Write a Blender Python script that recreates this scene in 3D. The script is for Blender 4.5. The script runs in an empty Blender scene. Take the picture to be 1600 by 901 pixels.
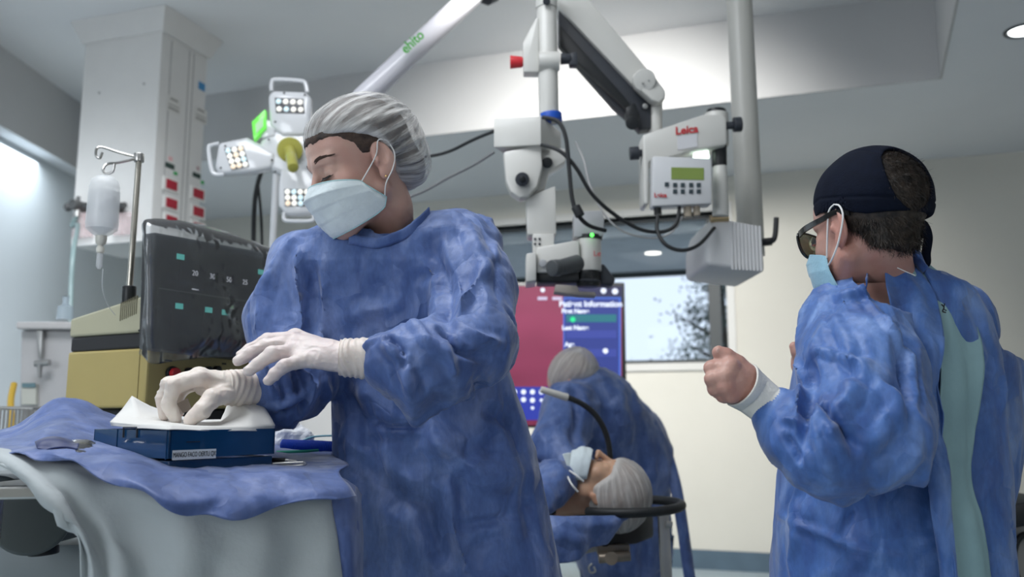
import bpy, bmesh, math, random
import numpy as np
from mathutils import Vector, Matrix, noise as mnoise
random.seed(7); np.random.seed(7)
scene = bpy.context.scene
COL = scene.collection
R = math.radians
# ------------------------------------------------------------------ camera
F = 1350.0; PITCH = R(8.2); CAMZ = 1.07
cam_d = bpy.data.cameras.new('camera'); cam = bpy.data.objects.new('camera', cam_d); COL.objects.link(cam)
cam.location = (0, 0, CAMZ); cam.rotation_euler = (R(90) + PITCH, 0, 0)
cam_d.sensor_width = 36; cam_d.lens = F / 1600 * 36; cam_d.clip_start = 0.05
cam_d.dof.use_dof = True; cam_d.dof.focus_distance = 1.52; cam_d.dof.aperture_fstop = 3.4
scene.camera = cam
scene.view_settings.view_transform = 'Standard'; scene.view_settings.look = 'None'
scene.view_settings.gamma = 1.0; scene.view_settings.use_curve_mapping = False
scene.view_settings.exposure = 0.42
# ------------------------------------------------------------------ world: overcast daylight
world = bpy.data.worlds.new('world'); scene.world = world; world.use_nodes = True
wn = world.node_tree; wn.nodes.clear()
bg = wn.nodes.new('ShaderNodeBackground'); wo = wn.nodes.new('ShaderNodeOutputWorld')
bg.inputs[0].default_value = (0.62, 0.70, 0.84, 1); bg.inputs[1].default_value = 1.1
wn.links.new(bg.outputs[0], wo.inputs[0])
# ------------------------------------------------------------------ area lights
def area(name, loc, size, power, rot=(0, 0, 0), col=(1, 1, 1), sy=None, spread=None):
    d = bpy.data.lights.new(name, 'AREA'); d.energy = power; d.color = col
    d.shape = 'RECTANGLE'; d.size = size; d.size_y = sy or size
    if spread: d.spread = spread
    o = bpy.data.objects.new(name, d); COL.objects.link(o); o.location = loc; o.rotation_euler = rot
    return o
# unseen lights under the ceiling, and two fill lights added behind the camera
area('unseen_ceiling_light', (-0.9, 1.4, 3.22), 1.8, 42, col=(0.93, 0.96, 1.0), sy=1.2)
area('unseen_ceiling_light', (0.30, 3.0, 3.15), 0.7, 52, rot=(R(57), 0, R(-3)), col=(1.0, 0.98, 0.94), sy=0.6, spread=R(90))  # tilted light added to brighten the back wall
area('unseen_ceiling_light', (-1.7, 2.6, 3.12), 1.2, 22, rot=(R(54), 0, R(42)), col=(0.90, 0.95, 1.0), sy=0.6, spread=R(60))  # tilted light added to brighten the left wall
area('camera_side_fill', (-2.2, -1.9, 1.9), 2.6, 52, rot=(R(97), 0, R(-25)), col=(0.88, 0.93, 1.0), sy=1.4)  # added frontal fill; the wall behind the camera has no window
area('camera_side_fill', (2.2, -2.0, 1.9), 2.0, 14, rot=(R(100), 0, R(15)), col=(0.95, 0.96, 1.0), sy=1.2)  # second, weaker fill added on the right
area('wall_wash_light', (-2.95, 5.4, 2.74), 0.5, 6, col=(0.85, 0.93, 1.0))

# ------------------------------------------------------------------ helpers
def P(px, py, Y):
    """point at depth Y (metres ahead of the camera) seen at pixel px,py of the 1600x901 frame"""
    x = (px - 800) / F; u = (450.5 - py) / F
    c, s = math.cos(PITCH), math.sin(PITCH)
    w = c - u * s
    return Vector((x / w * Y, Y, CAMZ + (s + u * c) / w * Y))
def PX(p):
    c, s = math.cos(PITCH), math.sin(PITCH)
    z = p[2] - CAMZ; d = p[1] * c + z * s; u = (-p[1] * s + z * c) / d
    return (800 + F * p[0] / d, 450.5 - F * u)

def nt(m): return m.node_tree
MATS = {}
def mat(name, col, rough=0.5, metal=0.0, spec=0.5, var=0.0, vscale=8, bump=0.0, bscale=60, emit=None, estr=1.0,
        trans=0.0, alpha=1.0, sss=0.0, sheen=0.0, col2=None, coat=0.0, ior=1.45):
    if name in MATS: return MATS[name]
    m = bpy.data.materials.new(name); m.use_nodes = True; n = m.node_tree.nodes; l = m.node_tree.links
    b = n['Principled BSDF']
    b.inputs['Base Color'].default_value = (*col, 1); b.inputs['Roughness'].default_value = rough
    b.inputs['Metallic'].default_value = metal; b.inputs['Specular IOR Level'].default_value = spec
    b.inputs['Transmission Weight'].default_value = trans; b.inputs['Alpha'].default_value = alpha
    b.inputs['IOR'].default_value = ior; b.inputs['Coat Weight'].default_value = coat
    if sss:
        b.inputs['Subsurface Weight'].default_value = sss; b.inputs['Subsurface Scale'].default_value = 0.01
        b.inputs['Subsurface Radius'].default_value = (1.0, 0.35, 0.2)
    if sheen: b.inputs['Sheen Weight'].default_value = sheen
    if emit: b.inputs['Emission Color'].default_value = (*emit, 1); b.inputs['Emission Strength'].default_value = estr
    tc = n.new('ShaderNodeTexCoord')
    if var > 0 or col2:
        nz = n.new('ShaderNodeTexNoise'); nz.inputs['Scale'].default_value = vscale; nz.inputs['Detail'].default_value = 5
        l.new(tc.outputs['Object'], nz.inputs['Vector'])
        mx = n.new('ShaderNodeMix'); mx.data_type = 'RGBA'
        c2 = col2 or tuple(max(0, c * (1 - var)) for c in col)
        rp = n.new('ShaderNodeMapRange'); rp.inputs[1].default_value = .35; rp.inputs[2].default_value = .65
        l.new(nz.outputs['Fac'], rp.inputs[0]); l.new(rp.outputs[0], mx.inputs['Factor'])
        mx.inputs['A'].default_value = (*col, 1); mx.inputs['B'].default_value = (*c2, 1)
        l.new(mx.outputs['Result'], b.inputs['Base Color'])
    if bump:
        nb = n.new('ShaderNodeTexNoise'); nb.inputs['Scale'].default_value = bscale; nb.inputs['Detail'].default_value = 4
        l.new(tc.outputs['Object'], nb.inputs['Vector'])
        bp = n.new('ShaderNodeBump'); bp.inputs['Strength'].default_value = bump; bp.inputs['Distance'].default_value = 0.004
        l.new(nb.outputs['Fac'], bp.inputs['Height']); l.new(bp.outputs['Normal'], b.inputs['Normal'])
    MATS[name] = m
    return m

def tag(o, label=None, cat=None, group=None, kind=None):
    if label: o['label'] = label
    if cat: o['category'] = cat
    if group: o['group'] = group
    if kind: o['kind'] = kind
    return o
def empty(name, loc, label=None, cat=None, group=None, rz=0):
    o = bpy.data.objects.new(name, None); o.empty_display_size = .05
    COL.objects.link(o); o.location = loc; o.rotation_euler = (0, 0, rz)
    return tag(o, label, cat, group)
def link(name, me, m=None, parent=None, smooth=True):
    if m is not None:
        me.materials.clear(); me.materials.append(m)
    if smooth:
        me.polygons.foreach_set('use_smooth', [True] * len(me.polygons)); me.update()
    o = bpy.data.objects.new(name, me); COL.objects.link(o)
    if parent is not None:
        o.parent = parent
        # geometry is written in world space: cancel the parent's transform
        o.matrix_parent_inverse = world_matrix(parent).inverted()
    return o
def world_matrix(o):
    m = Matrix.LocRotScale(o.location, o.rotation_euler, o.scale)
    if o.parent: return world_matrix(o.parent) @ o.matrix_parent_inverse @ m
    return m
def from_data(name, verts, faces, m=None, parent=None, smooth=True):
    me = bpy.data.meshes.new(name); me.from_pydata([tuple(v) for v in verts], [], [tuple(f) for f in faces]); me.update()
    return link(name, me, m, parent, smooth)

class MB:
    """collects shapes in one bmesh"""
    def __init__(s): s.bm = bmesh.new()
    def box(s, c, size, rot=None, bevel=0.0, seg=2):
        bm = bmesh.new(); bmesh.ops.create_cube(bm, size=1)
        bmesh.ops.scale(bm, vec=size, verts=bm.verts)
        if bevel: bmesh.ops.bevel(bm, geom=bm.edges[:], offset=bevel, segments=seg, affect='EDGES', profile=.5)
        M = Matrix.Translation(c) @ (rot.to_4x4() if rot is not None else Matrix())
        s._add(bm, M); return s
    def _add(s, bm, M=None):
        if M is not None: bmesh.ops.transform(bm, matrix=M, verts=bm.verts)
        me = bpy.data.meshes.new('t'); bm.to_mesh(me); bm.free(); s.bm.from_mesh(me); bpy.data.meshes.remove(me)
    def cyl(s, a, b, r, r2=None, seg=24, bevel=0.0, cap=True):
        a = Vector(a); b = Vector(b); d = b - a; L = d.length
        bm = bmesh.new(); bmesh.ops.create_cone(bm, cap_ends=cap, segments=seg, radius1=r, radius2=r if r2 is None else r2, depth=L)
        if bevel:
            es = [e for e in bm.edges if len(e.link_faces) == 2 and e.calc_face_angle() > 0.9]
            bmesh.ops.bevel(bm, geom=es, offset=bevel, segments=3, affect='EDGES', profile=.5)
        q = Vector((0, 0, 1)).rotation_difference(d.normalized())
        s._add(bm, Matrix.Translation((a + b) / 2) @ q.to_matrix().to_4x4()); return s
    def sph(s, c, r, sc=(1, 1, 1), rot=None, seg=24):
        bm = bmesh.new(); bmesh.ops.create_uvsphere(bm, u_segments=seg, v_segments=seg // 2, radius=r)
        bmesh.ops.scale(bm, vec=sc, verts=bm.verts)
        s._add(bm, Matrix.Translation(c) @ (rot.to_4x4() if rot is not None else Matrix())); return s
    def tube(s, pts, r, seg=10, closed=False, sub=6, cap=True):
        pts = smooth_path(pts, sub, closed) if sub > 1 else [Vector(p) for p in pts]
        n = len(pts); rs = r if callable(r) else (lambda t: r)
        rings = []; up = None
        for i, p in enumerate(pts):
            if closed: t = pts[(i + 1) % n] - pts[i - 1]
            else: t = pts[min(i + 1, n - 1)] - pts[max(i - 1, 0)]
            t.normalize()
            if up is None: up = t.orthogonal().normalized()
            up = (up - t * up.dot(t)).normalized(); w = t.cross(up)
            rr = rs(i / max(1, n - 1))
            rings.append([s.bm.verts.new(p + (up * math.cos(2 * math.pi * k / seg) + w * math.sin(2 * math.pi * k / seg)) * rr) for k in range(seg)])
        m = n if closed else n - 1
        for i in range(m):
            A, B = rings[i], rings[(i + 1) % n]
            for k in range(seg):
                s.bm.faces.new((A[k], A[(k + 1) % seg], B[(k + 1) % seg], B[k]))
        if not closed and cap:
            s.bm.faces.new(rings[0][::-1]); s.bm.faces.new(rings[-1])
        return s
    def prism(s, pts2, d0, d1, frame, bevel=0.0):
        """outline pts2 (u,v) in plane of frame (origin, U, V), extruded from d0 to d1 along N=UxV"""
        O, U, V = [Vector(q) for q in frame]; N = U.cross(V).normalized()
        bm = bmesh.new()
        vs = [bm.verts.new(O + U * u + V * v + N * d0) for u, v in pts2]
        f = bm.faces.new(vs)
        ex = bmesh.ops.extrude_face_region(bm, geom=[f])
        ve = [g for g in ex['geom'] if isinstance(g, bmesh.types.BMVert)]
        bmesh.ops.translate(bm, vec=N * (d1 - d0), verts=ve)
        bmesh.ops.recalc_face_normals(bm, faces=bm.faces)
        if bevel:
            es = [e for e in bm.edges if len(e.link_faces) == 2 and e.calc_face_angle() > 0.9]
            bmesh.ops.bevel(bm, geom=es, offset=bevel, segments=2, affect='EDGES', profile=.5)
        s._add(bm); return s
    def lathe(s, prof, a, axis=(0, 0, 1), seg=32):
        a = Vector(a); ax = Vector(axis).normalized(); u = ax.orthogonal().normalized(); w = ax.cross(u)
        rings = []
        for (r, h) in prof:
            rings.append([s.bm.verts.new(a + ax * h + (u * math.cos(2 * math.pi * k / seg) + w * math.sin(2 * math.pi * k / seg)) * max(r, 1e-4)) for k in range(seg)])
        for A, B in zip(rings[:-1], rings[1:]):
            for k in range(seg): s.bm.faces.new((A[k], A[(k + 1) % seg], B[(k + 1) % seg], B[k]))
        s.bm.faces.new(rings[0][::-1]); s.bm.faces.new(rings[-1])
        return s
    def build(s, name, m=None, parent=None, smooth=None, auto=35):
        bmesh.ops.recalc_face_normals(s.bm, faces=s.bm.faces)
        me = bpy.data.meshes.new(name); s.bm.to_mesh(me); s.bm.free()
        o = link(name, me, m, parent, smooth=False)
        if auto:
            me.polygons.foreach_set('use_smooth', [True] * len(me.polygons))
            me.set_sharp_from_angle(angle=R(auto))
        return o

def smooth_path(pts, sub=6, closed=False):
    pts = [Vector(p) for p in pts]; n = len(pts); out = []
    if n < 3: 
        return [pts[0].lerp(pts[-1], i / sub) for i in range(sub + 1)]
    m = n if closed else n - 1
    for i in range(m):
        if closed: p0, p1, p2, p3 = pts[i - 1], pts[i], pts[(i + 1) % n], pts[(i + 2) % n]
        else: p0, p1, p2, p3 = pts[max(i - 1, 0)], pts[i], pts[i + 1], pts[min(i + 2, n - 1)]
        for k in range(sub):
            t = k / sub
            out.append(0.5 * ((2 * p1) + (p2 - p0) * t + (2 * p0 - 5 * p1 + 4 * p2 - p3) * t * t + (3 * p1 - p0 - 3 * p2 + p3) * t ** 3))
    if not closed: out.append(pts[-1])
    return out

def text_obj(name, body, size, origin, U, V, m, parent, depth=0.0006, align='CENTER', bold=0.0, sx=1.0):
    """flat lettering lying in the plane spanned by U (reading direction) and V (up)"""
    cu = bpy.data.curves.new(name, 'FONT'); cu.body = body; cu.size = size; cu.extrude = depth; cu.align_x = align; cu.align_y = 'CENTER'
    cu.offset = bold
    o = bpy.data.objects.new(name, cu); COL.objects.link(o)
    dg = bpy.context.evaluated_depsgraph_get(); dg.update()
    me = bpy.data.meshes.new_from_object(o.evaluated_get(dg)); bpy.data.objects.remove(o)
    U = Vector(U).normalized(); V = Vector(V).normalized(); N = U.cross(V)
    M = Matrix(((U.x * sx, V.x, N.x, origin[0]), (U.y * sx, V.y, N.y, origin[1]), (U.z * sx, V.z, N.z, origin[2]), (0, 0, 0, 1)))
    me.transform(M)
    return link(name, me, m, parent, smooth=False)

# ------------------------------------------------------------------ implicit surfaces
def A3(v): return np.array([v[0], v[1], v[2]], dtype=np.float32)
def smin(a, b, k):
    if k <= 0: return np.minimum(a, b)
    h = np.clip(0.5 + 0.5 * (b - a) / k, 0, 1)
    return b + (a - b) * h - k * h * (1 - h)
def smax(a, b, k): return -smin(-a, -b, k)
def ell(X, c, r, Rm=None):
    q = X - A3(c)
    if Rm is not None: q = q @ np.array(Rm, dtype=np.float32)   # world -> local (columns of Rm are local axes)
    r = np.array(r, dtype=np.float32)
    k0 = np.sqrt(np.sum((q / r) ** 2, 1)) + 1e-9; k1 = np.sqrt(np.sum((q / (r * r)) ** 2, 1)) + 1e-9
    return k0 * (k0 - 1) / k1
def cap_(X, a, b, ra, rb):
    a = A3(a); b = A3(b); ab = b - a; t = np.clip(((X - a) @ ab) / max(1e-9, float(ab @ ab)), 0, 1)
    return np.sqrt(np.sum((X - a - t[:, None] * ab) ** 2, 1)) - (ra + (rb - ra) * t)
def chain(X, pts, rs, k=0.0):
    d = None
    for i in range(len(pts) - 1):
        e = cap_(X, pts[i], pts[i + 1], rs[i], rs[i + 1])
        d = e if d is None else smin(d, e, k)
    return d
def loft(X, zs, cx, cy, rx, ry, p=2.3):
    """column with superelliptic sections at heights zs (increasing)"""
    z = X[:, 2]; zc = np.clip(z, zs[0], zs[-1])
    I = lambda v: np.interp(zc, zs, v)
    RX, RY = I(rx), I(ry)
    q = (np.abs((X[:, 0] - I(cx)) / RX) ** p + np.abs((X[:, 1] - I(cy)) / RY) ** p) ** (1 / p)
    d = (q - 1) * np.minimum(RX, RY)
    dz = np.maximum(zs[0] - z, z - zs[-1])
    return np.maximum(d, dz).astype(np.float32)

def sdf_mesh(f, lo, hi, h, relax=2):
    """dual-contour style polygonisation of f<0; returns verts, quads"""
    lo = np.array(lo, dtype=np.float64); hi = np.array(hi, dtype=np.float64)
    B = 8; nb = np.ceil((hi - lo) / (h * B)).astype(int); n = nb * B + 1
    ax = [lo[i] + h * np.arange(n[i]) for i in range(3)]
    D = np.empty(n, dtype=np.float32)
    bc = [lo[i] + h * B * (np.arange(nb[i]) + .5) for i in range(3)]
    G = np.stack(np.meshgrid(*bc, indexing='ij'), -1).reshape(-1, 3).astype(np.float32)
    dB = f(G).reshape(nb)
    far = np.abs(dB) > h * B * 1.9
    big = np.repeat(np.repeat(np.repeat(dB, B, 0), B, 1), B, 2)
    D[:-1, :-1, :-1] = big; D[-1] = D[-2]; D[:, -1] = D[:, -2]; D[:, :, -1] = D[:, :, -2]
    act = np.argwhere(~far)
    off = np.stack(np.meshgrid(*[np.arange(B + 1)] * 3, indexing='ij'), -1).reshape(-1, 3)
    for s in range(0, len(act), 400):
        a = act[s:s + 400]
        idx = (a[:, None, :] * B + off[None]).reshape(-1, 3)
        X = (lo + idx * h).astype(np.float32)
        D[idx[:, 0], idx[:, 1], idx[:, 2]] = f(X)
    D[D == 0] = 1e-6
    S = D < 0
    nx, ny, nz = D.shape
    def cv(i, j, k): return S[i:nx - 1 + i, j:ny - 1 + j, k:nz - 1 + k]
    cnt = sum(cv(i, j, k).astype(np.int8) for i in (0, 1) for j in (0, 1) for k in (0, 1))
    C = np.argwhere((cnt > 0) & (cnt < 8))
    cid = -np.ones((nx - 1, ny - 1, nz - 1), dtype=np.int32)
    cid[C[:, 0], C[:, 1], C[:, 2]] = np.arange(len(C))
    acc = np.zeros((len(C), 3)); num = np.zeros(len(C))
    cor = [(i, j, k) for i in (0, 1) for j in (0, 1) for k in (0, 1)]
    for a in cor:
        for axis in range(3):
            if a[axis] == 1: continue
            b = list(a); b[axis] = 1
            va = D[C[:, 0] + a[0], C[:, 1] + a[1], C[:, 2] + a[2]]; vb = D[C[:, 0] + b[0], C[:, 1] + b[1], C[:, 2] + b[2]]
            m = (va < 0) != (vb < 0)
            t = np.where(m, va / np.where(m, va - vb, 1), 0)
            p = np.tile(np.array(a, float), (len(C), 1)); p[:, axis] = t
            acc[m] += p[m]; num[m] += 1
    V = lo + (C + acc / num[:, None]) * h
    Q = []
    E = np.eye(3, dtype=int)
    for axis in range(3):
        u, w = (axis + 1) % 3, (axis + 2) % 3
        sl0 = [slice(1, None)] * 3; sl1 = [slice(1, None)] * 3
        sl0[axis] = slice(0, -1); sl1[axis] = slice(1, None)
        s0 = S[tuple(sl0)]; s1 = S[tuple(sl1)]
        idx = np.argwhere(s0 != s1); 
        base = idx.copy(); base[:, u] += 1; base[:, w] += 1
        keep = (base[:, u] < D.shape[u] - 1) & (base[:, w] < D.shape[w] - 1)
        base = base[keep]; fl = s0[tuple(idx[keep].T)]
        g = lambda du, dw: cid[tuple((base - du * E[u] - dw * E[w]).T)]
        q = np.stack([g(1, 1), g(0, 1), g(0, 0), g(1, 0)], 1)
        q[~fl] = q[~fl][:, ::-1]
        Q.append(q[(q >= 0).all(1)])
    Q = np.concatenate(Q)
    ed = edges_of(Q)
    for _ in range(relax):
        V = lap(V, ed, .5); V = lap(V, ed, -.52)
    return V, Q
def edges_of(Q):
    e = np.concatenate([Q[:, [0, 1]], Q[:, [1, 2]], Q[:, [2, 3]], Q[:, [3, 0]]]); e.sort(1)
    return np.unique(e, axis=0)
def lap(V, ed, k):
    n = len(V); s = np.empty_like(V)
    c = np.bincount(ed[:, 0], minlength=n) + np.bincount(ed[:, 1], minlength=n)
    for i in range(3):
        s[:, i] = np.bincount(ed[:, 0], V[ed[:, 1], i], n) + np.bincount(ed[:, 1], V[ed[:, 0], i], n)
    return V + k * (s / np.maximum(c, 1)[:, None] - V)
def normals(V, Q):
    n = np.cross(V[Q[:, 2]] - V[Q[:, 0]], V[Q[:, 3]] - V[Q[:, 1]]); N = np.zeros_like(V)
    for i in range(3):
        for j in range(4): N[:, i] += np.bincount(Q[:, j], n[:, i], len(V))
    return N / (np.linalg.norm(N, axis=1)[:, None] + 1e-12)
def vnoise(V, scale, seed=0.0):
    """cheap smooth 3-D value noise in [-1,1] for arrays"""
    p = V * scale + seed; i = np.floor(p).astype(np.int64); f = p - i; f = f * f * (3 - 2 * f)
    def h(x, y, z):
        n = (x * 374761393 + y * 668265263 + z * 2147483647 * 3) & 0xffffffff
        n = ((n ^ (n >> 13)) * 1274126177) & 0xffffffff
        return ((n ^ (n >> 16)) & 0xffff) / 32767.5 - 1
    r = 0
    for a in (0, 1):
        for b in (0, 1):
            for c in (0, 1):
                w = (f[:, 0] if a else 1 - f[:, 0]) * (f[:, 1] if b else 1 - f[:, 1]) * (f[:, 2] if c else 1 - f[:, 2])
                r = r + w * h(i[:, 0] + a, i[:, 1] + b, i[:, 2] + c)
    return r
def buckle(V, Q, stretch, iters=60, goal=0.03, bend=0.12, noise_amp=0.003, nscale=25, gravity=0.0, seed=3.3):
    """thin-sheet relaxation: the cloth is a little too large for the form under it and buckles into folds"""
    ed = edges_of(Q)
    dg = np.concatenate([Q[:, [0, 2]], Q[:, [1, 3]]])
    E = np.concatenate([ed, dg]); n = len(V)
    L0 = np.linalg.norm(V[E[:, 0]] - V[E[:, 1]], axis=1)
    s = stretch if np.ndim(stretch) else np.full(n, stretch)
    Lt = L0 * (s[E[:, 0]] + s[E[:, 1]]) * .5
    cnt = np.bincount(E[:, 0], minlength=n) + np.bincount(E[:, 1], minlength=n)
    N = normals(V, Q); X0 = V.copy()
    X = V + N * (noise_amp * vnoise(V, nscale, seed) + noise_amp * .6 * vnoise(V, nscale * 2.3, seed + 9))[:, None]
    gw = goal if np.ndim(goal) else np.full(n, goal)
    for it in range(iters):
        d = X[E[:, 1]] - X[E[:, 0]]; L = np.linalg.norm(d, axis=1) + 1e-9
        corr = d * (0.5 * (L - Lt) / L)[:, None]
        dx = np.empty_like(X)
        for i in range(3): dx[:, i] = np.bincount(E[:, 0], corr[:, i], n) - np.bincount(E[:, 1], corr[:, i], n)
        X = X + 1.6 * dx / np.maximum(cnt, 1)[:, None] * 2
        l1 = lap(X, ed, 1.0) - X; l2 = lap(l1, ed, 1.0) - l1
        X = X - bend * l2
        dxg = X0 - X
        X = X + dxg * gw[:, None]
        if gravity: X[:, 2] -= gravity
    return X
def pick(V, px, py, rad=5, front=True):
    """nearest surface vertex seen at that pixel"""
    c, s = math.cos(PITCH), math.sin(PITCH)
    z = V[:, 2] - CAMZ; d = V[:, 1] * c + z * s; u = (-V[:, 1] * s + z * c) / d
    X = 800 + F * V[:, 0] / d; Y = 450.5 - F * u
    m = np.hypot(X - px, Y - py)
    k = np.where(m < rad)[0]
    if len(k) == 0: return V[np.argmin(m)]
    return V[k[np.argmin(d[k])]]
def crease(V, N, pix, w, d, sharp=1.0):
    """raise (d>0) or sink (d<0) a fold of half-width w along a line on the surface"""
    pts = [pick(V, *p) for p in pix]; best = np.full(len(V), 1e9); tt = np.zeros(len(V)); Lc = 0
    segs = [np.linalg.norm(pts[i + 1] - pts[i]) for i in range(len(pts) - 1)]; tot = sum(segs) + 1e-9
    for i in range(len(pts) - 1):
        a, b = pts[i], pts[i + 1]; ab = b - a; t = np.clip(((V - a) @ ab) / (ab @ ab + 1e-12), 0, 1)
        q = np.linalg.norm(V - a - t[:, None] * ab, axis=1); m = q < best
        best[m] = q[m]; tt[m] = (Lc + t[m] * segs[i]) / tot; Lc += segs[i]
    prof = np.clip(1 - best / w, 0, 1) ** sharp
    end = np.clip(np.minimum(tt, 1 - tt) * 6, 0, 1) * .75 + .25
    return V + N * (d * prof * end)[:, None]
def mesh_obj(name, V, Q, m, parent=None): return from_data(name, V.tolist(), Q.tolist(), m, parent, True)

def crumple(V, Q, w=1.0, a=(.0075, .0040, .0018), sc=(9, 21, 48), seed=1.7, aniso=(1, 1, .6)):
    """pressed sharp ridges: flat facets meeting along creases"""
    N = normals(V, Q); p = V * np.array(aniso)
    p = p + .03 * np.stack([vnoise(V, 6, seed + 1), vnoise(V, 6, seed + 2), vnoise(V, 6, seed + 3)], 1)
    d = 0
    for k, (ai, si) in enumerate(zip(a, sc)):
        d = d + ai * (.42 - np.abs(vnoise(p, si, seed + 11 * k)) * 1.9)
    return V + N * (d * w)[:, None]

def random_creases(V, Q, n, seed, depth=.006, width=.011, axis=(0, 0, 1), region=None, length=(.05, .14)):
    """short sharp pressed creases scattered over a garment"""
    N = normals(V, Q); rs = np.random.RandomState(seed); idx = np.arange(len(V)) if region is None else np.where(region)[0]
    ax = np.array(axis, float)
    for k in range(n):
        i = idx[rs.randint(len(idx))]; nn = N[i]; d = ax + rs.normal(0, .55, 3); d -= nn * (d @ nn); d /= np.linalg.norm(d) + 1e-9
        L = rs.uniform(*length); bend = np.cross(nn, d) * rs.uniform(-.25, .25) * L
        p = [V[i] - d * L / 2, V[i] + bend, V[i] + d * L / 2]
        near = np.where(np.linalg.norm(V - V[i], axis=1) < L * .5 + width * 2)[0]; X = V[near]; best = np.full(len(X), 1e9); tt = np.zeros(len(X))
        for j in range(2):
            a, b = p[j], p[j + 1]; ab = b - a; t = np.clip(((X - a) @ ab) / (ab @ ab), 0, 1); q = X - a - t[:, None] * ab
            q = q - nn * (q @ nn)[:, None] * .6; q = np.linalg.norm(q, axis=1); m = q < best; best[m] = q[m]; tt[m] = (j + t[m]) / 2
        w = width * rs.uniform(.7, 1.5); pr = np.clip(1 - best / w, 0, 1) * np.clip(np.minimum(tt, 1 - tt) * 5, 0, 1)
        V[near] = X + N[near] * (rs.choice([-1, 1]) * depth * rs.uniform(.5, 1.2) * pr * ((N[near] @ nn) > .1))[:, None]
    return V
# ================================================================== MATERIALS
M_wall = mat('wall_paint', (0.66, 0.645, 0.585), .75, var=.05, vscale=1.5, bump=.05, bscale=200)
M_wall_l = mat('wall_paint_cool', (0.58, 0.63, 0.66), .6, var=.05, vscale=1.5)
M_ceil = mat('ceiling_paint', (0.82, 0.82, 0.82), .8, var=.04, vscale=1.2)
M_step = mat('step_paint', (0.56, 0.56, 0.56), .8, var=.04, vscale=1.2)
M_ceil_lo = mat('soffit_paint', (0.80, 0.82, 0.85), .8, var=.04, vscale=1.2)
M_floor = mat('vinyl_floor', (0.42, 0.50, 0.54), .35, var=.12, vscale=30)
M_base = mat('blue_grey_skirting', (0.09, 0.14, 0.19), .5, var=.1)
M_white = mat('white_enamel', (0.70, 0.69, 0.67), .35, var=.03, bump=.02)
M_cream = mat('offwhite_enamel', (0.66, 0.65, 0.60), .38, var=.03)
M_whitep = mat('white_plastic', (0.75, 0.76, 0.77), .3, var=.02)
M_black = mat('black_plastic', (0.012, 0.014, 0.016), .4, var=.3)
M_rubber = mat('black_rubber', (0.02, 0.022, 0.024), .55, var=.3, bump=.1)
M_charc = mat('charcoal_metal', (0.035, 0.04, 0.05), .45, var=.2)
M_steel = mat('brushed_steel', (0.55, 0.54, 0.52), .28, metal=1, var=.1)
M_alu = mat('grey_metal', (0.42, 0.42, 0.41), .4, metal=.7, var=.1)
M_red = mat('red_plastic', (0.62, 0.03, 0.04), .4, var=.1)
M_redsock = mat('red_socket_face', (0.42, 0.015, 0.035), .5, var=.15)
M_green = mat('green_glow', (0.05, 0.6, 0.12), .4, emit=(0.1, .9, .25), estr=.5)
# ================================================================== ROOM SHELL
CEZ, UPZ = 2.78, 3.25
def structure(o): return tag(o, kind='structure')
def slab(name, poly, z0, z1, m):
    mb = MB(); mb.prism(poly, 0, z1 - z0, ((0, 0, z0), (1, 0, 0), (0, 1, 0))); return structure(mb.build(name, m, auto=0))
XL, XR, YB = -3.35, 4.3, -2.2
wy = lambda x: 6.65 - 0.334 * x
slab('floor', [(XL - .3, YB - .3), (XR + .3, YB - .3), (XR + .3, wy(XR) + .6), (XL - .3, wy(XL) + .6)], -.08, 0, M_floor)
# recess outline
ry = lambda x: 5.02 - 0.342 * x
rc = (2.22, ry(2.22)); rl = (-3.08, ry(-3.08)); sd = (-.379, -.925)
tR = (rc[1] - YB) / .925; rr = (rc[0] - .379 * tR, YB)
low = [('ceiling_back', [(XL, ry(XL)), rl, rc, (XR, ry(XR)), (XR, wy(XR) + .1), (XL, wy(XL) + .1)]),
       ('ceiling_right', [rc, rr, (XR, YB), (XR, ry(XR))]), ('ceiling_left', [(XL, YB), (rl[0], YB), rl, (XL, ry(XL))])]
for nme, poly in low: slab(nme, poly, CEZ, UPZ + .08, M_ceil_lo)
slab('ceiling', [(XL, YB), (XR, YB), (XR, wy(XR)), (XL, wy(XL))], UPZ, UPZ + .2, M_ceil)
# painted lining of the step between the two ceiling heights (grey darkened to offset the light's hot spot)
def wall_seg(name, a, b, z0, z1, th, m, side=1):
    a = Vector((*a, 0)); b = Vector((*b, 0)); d = (b - a).normalized(); nrm = Vector((-d.y, d.x, 0)) * side
    L = (b - a).length; mb = MB(); mb.prism([(0, z0), (L, z0), (L, z1), (0, z1)], -th if side > 0 else 0, 0 if side > 0 else th, (a, d, (0, 0, 1)))
    return structure(mb.build(name, m, auto=0))
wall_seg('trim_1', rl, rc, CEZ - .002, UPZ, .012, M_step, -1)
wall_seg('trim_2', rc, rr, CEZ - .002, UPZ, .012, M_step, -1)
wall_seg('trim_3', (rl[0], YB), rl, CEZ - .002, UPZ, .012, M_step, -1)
wall_seg('wall_left', (XL, YB), (XL, wy(XL)), 0, UPZ, .15, M_wall_l, -1)
wall_seg('wall_right', (XR, wy(XR)), (XR, YB), 0, UPZ, .15, M_wall, -1)
wall_seg('wall_front', (XR, YB), (XL, YB), 0, UPZ, .15, M_wall, -1)
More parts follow.
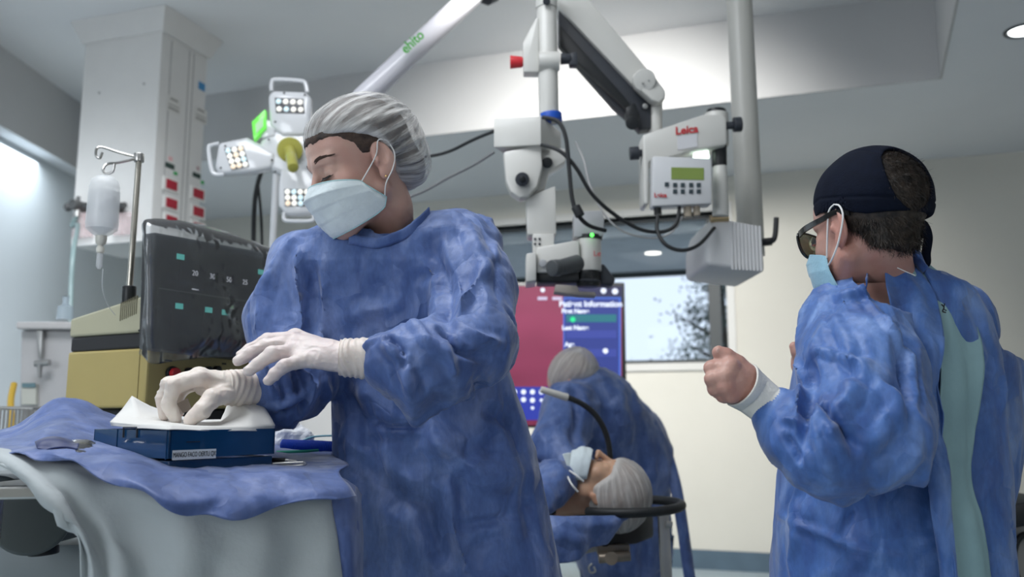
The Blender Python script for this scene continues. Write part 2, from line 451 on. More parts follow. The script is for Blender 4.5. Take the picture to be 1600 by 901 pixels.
# back wall with the window opening
WD = Vector((1, -0.334, 0)).normalized(); WN = Vector((-WD.y, WD.x, 0))      # WN points outdoors
WO = Vector((0, wy(0), 0))
def wpt(px, py, off=0.0):
    """(s, z) on the back wall seen at a pixel"""
    r = P(px, py, 1) - Vector((0, 0, CAMZ)); o = Vector((0, 0, CAMZ)); q = WO + WN * off
    t = (q - o).dot(WN) / r.dot(WN); p = o + r * t
    return (p - WO).dot(WD), p.z
s0 = -0.75; s1 = wpt(1137, 500)[0]; zs = wpt(1050, 567)[1]; zt = wpt(1000, 338)[1]
smin_, smax_ = (Vector((XL, wy(XL), 0)) - WO).dot(WD) - .15, (Vector((XR, wy(XR), 0)) - WO).dot(WD) + .15
mb = MB(); fr = (WO, WD, (0, 0, 1))
for a, b, c, d in [(smin_, s0, 0, UPZ), (s1, smax_, 0, UPZ), (s0, s1, 0, zs), (s0, s1, zt, UPZ)]:
    mb.prism([(a, c), (b, c), (b, d), (a, d)], -.18, 0, fr)   # N = WD x Z points into the room
structure(mb.build('wall_back', M_wall, auto=0))
mb = MB(); mb.prism([(smin_, 0), (smax_, 0), (smax_, .13), (smin_, .13)], 0, .012, fr); structure(mb.build('baseboard_back', M_base, auto=0))
mb = MB(); mb.box((XL + .006, (YB + wy(XL)) / 2, .065), (.012, wy(XL) - YB, .13)); structure(mb.build('baseboard_left', M_base, auto=0))
# thin vertical panel joint right of the window
# window: white casing, dark sash, mullion, panes
win = empty('window_1', WO + WD * ((s0 + s1) / 2) + Vector((0, 0, zs))); structure(win)
mb = MB(); w = .055
M_case = mat('white_casing', (0.62, 0.62, 0.60), .5)
for a, b, c, d in [(s0 - w, s1 + w, zs - w, zs), (s0 - w, s1 + w, zt, zt + w), (s0 - w, s0, zs, zt), (s1, s1 + w, zs, zt)]:
    mb.prism([(a, c), (b, c), (b, d), (a, d)], -.17, .02, fr)
mb.build('casing', M_case, win, auto=0)
mb = MB(); M_sash = mat('dark_aluminium_sash', (0.05, 0.06, 0.065), .5)
mu = wpt(1117, 500, .1)[0]
for a, b, c, d in [(s0, s1, zs, zs + .03), (s0, s1, zt - .03, zt), (s0, s0 + .04, zs, zt), (mu - .04, mu + .045, zs, zt), (s1 - .01, s1, zs, zt), (.2, .24, zs, zt)]:
    mb.prism([(a, c), (b, c), (b, d), (a, d)], -.13, -.09, fr)
mb.build('sash', M_sash, win, auto=0)
M_glass = mat('window_glass', (0.9, .95, .96), .02, trans=1.0, ior=1.1, spec=.5)
mb = MB(); mb.prism([(s0, zs), (s1, zs), (s1, zt), (s0, zt)], -.112, -.106, fr); mb.build('pane', M_glass, win, auto=0)
# outdoor eave over the window: grey soffit, dark fascia, one small soffit lamp
M_soff = mat('outdoor_soffit', (0.66, 0.70, 0.76), .8, var=.08); M_fasc = mat('dark_fascia', (0.05, 0.06, 0.06), .7)
ez = 2.42
mb = MB(); o2 = WO + WN * .2
a = o2 + WD * -2.6; b = o2 + WD * 3.2; c = b + WN * 1.7; d = a + WN * 1.7
mb.prism([(a.x, a.y), (b.x, b.y), (c.x, c.y), (d.x, d.y)], 0, .1, ((0, 0, ez), (1, 0, 0), (0, 1, 0)))
eave = tag(mb.build('window_eave', M_soff, auto=0), 'grey overhanging eave seen through the upper part of the window', 'eave', kind='structure')
mb = MB(); mb.prism([(0, -.05), (5.8, -.05), (5.8, .14), (0, .14)], -.05, 0, (d + Vector((0, 0, ez)), WD, (0, 0, 1)))
mb.build('fascia', M_fasc, eave, auto=0)
lp = o2 + WD * .95 + WN * .75
mb = MB(); mb.cyl(lp + Vector((0, 0, ez - .004)), lp + Vector((0, 0, ez + .01)), .07)
mb.build('soffit_lamp', mat('warm_lamp', (1, .95, .88), .4, emit=(1, .93, .85), estr=1.6), eave)
M_foli = mat('dark_foliage', (0.03, 0.05, 0.045), .8, col2=(.08, .12, .1), vscale=3)
ground = structure(MB().box(WO + WN * 9 + Vector((0, 0, -.6)), (40, 17.0, .2), Matrix.Rotation(math.atan2(WD.y, WD.x), 3, 'Z')).build('ground', mat('outdoor_ground', (.30, .32, .30), .9, var=.3), auto=0))
def tree(px, base_y, D, h, spread, n, seed, label, lean=0, leaf=.032):
    rnd = random.Random(seed); b = P(px, 600, D); b.z = -.5
    root = empty('tree', b, label, 'tree', 'trees outside the window')
    mb = MB(); top = b + Vector((lean, 0, h))
    mb.tube([b, b.lerp(top, .5) + Vector((.1, 0, 0)), top], lambda t: .13 * (1 - .8 * t), seg=8)
    V = []; Fc = []
    for i in range(n):
        t = rnd.random() ** .7; ang = rnd.random() * 6.283; rr_ = spread * (1 - .55 * t) * (.4 + .7 * rnd.random())
        a0 = b.lerp(top, .25 + .72 * t); e = a0 + Vector((math.cos(ang) * rr_, math.sin(ang) * rr_, rr_ * (.25 + .4 * rnd.random())))
        if i % 3 == 0: mb.tube([a0, e], lambda t: .03 * (1 - .8 * t), seg=5, sub=2)
        for j in range(130):
            c = a0.lerp(e, .3 + .75 * rnd.random()) + Vector((rnd.gauss(0, .13), rnd.gauss(0, .13), rnd.gauss(0, .11)))
            u = Vector((rnd.gauss(0, 1), rnd.gauss(0, 1), rnd.gauss(0, 1))).normalized() * leaf; v = u.orthogonal().normalized() * leaf * .5
            k = len(V); V += [c - u, c + v, c + u, c - v]; Fc.append((k, k + 1, k + 2, k + 3))
    mb.build('trunk', mat('bark', (.06, .05, .04), .9, var=.3), root)
    from_data('leaves', V, Fc, M_foli, root, False)
tree(1112, 0, 10.5, 4.0, .62, 30, 3, 'tall dark tree outside nearest the window mullion', .1)
tree(1066, 0, 14.5, 1.75, .95, 30, 5, 'low bushy tree outside under the open sky of the window')
tree(982, 0, 18.0, 2.5, .5, 14, 8, 'small dark tree outside just right of the screen edge')
# recessed downlight near the right corner of the ceiling
q = P(1600, 47, 1) - Vector((0, 0, CAMZ)); tt = (CEZ - CAMZ) / q.z; dl = Vector((0, 0, CAMZ)) + q * tt
dlo = empty('ceiling_light', dl, 'small round recessed downlight in the low ceiling above the surgeon in the dark cap', 'ceiling light')
mb = MB(); mb.tube([dl + Vector((.075 * math.cos(a), .075 * math.sin(a), 0)) for a in np.linspace(0, 6.283, 25)[:-1]], .009, closed=True, sub=1, seg=8); mb.build('rim', M_charc, dlo)
mb = MB(); mb.cyl(dl + Vector((0, 0, -.004)), dl + Vector((0, 0, .03)), .062); mb.build('diffuser', mat('lamp_diffuser', (1, 1, 1), .4, emit=(.95, 1, 1), estr=3), dlo)
# ================================================================== PEOPLE: shared builders
def skin_mat(name, col, red):
    if name in MATS: return MATS[name]
    m = mat(name, col, .42, sss=.12, col2=red, vscale=14, spec=.4, bump=.12, bscale=260)
    return m
def gown_mat(name, c1, c2, c3, scale=1.0):
    """non-woven gown: mottled pressed fibre, slightly shiny film"""
    if name in MATS: return MATS[name]
    m = bpy.data.materials.new(name); m.use_nodes = True; n = m.node_tree.nodes; l = m.node_tree.links
    b = n['Principled BSDF']; tc = n.new('ShaderNodeTexCoord')
    mp = n.new('ShaderNodeMapping'); mp.inputs['Scale'].default_value = (1, 1, .45); l.new(tc.outputs['Object'], mp.inputs[0])
    n1 = n.new('ShaderNodeTexNoise'); n1.inputs['Scale'].default_value = 16 * scale; n1.inputs['Detail'].default_value = 6; n1.inputs['Distortion'].default_value = .8
    n2 = n.new('ShaderNodeTexNoise'); n2.inputs['Scale'].default_value = 150 * scale; n2.inputs['Detail'].default_value = 5
    l.new(mp.outputs[0], n1.inputs['Vector']); l.new(mp.outputs[0], n2.inputs['Vector'])
    r1 = n.new('ShaderNodeValToRGB'); r1.color_ramp.elements[0].position = .36; r1.color_ramp.elements[0].color = (*c2, 1)
    r1.color_ramp.elements[1].position = .72; r1.color_ramp.elements[1].color = (*c3, 1)
    e = r1.color_ramp.elements.new(.52); e.color = (*c1, 1); l.new(n1.outputs['Fac'], r1.inputs[0])
    mx = n.new('ShaderNodeMix'); mx.data_type = 'RGBA'; mx.blend_type = 'OVERLAY'; mx.inputs['Factor'].default_value = .35
    l.new(r1.outputs[0], mx.inputs['A']); l.new(n2.outputs['Color'], mx.inputs['B'])
    sp = n.new('ShaderNodeRGBToBW'); l.new(n2.outputs['Color'], sp.inputs[0]); 
    cb = n.new('ShaderNodeCombineColor'); [l.new(sp.outputs[0], cb.inputs[i]) for i in range(3)]; l.new(cb.outputs[0], mx.inputs['B'])
    l.new(mx.outputs['Result'], b.inputs['Base Color'])
    b.inputs['Roughness'].default_value = .5; b.inputs['Specular IOR Level'].default_value = .45; b.inputs['Sheen Weight'].default_value = .25
    # crumple
    v = n.new('ShaderNodeTexNoise'); v.inputs['Scale'].default_value = 26 * scale; v.inputs['Detail'].default_value = 3; v.noise_type = 'RIDGED_MULTIFRACTAL'
    l.new(tc.outputs['Object'], v.inputs['Vector'])
    add = n.new('ShaderNodeMath'); add.operation = 'MULTIPLY_ADD'; add.inputs[1].default_value = .16; l.new(n2.outputs['Fac'], add.inputs[0]); l.new(v.outputs['Fac'], add.inputs[2])
    bp = n.new('ShaderNodeBump'); bp.inputs['Strength'].default_value = .30; bp.inputs['Distance'].default_value = .003
    l.new(add.outputs[0], bp.inputs['Height'])
    # flat pressed facets of the crumpled film
    nw = n.new('ShaderNodeTexNoise'); nw.inputs['Scale'].default_value = 9; l.new(tc.outputs['Object'], nw.inputs['Vector'])
    wa = n.new('ShaderNodeVectorMath'); wa.operation = 'MULTIPLY_ADD'; wa.inputs[1].default_value = (.10, .10, .10); l.new(nw.outputs['Color'], wa.inputs[0]); l.new(tc.outputs['Object'], wa.inputs[2])
    last = bp
    for sc_, st_ in ((12, .62), (32, .28)):
        vo = n.new('ShaderNodeTexVoronoi'); vo.inputs['Scale'].default_value = sc_; l.new(wa.outputs[0], vo.inputs['Vector'])
        sb = n.new('ShaderNodeVectorMath'); sb.operation = 'SUBTRACT'; l.new(wa.outputs[0], sb.inputs[0]); l.new(vo.outputs['Position'], sb.inputs[1])
        cs = n.new('ShaderNodeVectorMath'); cs.operation = 'SUBTRACT'; cs.inputs[1].default_value = (.5, .5, .5); l.new(vo.outputs['Color'], cs.inputs[0])
        dt = n.new('ShaderNodeVectorMath'); dt.operation = 'DOT_PRODUCT'; l.new(sb.outputs[0], dt.inputs[0]); l.new(cs.outputs[0], dt.inputs[1])
        b2 = n.new('ShaderNodeBump'); b2.inputs['Strength'].default_value = st_; b2.inputs['Distance'].default_value = .55
        l.new(dt.outputs['Value'], b2.inputs['Height']); l.new(last.outputs[0], b2.inputs['Normal']); last = b2
    l.new(last.outputs[0], b.inputs['Normal'])
    MATS[name] = m; return m
M_gown = gown_mat('blue_gown_fabric', (.085, .15, .37), (.055, .105, .29), (.19, .26, .50))
M_gown2 = gown_mat('deep_blue_gown_fabric', (.06, .15, .42), (.035, .095, .31), (.17, .29, .60))
M_skinF = skin_mat('skin_fair', (.62, .41, .335), (.56, .32, .26))
M_skinM = skin_mat('skin_rosy', (.55, .33, .27), (.50, .25, .20))
M_skinP = skin_mat('skin_warm', (.58, .36, .24), (.52, .27, .17))
M_glove = mat('latex_glove', (.74, .66, .62), .45, sss=.1, col2=(.68, .58, .56), vscale=18, bump=.35, bscale=90)
M_glove2 = mat('latex_glove_cream', (.76, .69, .62), .45, sss=.1, col2=(.70, .61, .55), vscale=18, bump=.35, bscale=90)
M_cuff = mat('ribbed_cuff', (.74, .73, .68), .85, var=.06, bump=.3, bscale=160)
M_mask = mat('mask_fabric', (.70, .78, .80), .8, var=.07, vscale=50, bump=.2, bscale=200, sheen=.3)
M_maskb = mat('mask_fabric_blue', (.30, .52, .64), .75, var=.12, vscale=40, bump=.2, bscale=200, sheen=.3)
M_maskedge = mat('mask_edge', (.42, .68, .70), .8, var=.2, vscale=100)
M_loop = mat('ear_loop', (.80, .79, .77), .8)
M_hair = mat('dark_brown_hair', (.075, .045, .032), .5, col2=(.022, .013, .010), vscale=70, bump=.3, bscale=180)
M_hairm = mat('brown_black_hair', (.055, .040, .030), .5, col2=(.010, .008, .007), vscale=70, bump=.4, bscale=200)
M_brow = mat('eyebrow_hair', (.07, .04, .03), .7)
M_cloth_dk = mat('scrub_trousers', (.05, .09, .2), .8, var=.2)
M_shoe = mat('white_clog', (.55, .55, .53), .5)

def cap_mat(name, base, dark, lo, hi, holes=.62):
    """thin pleated non-woven: fibres let what is beneath show through between the pleats"""
    m = bpy.data.materials.new(name); m.use_nodes = True; n = m.node_tree.nodes; l = m.node_tree.links
    b = n['Principled BSDF']; b.inputs['Base Color'].default_value = (*base, 1); b.inputs['Roughness'].default_value = .8
    b.inputs['Sheen Weight'].default_value = .3
    at = n.new('ShaderNodeAttribute'); at.attribute_name = 'pleat'; at.attribute_type = 'GEOMETRY'
    n1 = n.new('ShaderNodeTexNoise'); n1.inputs['Scale'].default_value = 1; n1.inputs['Detail'].default_value = 6; n1.inputs['Roughness'].default_value = .65
    l.new(at.outputs['Vector'], n1.inputs['Vector'])
    mr = n.new('ShaderNodeMapRange'); mr.inputs[1].default_value = .45; mr.inputs[2].default_value = .66; mr.inputs[3].default_value = lo; mr.inputs[4].default_value = hi
    l.new(n1.outputs['Fac'], mr.inputs[0])
    ae = n.new('ShaderNodeAttribute'); ae.attribute_name = 'rim'; ad = n.new('ShaderNodeMath'); ad.use_clamp = True
    l.new(mr.outputs[0], ad.inputs[0]); l.new(ae.outputs['Fac'], ad.inputs[1]); l.new(ad.outputs[0], b.inputs['Alpha'])
    bp = n.new('ShaderNodeBump'); bp.inputs['Strength'].default_value = .6; bp.inputs['Distance'].default_value = .003
    l.new(n1.outputs['Fac'], bp.inputs['Height']); l.new(bp.outputs[0], b.inputs['Normal'])
    MATS[name] = m; return m
M_bouf = cap_mat('bouffant_fabric', (.60, .59, .57), None, .25, .92)
M_bouf2 = cap_mat('bouffant_fabric_dense', (.55, .52, .49), None, .62, 1.0)

def head_frame(fwd, up):
    """columns: local x = the person's left, y = face direction, z = crown"""
    y = Vector(fwd).normalized(); z = (Vector(up) - y * Vector(up).dot(y)).normalized(); x = y.cross(z) * -1
    # person's left = up x forward
    x = z.cross(y)
    return Matrix((x, y, z)).transposed()
def to_local(X, O, Rm, s): return ((X - A3(O)) @ np.array(Rm, dtype=np.float32)) / np.float32(s)
def head_sdf(L, fem=True, lids=1.0):
    """head in local metres, eyes at z=0"""
    jw = .050 if fem else .056
    d = ell(L, (0, -.014, .038), (.0735, .093, .082))
    d = smin(d, ell(L, (0, .038, .036), (.060, .050, .055)), .02)
    d = smin(d, ell(L, (0, .032, -.035), (.057, .052, .066)), .025)
    for s in (-1, 1):
        d = smin(d, cap_(L, (s * jw, .0, -.055), (s * .016, .066, -.098), .016, .015), .03)
        d = smin(d, ell(L, (s * .036, .058, -.028), (.024, .022, .024)), .018)
        d = smin(d, cap_(L, (s * .012, .083, .021), (s * .042, .070, .020), .009, .007), .012)
    d = smin(d, ell(L, (0, .074, -.100), (.018, .015, .016)), .018)
    # sockets
    for s in (-1, 1):
        d = smax(d, -ell(L, (s * .031, .097, -.001), (.019, .017, .0135)), .010)
        d = smin(d, ell(L, (s * .031, .0685, -.002), (.0155, .0150, .0130)), .004)   # eyeball under the lid
        d = smin(d, cap_(L, (s * .018, .083, -.0095), (s * .043, .076, -.0085), .0022, .0018), .004)
        d = smax(d, -cap_(L, (s * .017, .0885, .0105), (s * .044, .080, .0085), .0018, .0015), .004)
    # nose
    d = smin(d, cap_(L, (0, .082, .012), (0, .104, -.030), .0065, .0085), .010)
    d = smin(d, ell(L, (0, .107, -.034), (.0095, .009, .0085)), .006)
    for s in (-1, 1): d = smin(d, ell(L, (s * .012, .096, -.037), (.007, .009, .0065)), .005)
    # lips
    d = smin(d, cap_(L, (-.018, .084, -.062), (.018, .084, -.062), .006, .006), .006)
    d = smin(d, cap_(L, (-.014, .085, -.073), (.014, .085, -.073), .007, .007), .006)
    # ears
    for s in (-1, 1):
        c = (s * .0765, -.010, -.006)
        e = ell(L, c, (.0075, .0185, .031), np.array(Matrix.Rotation(R(-12), 3, 'X') @ Matrix.Rotation(R(s * 18), 3, 'Z')))
        e = smin(e, ell(L, (s * .074, -.004, -.033), (.006, .009, .010)), .008)
        e = smax(e, -ell(L, (s * .0845, -.006, .001), (.006, .0105, .020)), .003)
        e = smin(e, ell(L, (s * .0765, .004, -.008), (.006, .004, .007)), .005)
        d = smin(d, e, .006)
    return d
def hair_brow(parent, O, Rm, s, side, name='eyebrow', m=None, thick=.0008, drop=0):
    """brow: many short hairs following an arch"""
    mb = MB(); rnd = random.Random(5)
    for i in range(170):
        t = rnd.random(); x = .014 + .036 * t; z = .0205 + .0062 * math.sin(min(1, t * 1.15) * 2.3) - .001 * t + drop; w = .0036 * (1 - .7 * t)
        y = .0905 - .020 * t * t - .0015
        p = Vector((side * x, y + .0018, z + rnd.uniform(-w, w)))
        q = p + Vector((side * (.006 + .003 * t), -.0018 - .004 * t, .0035 * (1 - 1.5 * t) + rnd.uniform(-.0006, .0006)))
        a = Vector(O) + Rm @ (p * s); b = Vector(O) + Rm @ (q * s)
        mb.cyl(a, b, thick, thick * .3, seg=4)
    return mb.build(name, m or M_brow, parent)
def mask_mesh(parent, O, Rm, s, m, rows, name='face_mask', pleat=.0022, nu=48, nv=36, edge=True, dent=0.0):
    """rows: (v, z_c, y_c, xs, y_s, z_s): centre and side points of the row, from the top edge down"""
    rows = np.array(rows); V = []; 
    for j in range(nv + 1):
        v = j / nv; g = [np.interp(v, rows[:, 0], rows[:, k]) for k in range(1, 6)]
        zc, yc, xs, ys, zs_ = g
        pl = pleat * ((v * 4) % 1.0) * (1 if .08 < v < .95 else 0)
        for i in range(nu + 1):
            u = -1 + 2 * i / nu; a = abs(u); th = a * math.pi / 2
            x = math.copysign(xs * math.sin(th) ** .92, u); k = math.cos(th) ** (.85)
            y = ys + (yc - ys) * k; z = zs_ + (zc - zs_) * k ** (.8 - .4 * v)
            wgt = (1 - a ** 4); y += pl * wgt + .0012 * math.sin(9 * u + 14 * v) * wgt
            V.append(Vector(O) + Rm @ (Vector((x, y, z)) * s))
    Fc = [(j * (nu + 1) + i, j * (nu + 1) + i + 1, (j + 1) * (nu + 1) + i + 1, (j + 1) * (nu + 1) + i) for j in range(nv) for i in range(nu)]
    o = from_data(name, V, Fc, m, parent); md = o.modifiers.new('s', 'SOLIDIFY'); md.thickness = .0014; md.offset = 0
    return o, V
def finger_chain(X, pts, rs, k=.002):
    return chain(X, pts, rs, k)
def limb_pts(data): return [P(*d[:3]) for d in data], [d[3] for d in data]
def loftpx(rows):
    """rows (py, pxL, pxR, Yc, ry) -> loft arrays sorted by height"""
    out = []
    for py, a, b, Y, r in rows:
        A_ = P(a, py, Y); B_ = P(b, py, Y); out.append(((A_.z + B_.z) / 2, (A_.x + B_.x) / 2, Y, (B_.x - A_.x) / 2, r))
    out.sort(); return [np.array(v, dtype=np.float32) for v in zip(*out)]
def bounds(*ptlists, pad=.1):
    a = np.array([list(p) for l in ptlists for p in l]); return a.min(0) - pad, a.max(0) + pad
def bouffant(parent, O, Rm, s, c, r, axis, rim, m, name='bouffant_cap', h=.0035, amp=.0035, puff=None, tilt=0, seed=2, nf=9):
    """elasticated cap: pleated shell cut by the rim plane; axis = local point the pleats run to"""
    O = Vector(O); Rn = np.array(Rm, dtype=np.float32)
    ry_ = [a for a, b in rim]; rz_ = [b for a, b in rim]
    rimz = lambda L: L[:, 2] - np.interp(L[:, 1], ry_, rz_)
    def f(X):
        L = to_local(X, O, Rm, s); d = ell(L, c, r)
        if puff:
            for pc, pr in puff: d = smin(d, ell(L, pc, pr), .03)
        d = smax(d, -rimz(L).astype(np.float32) * .8, .012)
        return d * s
    b0 = O - Vector((.2, .2, .2)); b1 = O + Vector((.2, .2, .2))
    V, Q = sdf_mesh(f, b0, b1, h)
    L = ((V - np.array(O)) @ np.array(Rm)) / s
    q = L - np.array(c); ax = np.array(Vector(axis).normalized())
    uu = np.array(Vector(axis).normalized().orthogonal().normalized()); ww = np.cross(ax, uu)
    ang = np.arctan2(q @ ww, q @ uu); pol = np.arccos(np.clip((q @ ax) / np.linalg.norm(q, axis=1), -1, 1))
    pc = np.stack([np.cos(ang) * nf, np.sin(ang) * nf, pol * 1.6], 1)
    nz = vnoise(pc, 1.0, seed) ; nz2 = vnoise(pc * np.array([2.3, 2.3, 1.2]), 1.0, seed + 5)
    N = normals(V, Q); rise = np.clip(rimz(L) / .03, 0, 1)
    disp = (1 - np.abs(nz)) * amp + (1 - np.abs(nz2)) * amp * .6
    V = V + N * (disp * (.35 + .65 * rise) - amp * .8)[:, None] * s
    # open the underside: drop faces lying in the rim plane (inner side)
    cen = L[Q].mean(1); inr = rimz(cen) < .004
    rad = np.linalg.norm((cen - np.array(c)) / np.array(r), axis=1) < .80
    Q2 = Q[~(inr & rad)]
    o = mesh_obj(name, V, Q2, m, parent)
    at = o.data.attributes.new('pleat', 'FLOAT_VECTOR', 'POINT')
    pv = np.stack([np.cos(ang) * 8, np.sin(ang) * 8, pol * .9], 1).astype(np.float32); at.data.foreach_set('vector', pv.ravel())
    ra = o.data.attributes.new('rim', 'FLOAT', 'POINT'); ra.data.foreach_set('value', (np.clip(1 - rimz(L) / .022, 0, 1) * .6).astype(np.float32))
    return o
# ================================================================== NURSE WITH THE BOUFFANT CAP
SN = 1.07
HF = head_frame((-.865, -.50, -.40), (-.34, -.20, 1.0))
eyeL = P(512, 269, 1.555)
HO = eyeL - HF @ (Vector((.031, .078, 0)) * SN)
nurse = empty('person', (P(640, 800, 1.76).x, 1.78, 0), 'woman in blue surgical gown, white bouffant cap and gloves reaching into the blue box', 'person')
def hl(x, y, z): return HO + HF @ (Vector((x, y, z)) * SN)
neck_base = P(612, 392, 1.70)
# limbs
rarm = limb_pts([(470, 425, 1.72, .050), (447, 500, 1.70, .045), (455, 590, 1.66, .042), (405, 605, 1.53, .027), (372, 605, 1.485, .024)])
larm = limb_pts([(738, 400, 1.68, .055), (762, 470, 1.62, .048), (745, 550, 1.53, .044), (650, 562, 1.47, .036), (548, 560, 1.45, .026)])
RH = .085
rhand = dict(
 palm=[(P(356, 605, 1.468), .0245), (P(340, 603, 1.458), .026), (P(322, 600, 1.445), .023)],
 knuck=[(312, 590, 1.42, .0125), (312, 588, 1.445, .0125), (320, 591, 1.47, .012), (328, 597, 1.49, .011)],
 fingers=[[(312, 590, 1.42, .0118), (272, 602, 1.40, .0105), (263, 630, 1.40, .0095), (274, 654, 1.405, .0082)],
          [(308, 588, 1.445, .0118), (264, 600, 1.435, .0102), (254, 622, 1.435, .0092), (257, 648, 1.435, .008)],
          [(318, 590, 1.47, .0112), (270, 600, 1.465, .0098), (256, 616, 1.465, .0088), (260, 645, 1.465, .0076)],
          [(326, 596, 1.49, .010), (288, 606, 1.495, .0088), (276, 626, 1.495, .008), (279, 645, 1.495, .007)],
          [(352, 616, 1.45, .015), (331, 622, 1.405, .0135), (316, 640, 1.39, .0125), (298, 656, 1.385, .0095)]])
lhand = dict(
 palm=[(P(548, 560, 1.45), .026), (P(520, 556, 1.455), .027), (P(490, 550, 1.46), .026)],
 knuck=[(462, 526, 1.505, .012), (457, 532, 1.48, .0125), (460, 545, 1.455, .0125), (472, 562, 1.435, .012)],
 fingers=[[(462, 527, 1.505, .0112), (418, 531, 1.535, .0098), (392, 545, 1.53, .009), (377, 555, 1.52, .0078)],
          [(457, 533, 1.48, .0115), (414, 540, 1.475, .0102), (388, 553, 1.462, .0094), (373, 563, 1.452, .008)],
          [(460, 547, 1.455, .0112), (425, 553, 1.435, .010), (402, 569, 1.43, .009), (389, 579, 1.425, .0078)],
          [(472, 563, 1.435, .0105), (445, 571, 1.415, .009), (430, 584, 1.415, .0082), (420, 594, 1.415, .0072)],
          [(515, 548, 1.49, .015), (475, 558, 1.535, .013), (450, 572, 1.55, .0115), (428, 581, 1.55, .0095)]])
def hand_sdf(X, hd, grow=0.0):
    d = chain(X, [p for p, r in hd['palm']], [r * .82 + grow for p, r in hd['palm']], .01)
    kn = [(P(*k[:3]), k[3] + grow) for k in hd['knuck']]; w = hd['palm'][0][0]
    for p, r in kn:                                   # metacarpals fan from the wrist to the knuckles
        a = w.lerp(p, .25); d = smin(d, cap_(X, a, p, .016 + grow, r), .009)
    for i in range(3): d = smin(d, cap_(X, kn[i][0], kn[i + 1][0], kn[i][1] * .95, kn[i + 1][1] * .95), .006)
    for i, fg in enumerate(hd['fingers']):
        pts, rs = limb_pts(fg); e = chain(X, pts, [r + grow for r in rs], .004)
        if i < 4:                                     # knuckle bulges
            e = smin(e, ell(X, pts[1], (rs[1] * 1.08 + grow,) * 3), .004)
        d = smin(d, e, .0045 if i < 4 else .010)
    return d
def hbounds(hd, pad=.04):
    a = [p for p, r in hd['palm']] + [P(*k[:3]) for fg in hd['fingers'] for k in fg]; return bounds(a, pad=pad)
def body_sdf(X):
    d = head_sdf(to_local(X, HO, HF, SN)) * SN
    d = smin(d, chain(X, [hl(0, -.022, -.030), hl(0, -.020, -.085), neck_base + Vector((0, .01, 0)), neck_base + Vector((0, .02, -.12))], [.050, .046, .052, .085], .02), .018)
    return d
# skin: head and neck continue into shoulders, arms and legs under the clothes
def body_full(X):
    d = body_sdf(X)
    zs, cx, cy, rx, rr_ = loftpx([(430, 500, 735, 1.71, .085), (520, 525, 745, 1.74, .10), (640, 550, 770, 1.78, .105), (760, 560, 800, 1.82, .12), (900, 575, 830, 1.85, .13)])
    d = smin(d, loft(X, zs, cx, cy, rx, rr_), .05)
    for pts, rs in (rarm, larm): d = smin(d, chain(X, pts, rs, .02), .03)
    d = smin(d, cap_(X, P(480, 425, 1.71), P(735, 405, 1.69), .055, .055), .04)
    for s in (-1, 1):
        hx = P(700, 900, 1.84); a = Vector((hx.x + s * .09, 1.86, .80)); d = smin(d, chain(X, [a, Vector((a.x, 1.85, .46)), Vector((a.x, 1.88, .09))], [.085, .055, .04], .02), .03)
    return d
lo, hi = bounds([hl(0, 0, .2), P(430, 600, 1.5), P(800, 600, 1.9), Vector((-.1, 1.9, 0.0))], pad=.12)
V1, Q1 = sdf_mesh(body_full, lo, hi, .010)
V2, Q2 = sdf_mesh(body_sdf, *bounds([hl(-.1, -.12, -.14), hl(.1, .12, .14), hl(0, .0, -.2)], pad=.06), .0022)
# keep the coarse body below the collar only and the fine head and neck above it
zc = P(600, 420, 1.7).z
body_o = None
def join_vq(parts_):
    V, Q, k = [], [], 0
    for v, q in parts_: V.append(v); Q.append(q + k); k += len(v)
    return np.concatenate(V), np.concatenate(Q)
def cut(V, Q, fn):
    keep = fn(V)[Q].all(1); Q = Q[keep]; u, inv = np.unique(Q, return_inverse=True); return V[u], inv.reshape(Q.shape)
Va, Qa = cut(V1, Q1, lambda V: V[:, 2] < zc + .004); Vb, Qb = cut(V2, Q2, lambda V: V[:, 2] > zc - .012)
Vn, Qn = join_vq([(Va, Qa), (Vb, Qb)])
body_o = mesh_obj('body', Vn, Qn, M_skinF, nurse)
# gloves
def glove(name, hd, cuffpts, m, par, h=.0021, wr=.004):
    f = lambda X: smin(hand_sdf(X, hd, .0012), chain(X, [c[0] for c in cuffpts], [c[1] for c in cuffpts], .01), .008)
    a = [p for p, r in hd['palm']] + [P(*k[:3]) for fg in hd['fingers'] for k in fg] + [c[0] for c in cuffpts]
    V, Q = sdf_mesh(f, *bounds(a, pad=.045), h)
    N = normals(V, Q)
    n1 = 1 - np.abs(vnoise(V * np.array([1.0, .6, 1.9]), 55, 3)); n2 = vnoise(V, 140, 8)
    V = V + N * (.0013 * n1 ** 3 + .00025 * n2)[:, None]
    return mesh_obj(name, V, Q, m, par)
gl = glove('glove', lhand, [(P(545, 560, 1.45), .0265), (P(556, 559, 1.452), .0275)], M_glove, nurse)
gr = glove('glove', rhand, [(P(354, 605, 1.467), .0245), (P(362, 606, 1.473), .0255)], M_glove2, nurse)
